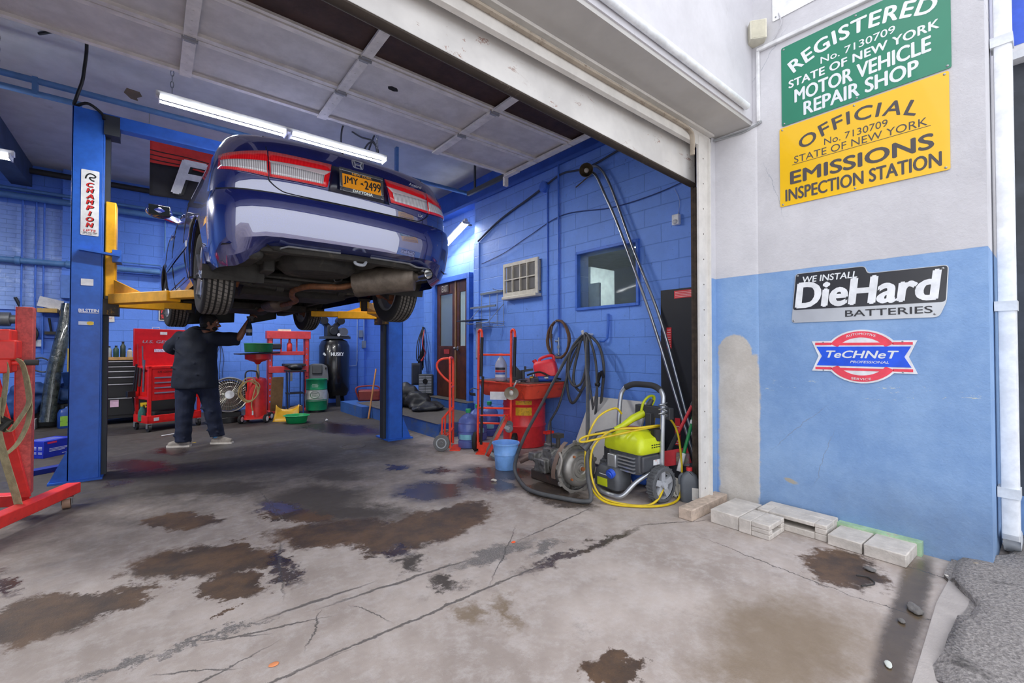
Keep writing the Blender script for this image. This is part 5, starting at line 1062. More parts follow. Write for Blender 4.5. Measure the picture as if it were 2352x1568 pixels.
# ---------------------------------------------------------------- gearbox with its converter
CASTG = M('6f6e6b', .5, .5, var=.3, scale=8, dirt=('2a2622', 5, .5, .85), bump=(18, .5)); CONVM = M('8a8783', .42, .6, var=.2, scale=5, dirt=('5b564f', 4, .58, .5))
t = wthing('transmission', 'greasy car transmission with its round converter facing out, on the floor', 'transmission', (3.05, 3.0, 0))
ax = Vector((-.12, -.99, .05)).normalized(); c0 = Vector((3.02, 2.80, .215)); X_ = frame(c0, ax, (1, 0, 0))
bl = MB().lathe([(.06, -.62), (.075, -.55), (.09, -.5), (.105, -.38), (.13, -.36), (.125, -.25), (.145, -.2), (.18, -.12), (.205, -.03), (.205, 0), (.17, 0)], c0, ax, 30)
for k, (a, z, s) in enumerate(((.3, -.3, .05), (1.2, -.42, .045), (2.2, -.28, .05), (3.3, -.33, .06), (4.2, -.45, .05), (5.1, -.25, .055), (.9, -.22, .04), (2.8, -.5, .04), (5.7, -.42, .05))):
    bl.add(*[lambda: 0][0:0] or ([(X_ @ Vector((.118*math.cos(a)+dx*s, .118*math.sin(a)+dy*s, z+dz*s*1.4))) for dx in (-1, 1) for dy in (-1, 1) for dz in (-1, 1)], [(0, 1, 3, 2), (4, 6, 7, 5), (0, 4, 5, 1), (2, 3, 7, 6), (0, 2, 6, 4), (1, 5, 7, 3)]))
for k in range(7): a = k*PI/7*2; bl.tube([X_ @ Vector((.14*math.cos(a), .14*math.sin(a), -.2)), X_ @ Vector((.205*math.cos(a), .205*math.sin(a), -.02))], .014, 6)
bl.build('case', CASTG, t, fuse=.009, smooth=1, disp=(30, .006))
MB().box(2.96, 3.16, 2.95, 3.36, .0, .10).build('oil_pan', M('3a2f2a', .5, dirt=('6a3a2a', 6, .55)), t, rot=(0, 0, 0), bev=.015)
fl = MB().lathe([(.205, 0), (.225, .0), (.225, .012), (.20, .012)], c0, ax, 40, cap=False)
for k in range(9): a = k*2*PI/9+.2; fl.cyl(X_ @ Vector((.225*math.cos(a), .225*math.sin(a), -.004)), X_ @ Vector((.225*math.cos(a), .225*math.sin(a), .016)), .022, 12)
fl.build('flange', M('8b8782', .5, .5, dirt=('4a4038', 7, .55)), t)
cv_ = MB().lathe([(.165, .0), (.168, .03), (.16, .055), (.14, .07), (.115, .072), (.11, .066), (.085, .066), (.08, .076), (.055, .078), (.045, .07), (.03, .07), (.028, .085), (.0, .09)], c0, ax, 48).build('converter', CONVM, t)
MB().cyl(X_ @ Vector((0, 0, .085)), X_ @ Vector((0, 0, .105)), .018, 12).build('pilot', M('a0603a', .5, .4), cv_)
for k in range(4): a = k*PI/2+.6; MB().cyl(X_ @ Vector((.14*math.cos(a), .14*math.sin(a), .068)), X_ @ Vector((.14*math.cos(a), .14*math.sin(a), .085)), .011, 6).build('stud', M('a4643c', .5, .4), cv_)
MB().ribbon([X_ @ Vector((.245*math.cos(a), .245*math.sin(a), -.02+.02*math.sin(a*3))) for a in [1.9+k*.14 for k in range(12)]], .05, ax, .006).build('heat_shield', M('7a675c', .6, .4), t)
MB().tube(cr([X_ @ Vector((-.2, -.05, .02)), X_ @ Vector((-.24, -.02, .05)), X_ @ Vector((-.21, .1, .06)), X_ @ Vector((-.2, .16, .02))], 5), .012, 8).build('lever_bracket', M('8f8a84', .5, .4), t)
MB().tube([(3.0, 3.1, .3), (3.01, 3.12, .62)], .006, 6).build('dipstick_tube', BLACK, t)
MB().cyl((3.05, 3.06, .30), (3.05, 3.06, .45), .022, 10).box(3.01, 3.09, 3.02, 3.10, .44, .48).build('shifter', M('3b3734', .6), t)
t = wthing('bottle_jack_stand', 'small red topped stand behind the transmission by the wall', 'stand', (3.4, 3.55, 0))
MB().box(3.55, 3.72, 3.72, 3.88, 0, .02).cyl((3.63, 3.80, .02), (3.63, 3.80, .30), .03, 12).build('column', M('5c5654', .5), t); MB().box(3.57, 3.69, 3.77, 3.83, .30, .33).build('saddle', RED, t)
# ---------------------------------------------------------------- hoses on the wall
def loops(c, ry, rz, n, r, x0, wob=.02, tilt=0, start=PI/2):
    P = []
    for k in range(n*20+1):
        a = start+2*PI*k/20; f = 1+wob*math.sin(k*1.7)+wob*2*math.sin(k*.31)
        P.append((x0+.012*math.sin(k*.41)-.02*(k/(n*20)), c[0]+ry*f*math.cos(a)+tilt*math.sin(a), c[1]+rz*f*math.sin(a)-.02*abs(math.sin(k*.31))))
    return P
t = wthing('brown_hose', 'brown air hose coiled on a wall hook above the red fuel can', 'hose', (4.2, 4.25, 1.4))
MB().tube(loops((4.25, 1.43), .20, .25, 4, .011, 4.24), .0125, 8).build('coil', M('6b4d33', .6, dirt=('3f2f22', 7, .55)), t); MB().cyl((4.30, 4.25, 1.66), (4.19, 4.25, 1.66), .012, 8).build('hook', STEEL, t)
MB().tube(cr([(4.2, 4.32, 1.60), (4.19, 4.34, 1.48), (4.2, 4.33, 1.32), (4.21, 4.36, 1.2)], 5), .013, 8).cyl((4.2, 4.345, 1.50), (4.2, 4.345, 1.44), .02, 8).build('hose_end', M('5a4a3c', .5), t)
RUBH = M('48494b', .6, var=.2, dirt=('5b5a58', 5, .6, .5))
t = wthing('black_hose', 'thick black rubber hose hung in loops on a hook and trailing on the floor', 'hose', (4.15, 3.7, 1.4))
MB().tube(cr([(4.17, 3.66, 1.47), (4.1, 3.85, 1.30), (4.0, 4.0, 1.0), (3.6, 3.9, .62), (3.2, 3.75, .30), (2.87, 3.50, .10), (2.72, 3.20, .022), (2.66, 2.95, .022), (2.74, 2.68, .022), (2.82, 2.52, .022), (2.88, 2.50, .05), (2.94, 2.59, .22), (3.09, 2.72, .50), (3.5, 3.08, .88), (3.9, 3.45, 1.22), (4.14, 3.64, 1.46)], 10), .019, 12).build('trailing_loop', RUBH, t)
MB().tube(cr([(4.15, 3.7, 1.47), (4.13, 3.94, 1.2), (4.12, 3.97, .85), (4.12, 3.90, .62), (4.12, 3.78, .70), (4.13, 3.66, .95), (4.14, 3.64, 1.40), (4.12, 3.62, 1.0), (4.1, 3.72, .78), (4.1, 3.84, .9), (4.12, 3.80, 1.2), (4.14, 3.70, 1.46), (4.1, 3.45, 1.36), (4.1, 3.36, 1.1), (4.12, 3.40, .8), (4.13, 3.44, .55)], 8), .017, 10).build('hanging_loops', RUBH, t)
MB().tube(cr([(4.15, 3.72, 1.46), (4.11, 3.90, 1.1), (3.98, 3.97, .6), (3.75, 3.92, .36), (3.60, 3.70, .12), (3.52, 3.52, .05)], 8), .014, 10).tube(cr([(4.14, 3.70, 1.45), (4.1, 3.60, 1.0), (4.08, 3.50, .55), (4.06, 3.46, .35)], 8), .014, 10).build('spare_ends', RUBH, t)
MB().tube(cr([(4.13, 3.70, 1.48), (4.09, 3.86, 1.30), (4.07, 3.90, 1.0), (4.06, 3.80, .84), (4.06, 3.66, .90), (4.08, 3.60, 1.2), (4.11, 3.66, 1.47), (4.08, 3.56, 1.42), (4.05, 3.44, 1.15), (4.05, 3.42, .75), (4.06, 3.47, .42)], 8), .015, 10).build('inner_loop', RUBH, t)
MB().cyl((4.30, 3.70, 1.475), (4.12, 3.70, 1.475), .014, 8).cyl((4.13, 3.70, 1.475), (4.11, 3.70, 1.52), .018, 8).build('hook', WHITE, t)
t = wthing('blow_gun', 'black air gun hanging among the black hoses', 'air gun', (4.1, 3.42, .9))
MB().cyl((4.06, 3.38, 1.02), (4.06, 3.42, .90), .022, 10).sph((4.06, 3.42, .88), .035, 10).bar((4.06, 3.36, 1.04), (4.06, 3.33, .96), .02, .03).build('body', BLACK, t); MB().cyl((4.06, 3.43, .86), (4.05, 3.47, .62), .007, 8).build('nozzle', STEEL, t)
# ---------------------------------------------------------------- folding table
t = wthing('folding_table', 'pale grey folding table top leaning on the wall behind the pressure washer', 'table', (3.9, 3.1, 0))
O_ = Vector((3.78, 3.62, .0)); ux = Vector((0.0, -1, 0)); uz = Vector((.42, .12, .76)).normalized(); un = ux.cross(uz).normalized()
XT = Matrix(((ux.x, uz.x, un.x, O_.x+.42), (ux.y, uz.y, un.y, O_.y-.36), (ux.z, uz.z, un.z, O_.z+.43), (0, 0, 0, 1)))
XT = frame((3.98, 3.20, .375), uz.cross(ux), ux)
MB().prism(rrect(.80, .78, .05, 6), .035, XT, z0=-.017).build('top', M('b7b5b1', .5, var=.06), t, bev=.006)
MB().tube([XT @ Vector((x, y, .03)) for x, y in ((.34, -.30), (.36, .30), (-.2, .34))], .012, 8).build('leg', STEEL, t)
# ---------------------------------------------------------------- pressure washer (local x: to its right, y: away)
t = thing('pressure_washer', 'lime green petrol pressure washer with a chrome handle and yellow hose', 'pressure washer', (3.33, 2.44, 0), math.radians(-95))
HR = (0, 0, math.radians(53))
LIME = M('c3cf1f', .4, var=.06); PGREY = M('4b4d52', .55, dirt=('77777a', 12, .62, .4)); ALU = M('b6bac0', .3, .7, var=.1)
MB().tube(cr([(-.26, .02, .12), (-.23, -.14, .05), (-.14, -.22, .035), (.02, -.23, .035), (.10, -.20, .05), (.16, -.10, .16), (.24, .02, .25), (.28, .10, .27)], 6), .019, 12).tube(cr([(-.26, .02, .12), (-.22, .22, .10), (.1, .25, .12), (.28, .16, .22)], 6), .016, 10).build('base_frame', ALU, t)
MB().tube(cr([(.25, .12, .16), (.25, .13, .5), (.245, .15, .80), (.225, .17, .90), (.15, .185, .955), (0, .20, .965)], 6), .021, 12).tube(cr([(-.25, .12, .16), (-.25, .13, .5), (-.245, .15, .80), (-.225, .17, .90), (-.15, .185, .955), (0, .20, .965)], 6), .021, 12).build('handle', ALU, t)
MB().tube(cr([(.20, .178, .93), (.12, .19, .962), (0, .20, .967), (-.12, .19, .962), (-.20, .178, .93)], 6), .028, 12).build('foam_grip', M('2f3034', .8), t)
for x in (-.27, .29): 
    w = MB().lathe([(.115, -.04), (.14, -.042), (.15, -.03), (.15, .03), (.14, .042), (.115, .04)], (x, .06, .15), (1, 0, 0), 36, cap=False)
    for k in range(36): a = k*PI/18; w.bar((x-.035+.02*(k % 2), .06+.149*math.cos(a), .15+.149*math.sin(a)), (x+.015+.02*(k % 2), .06+.149*math.cos(a), .15+.149*math.sin(a)), .014, .012)
    w = w.build('wheel', M('55575b', .8, var=.2), t)
    h = MB().lathe([(.118, -.03), (.118, .03)], (x, .06, .15), (1, 0, 0), 30, cap=False).cyl((x-.045, .06, .15), (x+.05, .06, .15), .028, 16)
    for k in range(5): a = k*2*PI/5+.3; h.bar((x+.01, .06+.02*math.cos(a), .15+.02*math.sin(a)), (x+.01, .06+.12*math.cos(a), .15+.12*math.sin(a)), .03, .05)
    h.build('rim', M('a9acb2', .5), w)
b = MB().rings([[(x-.10, y-.11, z) for x, y in rrect(w, d, .04, 4)] for w, d, z in ((.24, .15, .05), (.29, .19, .07), (.30, .20, .15), (.26, .19, .22), (.20, .15, .25))]); fk = b.build('tank', PGREY, t)
MB().box(-.19, -.07, -.212, -.208, .08, .15).build('yellow_label', LIME, fk, rot=(0, 0, 0)); MB().box(-.17, -.07, -.208, -.205, .16, .185).build('white_label', M('d5d6d8', .5), fk)
MB().cyl((-.02, -.20, .215), (-.02, -.235, .205), .04, 20).cyl((-.02, -.235, .205), (-.02, -.245, .2), .03, 20).build('blue_cap', M('2d55c8', .4), fk)
eg = MB().rings([[(x+.03, y+.03, z) for x, y in rrect(w, d, .03, 4)] for w, d, z in ((.30, .26, .22), (.36, .28, .25), (.36, .28, .40), (.30, .26, .43))]).build('engine', M('54565b', .5, .2, dirt=('2b2c2f', 10, .5, .7)), t)
MB().box(-.13, -.03, -.15, -.10, .24, .36).build('muffler_guard', M('b9bcc0', .35, .7), eg, bev=.008); MB().box(.20, .235, -.10, .15, .25, .385).build('air_box', M('45474c', .5), eg, bev=.012)
MB().box(.235, .239, .03, .12, .30, .345).build('caution_label', M('d8dade', .5, dirt=('d0602a', 26, .55, .9)), eg); MB().box(-.2, -.12, -.12, .05, .29, .41).build('pump_head', M('2f3034', .5), eg, bev=.01)
for k in range(5): MB().box(-.02, .16, -.135, -.10, .235+.03*k, .247+.03*k).build('cooling_fin', ALU, eg)
hd = MB().rings([[(x+.02+dx, y+.03, z) for x, y in rrect(w, d, .05, 5)] for w, d, z, dx in ((.42, .32, .40, .0), (.44, .34, .42, 0), (.44, .33, .48, 0), (.40, .28, .53, 0), (.26, .20, .575, -.02), (.22, .16, .58, -.02))]).build('shroud', LIME, t)
v_ = MB()
for r_ in range(2):
    for k in range(4): v_.box(.226, .242, .0+k*.03, .02+k*.03, .45+r_*.02, .458+r_*.02)
v_.build('vent_slots', BLACK, hd); MB().box(.238, .243, .12, .17, .415, .455).build('flag_label', M('3a55b0', .5, dirt=('d8dade', 40, .5, .9)), hd)
MB().cyl((-.01, .03, .575), (-.01, .03, .59), .09, 20).build('starter_cap', M('a86a4a', .5), hd); MB().cyl((.20, .12, .50), (.20, .12, .60), .05, 16).build('fuel_cap', BLACK, hd)
MB().box(-.09, .29, .18, .24, .68, .78).box(.06, .12, .14, .2, .45, .72).build('holder', M('37383c', .6), t, bev=.006)
wd_ = MB().tube([(-.30, -.02, .535), (-.16, .02, .56), (-.12, .03, .565)], .02, 10).tube([(-.42, -.06, .41), (-.36, -.04, .47), (-.30, -.02, .535)], [.04, .03, .022], 10).build('lance', M('4a4b4f', .5), t, rot=HR, label='spray lance')
MB().tube([(-.13, .03, .565), (-.05, .06, .595), (.05, .09, .66), (.15, .12, .70), (.19, .14, .73)], [.022, .026, .034, .036, .03], 12).build('gun_body', LIME, wd_)
MB().tube(cr([(.13, .11, .72), (.15, .11, .80), (.20, .12, .855), (.245, .13, .86), (.25, .135, .82), (.22, .14, .76)], 5), (.012, .018), 8).build('trigger_guard', LIME, wd_); MB().tube([(.14, .12, .69), (.21, .13, .79), (.235, .13, .83)], [.022, .024, .02], 10).build('grip', PGREY, wd_)
HY = M('cdb013', .4, var=.15)
H = [(-.05, .10, .70), (-.12, .06, .755), (-.28, 0, .68), (-.38, -.06, .50), (-.40, -.08, .28), (-.36, -.18, .10), (-.24, -.30, .02), (.05, -.36, .016), (.28, -.28, .016), (.40, -.14, .05), (.46, .0, .22), (.45, .06, .50), (.40, .10, .64), (.30, .12, .70), (.25, .10, .68), (.23, .05, .50), (.26, -.08, .30), (.24, -.20, .12), (.10, -.32, .018), (-.15, -.30, .018), (-.30, -.22, .06), (-.36, -.14, .22), (-.34, -.10, .42), (-.22, -.08, .55), (-.10, -.12, .60), (.05, -.12, .61), (.22, -.08, .625), (.26, -.05, .615), (.10, -.10, .60), (-.20, -.10, .53), (-.42, -.10, .48), (-.45, -.10, .50), (-.38, -.08, .53), (-.2, -.06, .56)]
MB().tube(cr(H, 7), .0095, 8).build('yellow_hose', HY, t, rot=HR, label='long yellow hose in loose loops')
MB().tube([(.30+.02*math.cos(a), .08+.05*math.sin(a), .72+a*.006) for a in [k*.5 for k in range(40)]], .006, 6).build('spring_guide', STEEL, t)
# ---------------------------------------------------------------- sticks, mop, jug, package in the corner
def stick(name, label, a, c, segs):
    t = wthing(name, label, 'broom handle', tuple(a)); a, c = Vector(a), Vector(c)
    for p, q, r, m in segs: MB().cyl(a+(c-a)*p, a+(c-a)*q, r, 12).build('sleeve', m, t)
    return t
SR = M('d9303a', .4); SG = M('1f8f4c', .4); GR = M('3a3d42', .7)
stick('telescopic_pole', 'red and grey telescopic handle leaning in the corner by the door jamb', (3.66, 2.44, .0), (4.0, 2.10, .98), [(.0, .33, .018, SR), (.33, .52, .021, GR), (.52, .78, .015, SR), (.78, .93, .020, GR), (.93, 1.02, .015, SR)])
mp = stick('mop', 'string mop with a green handle and white socket standing in the corner', (3.63, 2.17, .10), (3.97, 2.10, .95), [(.12, .30, .022, WHITE), (.30, .60, .015, SG), (.60, .64, .019, WHITE), (.64, .92, .015, SG), (.92, 1.02, .02, WHITE)]); mp['category'] = 'mop'
b = MB().sph((3.63, 2.17, .06), (.075, .075, .06), 16)
for k in range(16):
    a = k*PI/8; b.tube(cr([(3.63, 2.17, .14), (3.63+.05*math.cos(a), 2.17+.05*math.sin(a), .11), (3.63+.08*math.cos(a), 2.17+.075*math.sin(a), .03), (3.63+.09*math.cos(a+.3), 2.17+.085*math.sin(a+.3), .012)], 4), .012, 6)
b.build('mop_head', M('cfccc4', .95, bump=(40, .6)), mp)
t = thing('oil_jug', 'dark grey plastic oil jug with a red cap at the foot of the door track', 'jug', (3.56, 2.0, 0), math.radians(-60))
MB().rings([[(x, y, z) for x, y in rrect(w, d, .03, 4)] for w, d, z in ((.13, .08, 0), (.145, .09, .012), (.145, .09, .18), (.12, .075, .225), (.05, .05, .255), (.045, .045, .265))]).build('bottle', M('5b6067', .5, var=.1), t); MB().cyl((0, 0, .262), (0, 0, .29), .025, 14).build('cap', M('d0353a', .4), t)
MB().tube(cr([(-.05, 0, .235), (-.078, 0, .2), (-.075, 0, .14)], 4), .012, 8).build('handle', M('555a61', .5), t); MB().box(.02, .07, -.0475, -.0455, .03, .13).build('label', M('d5d2cc', .5, dirt=('c95a3a', 18, .56, .8)), t)
t = thing('brush_pack', 'red carded brush pack propped behind the grey oil jug', 'package', (3.76, 2.24, .29), math.radians(-60))
MB().box(-.12, .12, -.003, .003, -.06, .08).build('card', M('d6333f', .5), t, rot=(0, -.25, 0)); MB().sph((.05, -.025, 0), (.05, .022, .035), 12).build('brass_brush', M('b8975a', .4, .4), t); MB().box(.0, .115, -.05, -.003, -.055, .06).build('blister', M('d7dde0', .1, trans=.8, var=0), t, bev=.01)
tag(MB().box(3.78, 4.0, 2.14, 2.34, 0, .21).build('low_crate', M('3a3d44', .7), bev=.01), 'dark low crate behind the mop and the oil jug', 'crate')
tag(MB().sph((3.66, 2.52, .10), (.14, .12, .10), 14).build('blue_rag', M('2d5cc0', .8, bump=(12, .5)), fuse=.015, smooth=1, disp=(11, .05)), 'crumpled blue plastic bag behind the pressure washer wheel', 'bag')
# ================================================================ back of the workshop
BLK = M('1e1f21', .4); SIL = M('c3c5c8', .3, .7); CARDB = M('8a6b47', .8, var=.15)
t = thing('tool_chest', 'black tool chest with silver drawer pulls and a wooden top behind the left lift post', 'tool chest', (-.15, 10.45, 0))
MB().box(-.62, .62, -.26, .26, .10, 1.10).build('cabinet', BLK, t, bev=.006); MB().box(-.64, .64, -.28, .28, 1.10, 1.15).build('wooden_top', M('b38a52', .5, var=.2, scale=14), t, bev=.004)
for i, (z0, z1) in enumerate(((.16, .46), (.47, .70), (.71, .82), (.83, .92), (.93, 1.0), (1.01, 1.09))):
    d = MB().box(-.60, .60, -.275, -.26, z0, z1).build('drawer', BLK, t, bev=.003); MB().bar((-.58, -.285, z1-.015), (.58, -.285, z1-.015), .016, .014).build('pull', SIL, d)
for x in (-.5, .5): MB().cyl((x-.02, -.15, .05), (x+.02, -.15, .05), .05, 16).box(x-.03, x+.03, -.2, -.1, .08, .10).build('caster', DKGREY, t)
MB().box(-.40, -.29, -.279, -.276, .30, .42).build('pink_sticker', M('d9b4cc', .5), t)
for i, (x, h, m, lb) in enumerate(((-.52, .17, '2b3136', 'dark spray can, leftmost on the wooden chest top'), (-.43, .19, '8f979a', 'grey banded spray can, second on the wooden chest top'), (-.34, .20, '25463a', 'dark green bottle in the middle of the wooden chest top'), (-.25, .27, '2b3a34', 'tall dark bottle on the wooden chest top'), (-.16, .15, 'b9b2a6', 'short pale tin at the right end of the wooden chest top'))):
    c = thing('bottle' if h > .18 else 'spray_can', lb, 'bottle' if h > .18 else 'can', (-.15+x, 10.33+.02*(i % 2), 1.15), 0, 'bottles and cans on the wooden chest top')
    MB().lathe([(.034, 0), (.037, .005), (.037, h*.7), (.016, h*.85), (.015, h*.9)], n=18).build('body', M(m, .4), c); MB().cyl((0, 0, h*.88), (0, 0, h), .018, 12).build('cap', BLK, c)
# red tool cart
t = thing('tool_cart', 'red tool cart on casters with its lid open behind the mechanic', 'tool cart', (-.03, 8.95, 0), math.radians(22))
CR = M('ea2420', .35, dirt=('7a1216', 9, .66, .5))
for x in (0, .70):
    for y in (0, .42): MB().box(x-.02, x+.02, y-.02, y+.02, .13, 1.02).build('post', CR, t)
MB().box(-.03, .73, -.03, .45, .14, .155).box(-.03, .73, -.03, -.015, .13, .25).box(-.03, .73, .435, .45, .13, .25).box(-.03, -.015, -.03, .45, .13, .25).box(.715, .73, -.03, .45, .13, .25).build('bottom_tray', CR, t, bev=.003)
MB().box(.03, .73, -.01, .43, .48, .98).build('drawer_case', CR, t, bev=.004)
for z in (.60, .68, .76, .84): MB().bar((.06, -.02, z), (.70, -.02, z), .012, .018).build('drawer_pull', SIL, t)
for z in (.52, .985): MB().bar((0, .0, z), (0, .42, z), .03, .04).build('side_rail', CR, t)
MB().box(-.02, .72, -.02, .44, .98, 1.02).build('top_tray', CR, t, bev=.003)
li = MB().box(-.05, .72, .40, .44, 1.02, 1.62).build('lid', M('c4161c', .4), t, bev=.006)
text('U.S. GENERAL', M('b9bcc0', .3, .5), li, Matrix(((1, 0, 0, .36), (0, 0, -1, .398), (0, 1, 0, 1.41), (0, 0, 0, 1))), .60, .045, .025, .2)
MB().box(.30, .40, .395, .40, 1.53, 1.575).build('white_decal', M('d7d9dd', .5), li); MB().box(.22, .45, .395, .40, 1.24, 1.29).build('round_decal', M('c9d3e6', .5, dirt=('3f62b0', 30, .5, .8)), li); MB().tube([(.2, .42, 1.62), (.2, .42, 1.65), (.3, .42, 1.65), (.3, .42, 1.62)], .004, 6).build('lid_handle', WHITE, li)
text('US GENERAL', M('2a1214', .5), t, Matrix(((1, 0, 0, .25), (0, 0, -1, -.0215), (0, 1, 0, .93), (0, 0, 0, 1))), .3, .028, .02, .2)
for x, y in ((.0, .0), (.70, 0), (0, .42), (.70, .42)):
    c = MB().box(x-.03, x+.03, y-.03, y+.03, .115, .13).box(x-.03, x-.025, y-.02, y+.03, .05, .12).box(x+.025, x+.03, y-.02, y+.03, .05, .12).build('caster', SIL, t); MB().cyl((x-.018, y, .055), (x+.018, y, .055), .055, 20).build('wheel', M('202022', .7), c)
MB().box(.05, .12, -.034, -.031, .165, .215).build('white_decal', M('d7d9dd', .5), t)
cw = lambda x, y, z: tuple(t.matrix_basis @ Vector((x, y, z)))
ca = math.cos(math.radians(22)); sa = math.sin(math.radians(22))
s_ = thing('spray_bottle', 'spray bottle of green fluid with a yellow trigger at the cart corner', 'bottle', (-.03+ca*-.006-sa*.22, 8.95+sa*-.006+ca*.22, .155))
MB().lathe([(.045, 0), (.05, .01), (.05, .13), (.04, .17), (.018, .22), (.016, .235)], n=20).build('body', M('4f8f86', .2, trans=.4), s_); MB().lathe([(.0505, .005), (.0505, .07)], n=20, cap=False).build('fluid', M('2f7f5a', .3), s_)
MB().bar((-.02, 0, .27), (.06, -.01, .275), .03, .035).cyl((0, 0, .23), (0, 0, .27), .02, 12).bar((.035, 0, .26), (.05, 0, .21), .012, .02).build('trigger', M('e0bb1c', .4), s_)
def tool(name, lb, pts, r, m, hd=None, grp='tools hung on the cart side'):
    c = tag(MB().tube([cw(*p) for p in pts], r, 8).build(name, m), lb, 'tool', grp)
    if hd: MB().obox(cw(*hd[0]), hd[1], (0, 0, math.radians(22))).build('head', hd[2], c, bev=.004)
    return c
tool('pry_bar', 'long steel pry bar hung on the cart side nearest its corner post', [(-.03, .10, 1.12), (-.035, .11, .62)], .014, STEEL)
tool('hammer', 'black mallet hung head down on the cart side', [(-.03, .30, 1.0), (-.05, .33, .62)], .016, BLK, ((-.11, .34, .58), (.10, .07, .10), BLK))
tool('breaker_bar', 'dark breaker bar hung at the far end of the cart side', [(-.03, .36, 1.05), (-.06, .40, .55), (-.05, .38, .30)], .013, BLK)
tool('screwdriver', 'thin steel screwdriver standing up from the cart top', [(.03, .30, 1.02), (.02, .30, 1.34)], .009, STEEL)
tool('screwdriver', 'red handled screwdriver standing up from the cart top beside the steel one', [(.0, .38, 1.02), (-.01, .39, 1.38)], .009, M('a3262a', .4))
tool('snips', 'dark pliers hung in the middle of the cart side', [(-.03, .22, .99), (-.04, .23, .70)], .018, M('35302f', .5, dirt=('8a2a24', 14, .55)))
for i, (x, m, lb) in enumerate(((.14, '5f96c8', 'pale blue rag'), (.30, '31519f', 'dark blue torch'), (.45, '2a2c30', 'black tool case'))):
    tag(MB().obox(cw(x, .10, .185), (.13, .10, .06), (0, 0, .3+.2*i)).build(('rag', 'torch', 'tool_case')[i], M(m, .6), bev=.015), lb+' lying in the cart bottom tray', ('rag', 'torch', 'case')[i])
tag(MB().obox(cw(.35, .22, .225), (.5, .22, .14), (0, 0, .38)).build('black_bag', M('1b1b1d', .7, bump=(12, .5)), bev=.03), 'black bag filling the back of the cart bottom tray', 'bag')
# barrel fan
t = thing('barrel_fan', 'large silver drum fan on a black base right of the mechanic', 'fan', (1.06, 9.35, 0), math.radians(-8))
MB().lathe([(.285, -.12), (.31, -.12), (.315, -.08), (.315, .14), (.30, .16), (.285, .16)], (0, 0, .47), (.15, -1, .12), 44, cap=False).build('drum', M('a6a8a6', .3, .8, var=.15), t, solid=.006)
g_ = MB(); Xf = frame((0.02, -.15, .488), (.15, -1, .12))
for k in range(40): a = k*PI/20; g_.tube([Xf @ Vector((.07*math.cos(a), .07*math.sin(a), .03)), Xf @ Vector((.2*math.cos(a+.1), .2*math.sin(a+.1), .025)), Xf @ Vector((.285*math.cos(a+.16), .285*math.sin(a+.16), .0))], .0035, 4)
for r in (.14, .21, .285): g_.tube([Xf @ Vector((r*math.cos(a), r*math.sin(a), .025 if r < .28 else 0)) for a in [k*PI/20 for k in range(40)]], .004, 5, closed=True)
g_.build('grille', M('b3b2a8', .35, .7), t); MB().lathe([(.075, 0), (.07, .012), (0, .014)], Xf @ Vector((0, 0, .026)), (.15, -1, .12), 26).build('badge', M('c7c9cb', .3, .5), t)
MB().prism(circ(.27, 36), .01, frame((0, .06, .46), (.15, -1, .12))).build('back_panel', M('6d6b62', .5, .3), t); MB().cyl((0, 0, .0), (0, 0, .10), .24, 28).box(-.2, .2, -.12, .16, .09, .18).build('base', BLK, t, bev=.01)
# waste oil drainer
t = thing('oil_drainer', 'red wheeled waste oil drainer with a funnel and a coiled hose', 'oil drainer', (1.44, 8.98, 0))
MB().lathe([(.15, .09), (.165, .10), (.165, .72), (.14, .77), (.06, .79)], n=36).rings([[(x, y, z) for x, y in rrect(w, d, .03, 3)] for w, d, z in ((.40, .34, .07), (.40, .34, .09), (.30, .28, .13))]).build('tank', RED, t)
MB().cyl((.02, 0, .78), (.02, 0, 1.06), .02, 12).cyl((.02, 0, .78), (.02, 0, .90), .03, 12).build('column', M('b9a985', .4, .6), t); MB().lathe([(.03, 1.02), (.06, 1.06), (.20, 1.11), (.205, 1.20), (.195, 1.20), (.05, 1.08)], (.02, 0, 0), n=32).build('funnel', RED, t)
MB().tube(cr([(-.15, -.05, .55), (-.18, -.06, .80), (-.15, -.04, .90), (-.03, -.08, .90), (.0, -.10, .85), (.03, -.14, .60)], 4), .012, 8).build('handle', BLK, t)
P_ = []
for k in range(56): a = k*2*PI/18; P_.append((-.14+.02*math.sin(k*.3)+(.15+.02*math.sin(k*.9))*math.cos(a), -.19-.01*math.sin(k*.2), .58+.19*math.sin(a)-.03*math.sin(k*.2)))
MB().tube(cr(P_+[(-.1, -.19, .36), (-.08, -.18, .22)], 3), .0095, 6).build('hose', M('b79f6a', .3), t); MB().cyl((-.08, -.18, .22), (-.08, -.18, .15), .014, 10).build('nozzle', WHITE, t)
for x, y in ((-.24, -.06), (.12, -.20), (.24, .06), (-.1, .20)):
    w = MB().lathe([(.05, -.022), (.07, -.02), (.075, 0), (.07, .02), (.05, .022)], (x, y, .075), (.8, -.6, 0), 24).build('wheel', M('1f1f20', .8), t); MB().lathe([(.0, -.026), (.045, -.024), (.045, .024), (0, .026)], (x, y, .075), (.8, -.6, 0), 18).build('hub', WHITE, w)
tag(MB().prism(rnd([(-.36, -.25), (.32, -.2), (.32, .22), (-.30, .25)], .04), .02).build('drip_tray', BLK, loc=(1.45, 8.98, 1.203), rot=(0, -.03, .2)), 'flat black tray lying on the funnel of the red drainer', 'tray')
tag(MB().lathe([(.20, 0), (.215, .01), (.225, .15), (.235, .155), (.225, .16), (.205, .02)], n=32).build('drain_pan', M('1c7a3c', .5, dirt=('0f4423', 8, .55, .6)), loc=(1.47, 8.98, 1.232)), 'green drain pan sitting on the black tray above the red drainer', 'pan')
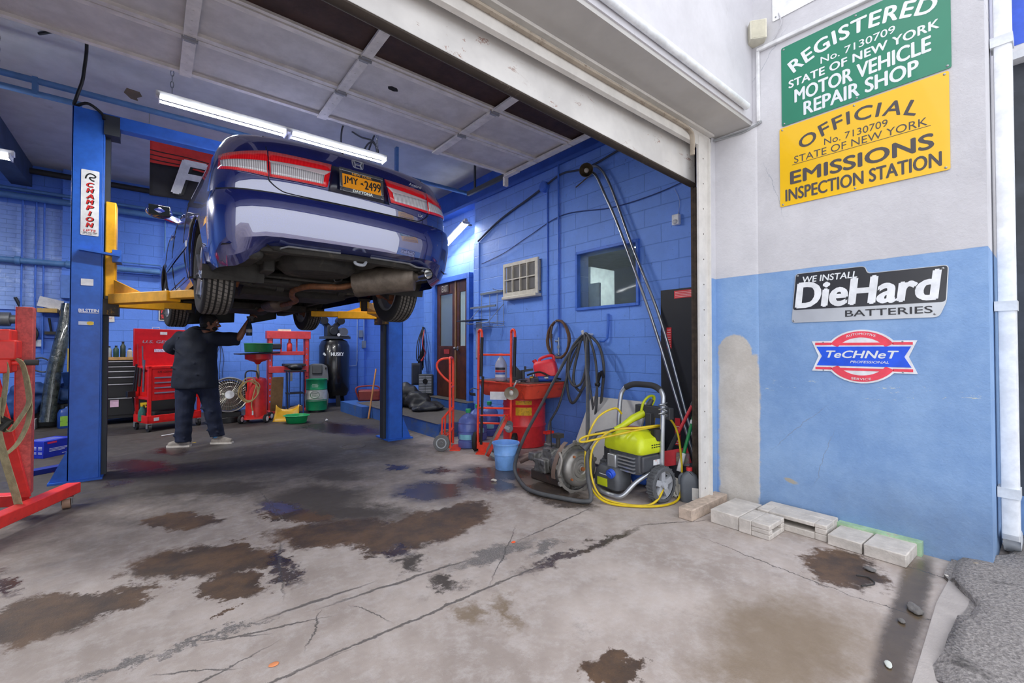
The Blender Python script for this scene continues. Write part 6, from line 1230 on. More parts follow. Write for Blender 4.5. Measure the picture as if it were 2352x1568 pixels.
# shop press
t = thing('shop_press', 'red steel shop press frame against the back wall', 'press', (2.22, 10.2, 0)); PR = M('c43c42', .45, dirt=('6a2a28', 7, .6, .5))
for x in (-.35, .35):
    b = MB(); holes = [(x-.012, x+.012, z, z+.03) for z in [.2+.12*k for k in range(10)]]
    holed(b, x-.045, x+.045, 0, 1.55, holes, lambda a, c, d, e: b.box(a, c, -.06, -.052, d, e)); b.box(x-.045, x-.037, -.06, .06, 0, 1.55).box(x+.037, x+.045, -.06, .06, 0, 1.55); u_ = b.build('upright', PR, t); MB().box(x-.06, x+.06, -.3, .3, 0, .04).build('foot', PR, u_)
MB().box(-.42, .42, -.08, .08, 1.50, 1.66).build('head_beam', PR, t, bev=.006); MB().box(-.32, .32, -.06, .06, 1.16, 1.24).build('mid_beam', PR, t, bev=.004); MB().box(-.38, .38, -.09, .09, .80, .93).build('bed_beam', PR, t, bev=.004)
for x in (-.14, .16): MB().cyl((x, 0, 1.24), (x, 0, 1.50), .016, 10).build('rod', PR, t)
MB().lathe([(.05, 1.24), (.055, 1.25), (.05, 1.40), (.025, 1.43), (.02, 1.50)], (.02, 0, 0), n=20).build('jack', M('c8352c', .4), t); MB().box(-.38, -.16, -.14, -.06, 1.28, 1.40).build('pump_handle', M('26262a', .6), t, bev=.02)
MB().box(-.02, .06, -.10, -.095, .62, .80).build('hanging_tag', M('9a9a94', .7), t); MB().box(-.1, .3, -.2, .12, .93, .98).build('press_plate', M('2a2b2e', .6), t, bev=.01)
tag(MB().box(2.02, 2.26, 10.15, 10.25, 1.66, 1.70).build('small_carton', M('d9d2bd', .6, dirt=('d09a2a', 12, .5, .9))), 'small white and yellow carton lying on top of the red press', 'carton')
t = wthing('work_stand', 'small blue work stand holding dark tools in front of the red press', 'stand', (2.3, 9.65, 0))
for x in (2.10, 2.36):
    for y in (9.55, 9.8): MB().cyl((x, y, 0), (x, y, .84), .014, 8).build('leg', M('2a53a0', .5), t)
MB().box(2.06, 2.40, 9.5, 9.83, .84, .87).box(2.08, 2.38, 9.52, 9.8, .40, .42).build('shelf', M('23252a', .6), t)
tag(MB().sph((2.23, 9.66, .925), (.14, .10, .055), 12).build('tool_heap', M('24262a', .5, bump=(20, .5)), fuse=.02, disp=(14, .03)), 'dark heap of parts on the small blue work stand', 'parts')
tag(MB().obox((1.95, 9.9, .37), (.22, .012, .72), (.12, 0, .1)).build('cardboard_sheet', CARDB), 'tall brown cardboard sheet leaning inside the press', 'cardboard')
tag(MB().obox((2.05, 9.28, .10), (.42, .16, .10), (0, -.25, .1)).build('cardboard_strip', CARDB), 'folded cardboard strip on the floor in front of the press', 'cardboard')
# compressor
t = thing('air_compressor', 'tall black upright air compressor with white lettering on its tank', 'compressor', (3.25, 10.5, 0)); t.scale = (1.15, 1.15, 1.15)
MB().lathe([(.10, .14), (.24, .20), (.285, .30), (.285, 1.18), (.24, 1.28), (.12, 1.33), (.0, 1.34)], n=44).build('tank', M('16171a', .25, coat=.4), t)
for a in (.6, 2.7, 4.7): MB().bar((.22*math.cos(a), .22*math.sin(a), .3), (.27*math.cos(a), .27*math.sin(a), 0), .08, .02).build('leg', BLK, t)
MB().box(-.24, .26, -.18, .18, 1.32, 1.37).build('platform', M('4a4c50', .4, .4), t); MB().box(-.17, .04, -.12, .12, 1.37, 1.58).cyl((-.06, -.13, 1.47), (-.06, -.17, 1.47), .08, 20).build('pump', M('2c2e32', .5, .3), t, bev=.01)
for x in (-.22, .10): MB().bar((-.06, 0, 1.5), (x, 0, 1.66), .09, .09).cyl((x, -.10, 1.68), (x, .06, 1.68), .075, 20).build('cylinder_head', M('26272b', .5, .3), t)
MB().cyl((.14, -.14, 1.46), (.14, .16, 1.46), .085, 20).build('motor', M('77797c', .4, .6), t); MB().lathe([(.03, 0), (.03, .012), (0, .014)], (.02, -.2, 1.40), (0, -1, 0), 14).build('gauge', WHITE, t); MB().cyl((.06, -.2, 1.38), (.22, -.2, 1.38), .016, 8).build('manifold', STEEL, t)
lt = text('HUSKY', M('dfe2e5', .5), t, frame((.0, -.23, 1.02), (-.36, -.93, 0), (.93, -.36, 0)), .24, .065, .05, fit=lambda x, y: (x, y))
for v in lt.data.vertices:
    p = v.co; a = math.atan2(p.y, p.x); 
    q = Vector((p.x, p.y, 0)); d_ = Vector((-.36, -.93, 0)).normalized(); s2 = q.dot(Vector((.93, -.36, 0)).normalized())/.288; v.co = Vector((d_.x*math.cos(s2)+.93*math.sin(s2), d_.y*math.cos(s2)-.36*math.sin(s2), 0))*.289+Vector((0, 0, p.z))
em = MB().add([(lambda s2, z: Vector((-.36*math.cos(s2)+.93*math.sin(s2), -.93*math.cos(s2)-.36*math.sin(s2), 0))*.289+Vector((0, 0, z)))(s2, z) for s2, z in ((-.74, 1.02), (-.66, 1.05), (-.60, 1.05), (-.52, 1.03), (-.47, 1.0), (-.55, .99), (-.62, 1.0))], [(0, 1, 2, 3, 4, 5, 6)]).build('emblem', M('dfe2e5', .5), t)
# quaker drum, creeper, pans, dustpan
t = thing('oil_drum', 'green and white oil drum printed with a ringed Q in front of the creeper', 'drum', (2.64, 9.66, 0)); DG = M('16895a', .35, dirt=('0d4f36', 6, .6, .5))
MB().lathe([(.19, .04), (.20, .05), (.20, .24), (.207, .25), (.20, .26), (.20, .46), (.207, .47), (.20, .48), (.20, .66), (.206, .67), (.19, .665), (.185, .64)], n=44).build('drum', DG, t); MB().lathe([(.2012, .235), (.2012, .455)], n=44, cap=False).build('white_band', M('cfd3cb', .5, dirt=('9aa79c', 8, .6, .5)), t)
Qd = Vector((-.42, -.91, 0)).normalized(); Qx = Vector((.91, -.42, 0)); qp = lambda s, z: Vector((Qd.x*math.cos(s)+Qx.x*math.sin(s), Qd.y*math.cos(s)+Qx.y*math.sin(s), 0))*.2025+Vector((0, 0, z))
MB().tube([qp(.42*math.cos(a), .365+.068*math.sin(a)) for a in [k*PI/16 for k in range(32)]], (.003, .011), 6, closed=True).build('ring_mark', M('1f6b45', .5), t)
MB().tube([qp(s, .285+.012*math.sin(s*2)) for s in [-.7+k*.1 for k in range(16)]], (.002, .007), 5).tube([qp(s, .265) for s in [-.9+k*.1 for k in range(19)]], (.002, .004), 5).build('swash', M('1f6b45', .5), t)
for tx, z in (('Quaker', .385), ('State', .345)):
    o = text(tx, M('1f6b45', .5), t, Matrix.Identity(4), .11, .024, .02)
    for v in o.data.vertices: v.co = qp(v.co.x/.2025, z+v.co.y)
MB().cyl((0, 0, 0), (0, 0, .05), .16, 24).build('dolly_base', BLK, t)
for z, w in ((.57, .5), (.545, .62), (.52, .56)): MB().grid(lambda u, v: qp(-w/2+w*u, z+.010*v), 8, 1).build('print_line', M('b9d8c6', .5), t)
t = thing('creeper', 'grey mechanic creeper board stood on end behind the green drum', 'creeper'); t.matrix_world = frame((2.74, 10.02, .035), (-.25, -.93, .22), (.93, -.3, 0))
MB().prism(rnd([(-.22, 0), (.22, 0), (.24, .25), (.19, .45), (.23, .62), (.20, .90), (.10, .95), (-.10, .95), (-.20, .90), (-.23, .62), (-.19, .45), (-.24, .25)], .04), .04).build('board', M('55585e', .6, var=.1, scale=60), t, bev=.01)
MB().box(-.10, .10, .72, .92, .04, .07).build('headrest', M('3a3c40', .7), t, bev=.02)
for x, y in ((-.2, .06), (.2, .06), (-.21, .58), (.21, .58), (-.17, .86), (.17, .86)): MB().cyl((x-.012, y, .07), (x+.012, y, .07), .034, 16).box(x-.015, x+.015, y-.015, y+.015, .035, .06).build('caster', DKGREY, t)
tag(MB().lathe([(.15, 0), (.16, .008), (.185, .12), (.215, .125), (.22, .13), (.19, .14), (.175, .125), (.145, .015)], n=40, sx=1.0, sy=.85).build('drain_pan', M('149a56', .4, dirt=('0b5a34', 9, .62, .4)), loc=(1.98, 8.45, 0), rot=(0, 0, -.5)), 'round green drain pan with a rim on the floor before the press', 'pan')
t = thing('lobby_dustpan', 'yellow upright dustpan with a black handle behind the green floor pan', 'dustpan', (1.92, 8.85, 0), -.4)
MB().grid(lambda u, v: ((-.19+.38*u)*(1+.12*v), -.16*v, .005+.09*(abs(2*u-1)**3)*(1-v)+.19*(1-v)**3), 14, 8).build('pan', M('d6a318', .4, dirt=('8a6a1a', 8, .6)), t, solid=.008); MB().cyl((0, .02, .17), (-.03, .10, .85), .011, 10).build('handle', BLK, t)
t = wthing('broom', 'wooden broom stick leaning by the blue step behind the right lift post', 'broom', (3.1, 8.1, 0)); MB().cyl((3.11, 8.05, .0), (3.40, 8.42, .90), .016, 10).build('stick', M('b07a45', .6), t)
t = thing('generator', 'battered red portable generator on the step end by the back wall', 'generator', (3.55, 9.15, .215), -.4)
MB().box(-.22, .22, -.15, .15, 0, .22).build('case', M('7d2a22', .5, dirt=('3b1c18', 6, .55)), t, bev=.03); MB().tube(cr([(-.2, -.15, .05), (-.26, -.16, .25), (-.15, -.1, .30), (.15, -.1, .30), (.22, -.12, .22)], 4), .015, 8).build('handle', M('8a2c24', .5), t)
struct(MB().box(3.04, 3.9, 8.2, 9.4, 0, .21).build('floor_step_end', step_mat))
# wall fittings at the back right
for x, z, lb in ((4.0, 1.66, 'grey switch box on the back wall right of the compressor'), (4.08, 1.40, 'grey valve box lower on the back wall right of the compressor')): tag(MB().box(x-.05, x+.05, 10.86, 10.9, z-.09, z+.09).build('switch_box', M('6f7d94', .5), bev=.006), lb, 'switch box')
pipe('thin pale conduit bending at the bottom beside the compressor', [(3.92, 10.9, 2.2), (3.92, 10.9, 1.0), (3.90, 10.9, .88), (3.70, 10.9, .87)], .012, M('8fa6cf', .5), 'conduit')
pipe('thin upright conduit on the back wall into the lower valve box', [(4.08, 10.88, 2.3), (4.08, 10.88, 1.49)], .011, M('8fa6cf', .5), 'conduit')
t = wthing('pull_cords', 'thin dark cords hanging on the back wall between the mechanic and the drainer', 'cords', (1.1, 10.97, 1))
for x in (1.02, 1.10, 1.16): MB().tube(cr([(1.1, 10.97, 1.42), (x, 10.97, 1.1), (x-.02, 10.97, .8), (x+.01, 10.97, .5)], 4), .006, 5).build('cord', M('2a3550', .6), t)
MB().cyl((1.1, 10.99, 1.43), (1.1, 10.94, 1.43), .03, 12).build('outlet', WHITE, t)
struct(MB().box(.52, .56, 10.97, 11, 0, 4.2).build('trim_6', BPAINT))
t = wsign('oil_sign', 'white sign with red capitals hung on the back wall right of the left post', 'sign', (-.70, 10.985, 1.945), z=(0, -1, 0), x=(1, 0, 0.06))
MB().prism(rrect(.29, .33, .01), .006).build('panel', M('d6d1c8', .5), t); text('EE', M('c0453c', .5), t, TR((.07, .07, .007)), .11, .06, .02); text('L.', M('c0453c', .5), t, TR((.075, -.07, .007)), .07, .06, .02)
t = wsign('no_smoking_sign', 'red no smoking sign in a white frame on the back wall behind the front wheel', 'sign', (.27, 10.985, 1.97), z=(0, -1, 0), x=(1, 0, 0))
MB().prism(rrect(.36, .26, .01), .006).build('panel', M('d6d9dc', .5), t); MB().prism(rrect(.33, .23, .01), .001, z0=.006).build('field', M('2a2224', .5), t); text('NO', M('d8323a', .5), t, TR((-.08, .05, .0075)), .12, .07, .03); text('SMOKING', M('d8323a', .5), t, TR((0, -.05, .0075)), .29, .07, .03)
# ================================================================ left wall and corner
t = wthing('wall_grinder', 'grey bench grinder drum beside the red engine stand post', 'grinder', (-1.8, 10.8, 1.75))
MB().cyl((-1.92, 10.62, 1.77), (-1.78, 10.62, 1.77), .11, 24).cyl((-1.78, 10.62, 1.77), (-1.66, 10.62, 1.77), .07, 20).build('drum', M('6b6d70', .5, .4), t); MB().box(-1.9, -1.7, 10.6, 11, 1.62, 1.66).build('bracket', M('3d5f9e', .5), t)
t = wthing('wall_cable', 'black cables looped on the blue wall right of the engine stand', 'cable', (-1.55, 10.9, 1.4))
MB().tube(cr([(-1.78, 10.92, 2.15), (-1.70, 10.92, 1.95), (-1.60, 10.92, 1.75), (-1.52, 10.9, 1.55), (-1.58, 10.9, 1.40), (-1.70, 10.9, 1.45)], 6), .022, 8).build('thick_cable', BLK, t)
MB().tube(cr([(-1.6, 10.9, 1.10), (-1.45, 10.88, 1.14), (-1.32, 10.86, 1.02), (-1.42, 10.88, .90), (-1.58, 10.9, .95)], 6), .012, 8).build('thin_cable', BLK, t); MB().box(-1.66, -1.58, 10.86, 10.92, 1.05, 1.22).build('plug', M('c9a23a', .5), t)
t = wthing('wall_hammer', 'hammer hung handle up on a blue board on the back wall', 'hammer', (-1.4, 10.9, 1.7)); MB().cyl((-1.38, 10.9, 1.82), (-1.35, 10.9, 1.58), .016, 8).build('handle', BLK, t); MB().box(-1.43, -1.28, 10.88, 10.92, 1.54, 1.59).build('head', BLK, t); 
tag(MB().box(-1.49, -1.27, 10.95, 11, 1.48, 1.92).build('tool_board', BPAINT), 'blue board on the back wall behind the hung hammer', 'board')
tag(MB().box(-1.56, -1.46, 10.93, 10.96, 1.33, 1.45).build('wall_outlet', M('c3cbd6', .5), bev=.006), 'white outlet box below the grinder on the back wall', 'outlet')
tag(MB().obox((-1.38, 10.80, 1.94), (.24, .18, .07)).build('wood_shelf', M('b5924e', .6), bev=.004), 'small yellow wooden shelf on the back wall under the papers', 'shelf')
tag(MB().obox((-1.36, 10.86, 2.07), (.30, .01, .17), (.2, .25, 0)).build('papers', M('d9dade', .7, dirt=('9aa2ad', 30, .55, .5))), 'sheaf of white papers clipped above the small wooden shelf', 'papers')
tag(MB().box(-1.23, -1.06, 10.72, 10.88, 2.16, 2.56).build('fuse_box', M('4c74be', .5), bev=.008), 'blue electrical box on the wall pilaster left of the lift post', 'electrical box')
tag(MB().box(-1.10, -.98, 10.74, 10.88, 1.62, 1.90).build('switch_cabinet', M('3f63a8', .5), bev=.008), 'smaller blue box below the electrical box by the lift post', 'electrical box')
tag(MB().tube(cr([(-1.12, 10.7, 2.05), (-1.16, 10.62, 1.6), (-1.26, 10.5, .9), (-1.32, 10.4, .1)], 6), .10, 14).build('wrapped_roll', M('3c4341', .12, var=.5, scale=14, bump=(18, 1.0), dirt=('b9c4c2', 16, .62, .8), coat=1)), 'long roll wrapped in shiny clear plastic leaning in the corner by the lift post', 'roll')
t = wthing('yellow_can', 'yellow canister on a blue wall bracket left of the lift post', 'canister', (-1.0, 10.3, .9)); MB().cyl((-1.02, 10.32, .92), (-1.02, 10.32, 1.30), .07, 20).build('body', M('d9b420', .4, dirt=('c9a58a', 9, .5)), t); MB().cyl((-1.02, 10.32, 1.30), (-1.02, 10.32, 1.36), .05, 16).build('cap', M('8a5a3a', .5), t)
tag(MB().prism([(0, 0), (.34, 0), (0, -.24)], .24, Matrix(((0, 0, 1, -1.14), (-1, 0, 0, 10.5), (0, 1, 0, .915), (0, 0, 0, 1)))).box(-1.14, -.9, 10.4, 11, .90, .918).build('wall_bracket', M('3a66b5', .5)), 'blue triangular wall bracket under the yellow canister', 'bracket')
b = MB()
for c, r in (((-1.55, 10.6, .62), (.22, .2, .14)), ((-1.38, 10.62, .60), (.16, .18, .12)), ((-1.62, 10.6, .40), (.24, .25, .2)), ((-1.15, 10.7, .52), (.18, .16, .16))): b.sph(c, r, 14)
tag(b.build('blue_tarpaulin', M('2b4a80', .7, bump=(10, .6)), fuse=.025, smooth=2, disp=(9, .06)), 'heap of crumpled blue tarpaulin in the corner behind the wrapped roll', 'tarpaulin')
tag(MB().box(-1.9, -1.0, 10.62, 10.98, 0, .36).build('low_bench', M('23262b', .7), bev=.01), 'low dark bench along the back wall under the tarpaulin', 'bench')
tag(MB().box(-1.68, -1.45, 10.36, 10.56, 0, .16).build('magazine_stack', M('b7bcc2', .7, dirt=('7a8470', 20, .5, .6)), bev=.004), 'stack of pale magazines on the floor before the low bench', 'magazines')
tag(MB().prism([(0, 0), (.32, 0), (.26, .09), (.1, .14), (0, .13)], .14, frame((-1.78, 10.15, 0), (0, -1, 0), (1, 0, 0))).build('floor_jack', M('2b49a6', .5), bev=.01), 'small blue floor jack on the ground beside the magazines', 'jack')
t = thing('oil_bottle', 'blue motor oil bottle with a green label at the foot of the wrapped roll', 'bottle', (-1.08, 10.28, 0), .3)
MB().rings([[(x, y, z) for x, y in rrect(w, d, .04, 4)] for w, d, z in ((.20, .12, 0), (.22, .13, .015), (.22, .13, .24), (.18, .11, .30), (.07, .06, .33), (.06, .05, .35))]).build('body', M('1f438c', .35), t); MB().cyl((-.05, 0, .32), (-.05, 0, .37), .025, 12).build('cap', BLK, t)
MB().box(-.09, .0, -.068, -.064, .04, .20).build('label', M('7fae3a', .5, dirt=('1d2a24', 20, .55)), t); MB().tube(cr([(.06, 0, .30), (.12, 0, .25), (.115, 0, .12)], 4), .018, 8).build('handle', M('1f438c', .35), t)
tag(MB().sph((-.93, 10.47, .12), (.12, .12, .13), 12).build('dark_bag', M('20242a', .6, bump=(12, .5))), 'dark lump of rubbish between the oil bottle and the lift post', 'bag')
t = thing('parts_carton', 'bright blue carton with red tabs on the floor left of the lift post', 'carton', (-.96, 7.77, 0), math.radians(46))
CB = M('1c2fae', .4); MB().box(-.17, .17, -.13, .13, 0, .20).build('box', CB, t, bev=.003); MB().box(-.15, .1, -.08, .10, .20, .201).build('top_print', M('5a63a8', .5, dirt=('1c2fae', 20, .5)), t)
wl = M('c5cbe6', .5); rt = M('d8305a', .5)
for x0, x1, z in ((-.11, .10, .10), (-.11, .13, .085), (-.11, .06, .07), (.03, .15, .025)): MB().box(x0, x1, -.1315, -.130, z, z+.006).build('print_line', wl, t)
MB().box(-.13, -.03, -.1315, -.130, .165, .185).build('red_tab', rt, t); MB().box(.10, .14, -.1315, -.130, .10, .13).build('white_patch', wl, t)
for k in range(3):
    for z in (.05, .065, .10, .115, .13): MB().box(-.1715, -.170, -.11+k*.075, -.06+k*.075, z, z+.006).build('print_line', wl, t)
MB().box(-.1715, -.170, .07, .12, .165, .185).build('red_tab', rt, t)
tag(MB().box(-.16, .12, -.06, .06, 0, .05).build('flat_carton', M('23348c', .5, dirt=('a83050', 9, .56, .8)), loc=(-.85, 6.72, 0), rot=(0, 0, .5)), 'small flat blue and red carton on the floor behind the lift post foot', 'carton')
# engine stand
t = wthing('engine_stand', 'red engine stand on casters at the left edge, hung with straps', 'engine stand', (-.75, 5.05, 0)); ER = M('ea3a34', .4, dirt=('8a3a36', 8, .6, .5)); EP = M('c85a56', .6, var=.25, scale=30)
MB().bar((-.50, 5.22, .135), (-1.05, 3.98, .135), .10, .085, (0, 0, 1)).build('base_leg', ER, t, bev=.006)
MB().bar((-.76, 5.06, .135), (-1.5, 5.5, .135), .10, .085, (0, 0, 1)).build('base_rail', ER, t, bev=.006)
MB().bar((-.765, 5.07, .17), (-.765, 5.07, 1.62), .11, .09, (1, 0, 0)).build('post', EP, t, bev=.005); MB().box(-.815, -.81, 5.02, 5.12, .17, 1.62).build('post_side', ER, t)
MB().prism([(0, 0), (.10, 0), (-.12, 1.05), (-.20, 1.05)], .02, frame((-.80, 4.985, .175), (-.3, -.95, 0), (.95, -.3, 0))).build('brace', ER, t, bev=.003)
MB().box(-.98, -.80, 4.80, 5.02, 1.12, 1.44).box(-.93, -.77, 4.78, 4.98, 1.22, 1.36).build('head', ER, t, bev=.012); MB().cyl((-1.2, 4.85, 1.195), (-.70, 4.85, 1.195), .018, 10).build('handle_bar', ER, t); MB().cyl((-.74, 4.85, 1.195), (-.665, 4.85, 1.195), .022, 10).build('bar_end', DKGREY, t)
for x, y in ((-.53, 5.11), (-1.02, 4.04), (-1.45, 5.47)):
    c = MB().box(x-.04, x+.04, y-.04, y+.04, .085, .093).box(x-.035, x-.03, y-.03, y+.03, .03, .09).box(x+.03, x+.035, y-.03, y+.03, .03, .09).build('caster', STEEL, t); MB().cyl((x-.024, y, .045), (x+.024, y, .045), .045, 20).build('wheel', M('9a7a66', .6), c)
SW_ = M('aaa27c', .9, var=.2, scale=25, bump=(180, .4), dirt=('6e683c', 9, .6, .5))
t = wthing('lifting_strap', 'dirty beige lifting straps looped over the bar of the red engine stand', 'strap', (-.78, 4.83, .6))
sd = (.6, -.8, .1); MB().ribbon(cr([(-.84, 4.90, 1.0), (-.83, 4.87, 1.18), (-.79, 4.83, 1.225), (-.74, 4.80, 1.18), (-.71, 4.79, 1.0), (-.70, 4.79, .80), (-.75, 4.78, .62), (-.83, 4.78, .52)], 8), .055, sd, .004).build('strap_loop', SW_, t)
MB().ribbon(cr([(-.92, 4.88, 1.15), (-.86, 4.84, 1.22), (-.82, 4.81, 1.15), (-.83, 4.79, .9), (-.84, 4.78, .78), (-.80, 4.77, .70), (-.74, 4.77, .80), (-.70, 4.78, .92), (-.72, 4.80, 1.1)], 8), .055, sd, .004).build('twisted_strap', SW_, t)
MB().ribbon(cr([(-.86, 4.80, .95), (-.86, 4.77, .80), (-.84, 4.765, .65), (-.80, 4.76, .45), (-.755, 4.75, .25), (-.725, 4.745, .09)], 8), .06, (.8, -.6, 0), .004).build('hanging_strap', SW_, t)
MB().ribbon(cr([(-.90, 4.80, .70), (-.91, 4.78, .45), (-.88, 4.70, .25), (-.86, 4.60, .10), (-.88, 4.55, .02), (-.93, 4.6, .03), (-.95, 4.68, .2)], 8), .055, (.7, -.7, .0), .004).build('trailing_strap', SW_, t)
MB().tube([(-.85, 4.79, .80), (-.80, 4.77, .77), (-.84, 4.76, .72)], .03, 8).build('buckle', M('2a2a26', .6), t)
# ================================================================ bits lying on the ground
def bit(name, lb, cat, x, y, s, m, rz=0):
    return tag(MB().sph((0, 0, s[2]), s, 10).build(name, m, loc=(x, y, 0), rot=(0, 0, rz), fuse=max(min(s)*.35, .002), disp=(40, min(s)*.5)), lb, cat)
ASP = M('6b6866', .9, bump=(60, .6))
bit('stone', 'dark lump of asphalt in the middle of the wet gutter', 'stone', 2.95, .47, (.06, .03, .012), ASP, .4)
bit('stone', 'small grey pebble in the wet gutter nearer the camera than the lump', 'stone', 2.78, .49, (.025, .016, .008), ASP, .4)
bit('stone', 'pale flat stone in the gutter at the bottom edge of the photo', 'stone', 2.36, .46, (.03, .014, .006), M('c9cdc6', .7), .3)
bit('stone', 'grey chip on the brown stain before the paving stones', 'stone', 3.28, .72, (.035, .025, .01), ASP, 1)
bit('stone', 'white pebble on the loose asphalt below the wall corner', 'stone', 3.50, .42, (.018, .015, .012), M('d6cfc6', .7))
bit('stone', 'brown stone against the wall corner by the downspout', 'stone', 3.74, .33, (.04, .03, .028), M('8f8578', .8))
bit('plastic_scrap', 'small orange plastic piece lying in the rough concrete patch', 'debris', 1.89, 2.32, (.018, .012, .005), M('f0602e', .5))
bit('dry_leaf', 'small orange leaf on the concrete near the bottom left', 'leaf', .40, 2.05, (.022, .016, .003), M('d98a5a', .7))
bit('plastic_scrap', 'clear plastic cap lying in the puddle before the blue bucket', 'debris', 2.61, 3.5, (.035, .014, .013), M('b7b0a8', .3), -.8)
bit('white_ball', 'small white ball on the dark floor left of the step', 'debris', 2.42, 8.23, (.025, .025, .025), WHITE)
tag(MB().prism([(-.13, -.02), (.12, .0), (.14, .03), (-.10, .025)], .002).build('paper_scrap', M('d5d8dc', .7), loc=(.22, 8.5, 0), rot=(0, 0, .5)), 'white strip of paper on the floor in front of the tool cart', 'paper')
bit('plastic_scrap', 'yellow scrap on the floor beside the left shoe of the mechanic', 'debris', .46, 7.52, (.03, .012, .005), M('d6b13a', .6), .5)
tag(MB().tube(cr([(3.02, .70, .006), (3.10, .66, .006), (3.16, .70, .006), (3.14, .75, .006)], 5), .004, 6).build('bent_wire', M('33302e', .6)), 'bent black wire on the wet brown stain before the paving stones', 'wire')
struct(MB().lathe([(.0, .001), (.13, .001), (.135, .006), (.16, .006), (.165, .0)], (2.08, 5.93, 0), n=36).build('floor_drain', M('4a4542', .7, dirt=('7a726a', 9, .55, .6))))
MW = M('3f4a55', .3)
# ================================================================ the mechanic (local: x to the photo's right, y away from the camera)
man = thing('person', 'person in navy shirt and trousers reaching up under the car with a spray bottle', 'person', (.487, 7.32, 0), math.radians(-39))
SKIN = M('8a5f48', .5, var=.08, scale=12); NAVY = M('141b2a', .85, var=.2, scale=6, bump=(40, .25)); NAVY2 = M('161f36', .85, var=.25, scale=5, bump=(40, .3)); HAIR = M('15110f', .7, bump=(90, .5))
b = MB()
hc = Vector((.10, .06, 1.645)); fd = Vector((.86, .50, -.08)).normalized(); sd = Vector((fd.y, -fd.x, 0)).normalized(); up = sd.cross(fd)*-1
up = Vector((0, 0, 1)); H_ = lambda f, s, u: hc+fd*f+sd*s+up*u
HX = Matrix(((fd.x, -sd.x, 0, hc.x), (fd.y, -sd.y, 0, hc.y), (0, 0, 1, hc.z), (0, 0, 0, 1)))
b.sph((0, 0, .02), (.098, .077, .105), 20, X=HX); b.sph((.035, 0, -.055), (.062, .058, .065), 16, X=HX)   # skull, jaw
b.tube([H_(.085, 0, .025), H_(.108, 0, -.005), H_(.125, 0, -.028), H_(.10, 0, -.04)], [.010, .012, .016, .012], 8)   # nose
b.tube([H_(.092, -.03, -.072), H_(.102, 0, -.072), H_(.092, .03, -.072)], .009, 6)   # lips
for s in (-1, 1):
    b.tube([H_(.078, s*.05, .035), H_(.098, s*.03, .04), H_(.10, s*.01, .033)], .008, 6)   # brow
    b.sph((-.008, s*.078, -.008), (.017, .009, .032), 10, X=HX); b.sph((0, s*.082, -.03), (.010, .007, .012), 8, X=HX)   # ear
b.tube([H_(-.01, 0, -.04), Vector((.045, .05, 1.54)), Vector((.0, .04, 1.47))], [.058, .06, .08], 14)   # neck
b.tube([Vector((-.05, .04, 1.50)), Vector((-.05, .04, 1.40)), Vector((-.06, .04, 1.15)), Vector((-.06, .04, .95)), Vector((-.06, .04, .86))], [(.13, .08), (.17, .10), (.17, .11), (.16, .11), (.15, .10)], 18)   # torso
b.tube([(-.08, .04, 1.46), (-.27, .05, 1.45), (-.43, .08, 1.29), (-.45, .12, 1.26), (-.33, .30, 1.24), (-.26, .38, 1.25)], [.06, .062, .05, .048, .04, .03], 12)   # left arm, forearm brought forward
b.tube([(-.02, .05, 1.45), (.18, .06, 1.45), (.44, .10, 1.43), (.475, .11, 1.45), (.55, .13, 1.60), (.585, .14, 1.675)], [.06, .062, .05, .048, .038, .028], 12)   # right arm raised
for x, pts in ((-1, [(-.16, .03, .92), (-.165, -.02, .52), (-.14, -.08, .09)]), (1, [(.08, .05, .92), (.12, .09, .52), (.19, .12, .10)])): b.tube(pts, [.10, .065, .045], 12)
def hand(wr, d, n, th, curl):
    """palm along d with back facing n; four bent fingers of unequal length and a thumb from the palm's side"""
    d, n = Vector(d).normalized(), Vector(n).normalized(); w = d.cross(n).normalized(); wr = Vector(wr)
    b.tube([wr, wr+d*.035, wr+d*.085], [(.022, .028), (.020, .042), (.016, .042)], 12) if False else b.tube([wr+d*.0, wr+d*.03, wr+d*.06, wr+d*.088], [.027, .031, .033, .028], 12)
    for i, (o, L) in enumerate(((.031, .075), (.011, .084), (-.010, .079), (-.029, .062))):
        p = wr+d*.082+w*o; P = [p]; a = 0
        for sgm, c in ((.44, curl*.7), (.32, curl), (.24, curl*.7)):
            a += c; P.append(P[-1]+(d*math.cos(a)-n*math.sin(a))*L*sgm)
        b.tube([wr+d*.06+w*o]+P, [.0095, .0095, .0088, .0082, .006], 8)
    t0 = wr+d*.025+w*th*.028; b.tube([t0, t0+d*.028+w*th*.022-n*.012, t0+d*.055+w*th*.020-n*.030, t0+d*.072+w*th*.008-n*.042], [.014, .012, .0105, .007], 8)
hand((.585, .14, 1.675), (.50, .12, .85), (-.25, -.9, .25), -1, 1.0)
hand((-.26, .38, 1.25), (.75, .6, .1), (0, -.2, 1), 1, .5)
b.build('body', SKIN, man, fuse=.0065, smooth=2)
for s in (-1, 1): MB().sph(H_(.083, s*.032, .018), .011, 10).build('eye', M('e3ddd6', .3, dirt=('1a120e', 60, .5)), man)
h = MB(); h.sph((-.012, 0, .04), (.105, .087, .105), 20, X=HX); h.sph((-.045, 0, -.02), (.068, .072, .075), 16, X=HX)
for s in (-1, 1): h.sph((.022, s*.071, -.0), (.016, .010, .04), 8, X=HX); h.sph((.06, s*.045, -.075), (.032, .024, .03), 10, X=HX)
h.build('hair', HAIR, man, fuse=.007, smooth=1, disp=(60, .004))
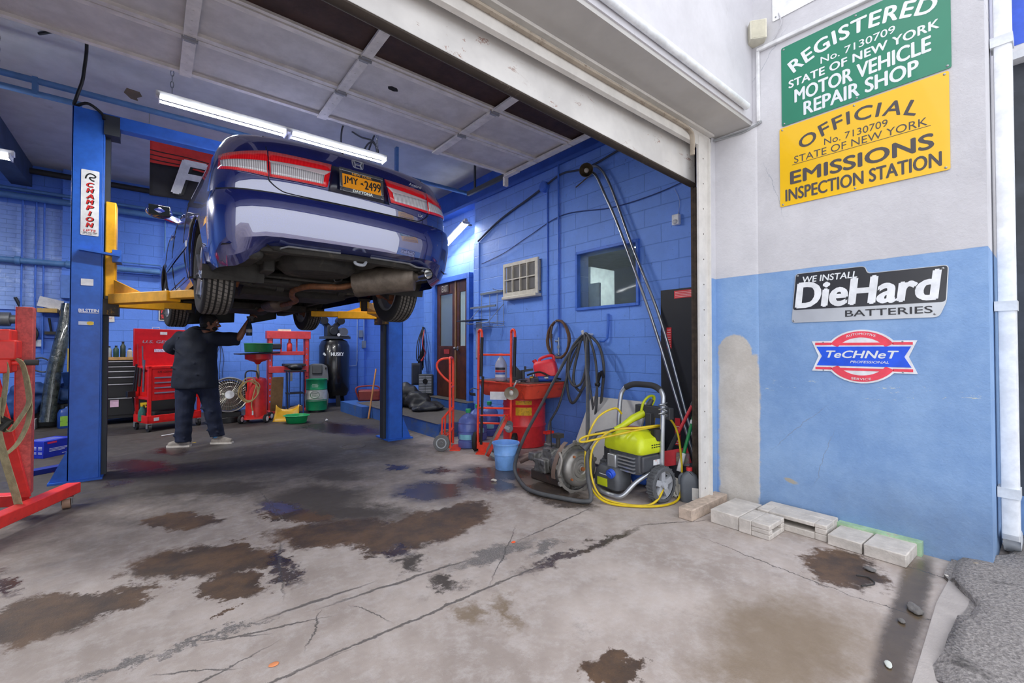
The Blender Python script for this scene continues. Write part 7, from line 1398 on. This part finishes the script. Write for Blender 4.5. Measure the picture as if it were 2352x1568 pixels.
s = MB(); s.tube([(-.07, .04, .765), (-.07, .04, .80), (-.075, .04, .95), (-.065, .04, 1.15), (-.055, .04, 1.33), (-.05, .04, 1.45), (-.02, .04, 1.525), (.01, .045, 1.565)], [(.285, .20), (.29, .205), (.28, .20), (.262, .185), (.26, .175), (.235, .15), (.13, .095), (.075, .07)], 28)
s.tube([(-.16, .04, 1.44), (-.27, .05, 1.435), (-.38, .065, 1.345), (-.455, .075, 1.275)], [.10, .105, .098, .092], 16)
s.tube([(.04, .05, 1.42), (.16, .06, 1.43), (.32, .08, 1.425), (.465, .105, 1.43)], [.10, .108, .092, .088], 16)
for k, (p, q, r) in enumerate((((-.25, -.13, 1.30), (.05, -.14, 1.10), .012), ((-.28, -.12, 1.05), (.1, -.14, .95), .012), ((.1, -.1, 1.25), (.2, 0, 1.38), .014), ((-.2, -.14, .9), (-.02, -.15, 1.0), .01), ((-.3, -.02, 1.36), (-.2, -.1, 1.46), .012))): s.tube([p, q], [r, r*.5], 6)
s.build('shirt', NAVY, man, fuse=.011, smooth=3, disp=(9, .014))
cl = MB().tube(cr([(.02+.085*math.cos(a), .045+.075*math.sin(a), 1.555+.012*math.cos(a+2)) for a in [k*PI/6 for k in range(12)]], 3, True), (.012, .03), 8, closed=True).build('collar', NAVY, man)
s = MB(); s.sph((-.06, .04, .86), (.245, .17, .17), 18)
s.tube([(-.165, .03, .88), (-.17, .0, .70), (-.165, -.02, .50), (-.15, -.06, .28), (-.135, -.08, .10), (-.135, -.085, .06)], [.135, .122, .105, .095, .09, .09], 16)
s.tube([(.07, .05, .88), (.09, .07, .70), (.12, .09, .50), (.155, .10, .30), (.185, .11, .14), (.19, .11, .10)], [.135, .122, .105, .094, .088, .088], 16)
for p, q in (((-.25, -.07, .5), (-.08, -.1, .44)), ((-.23, -.1, .33), (-.08, -.13, .25)), ((.03, .0, .5), (.2, .0, .44)), ((.07, .02, .3), (.24, .03, .22)), ((.1, .03, .2), (.26, .04, .16)), ((-.22, -.14, .16), (-.06, -.15, .12))): s.tube([p, q], [.016, .01], 6)
s.build('trousers', NAVY2, man, fuse=.010, smooth=2, disp=(12, .010))
SHOE = M('8d857c', .7, var=.2, scale=20); SOLE = M('d3ccc2', .6, dirt=('a5684a', 14, .58, .7))
def shoe(x, y, rz):
    b = MB(); st = [(-.125, .030, .035, .06), (-.10, .038, .08, .05), (-.05, .040, .10, .05), (.0, .040, .088, .05), (.05, .045, .065, .05), (.10, .044, .052, .045), (.145, .030, .042, .045)]
    b.rings([[(px, wy*math.cos(a), .022+max(0, math.sin(a))*hz-.0*(a > PI)) for a in [k*PI/8 for k in range(16)]] for px, wy, hz, _ in st])
    o = b.build('shoe', SHOE, man, (x, y, 0), (0, 0, rz), sub=1); MB().rings([[(px, (wy+.004)*math.cos(a), z) for a in [k*PI/8 for k in range(16)]] for z in (0,) for px, wy, *_ in ()] or [[(px*1.02, wy*sg*1.05, z) for px, wy, sg in [(q[0], q[1], 1) for q in st]+[(q[0], q[1], -1) for q in reversed(st)]] for z in (0, .024)]).build('sole', SOLE, o)
shoe(-.165, -.10, PI+.15); shoe(.25, .10, .12)
MB().cyl((.185, .11, .08), (.185, .11, .13), .05, 14).build('sock', M('5f9ac8', .8), man)
sb = thing('spray_bottle', 'dark spray bottle with a white label held up in the right hand of the mechanic', 'bottle', (.487+.777*.625+.629*.09, 7.32-.629*.625+.777*.09, 1.475))
MB().lathe([(.034, 0), (.038, .008), (.038, .11), (.03, .15), (.015, .185), (.014, .20)], n=24).build('body', M('2f3a45', .2), sb); MB().lathe([(.0385, .045), (.0385, .085)], n=24, cap=False).build('label', M('b9bcc0', .5), sb); MB().cyl((0, 0, .19), (0, 0, .235), .018, 12).bar((-.03, .0, .25), (.05, 0, .255), .028, .03).bar((.03, 0, .245), (.045, 0, .20), .01, .016).build('trigger', M('26282c', .5), sb)
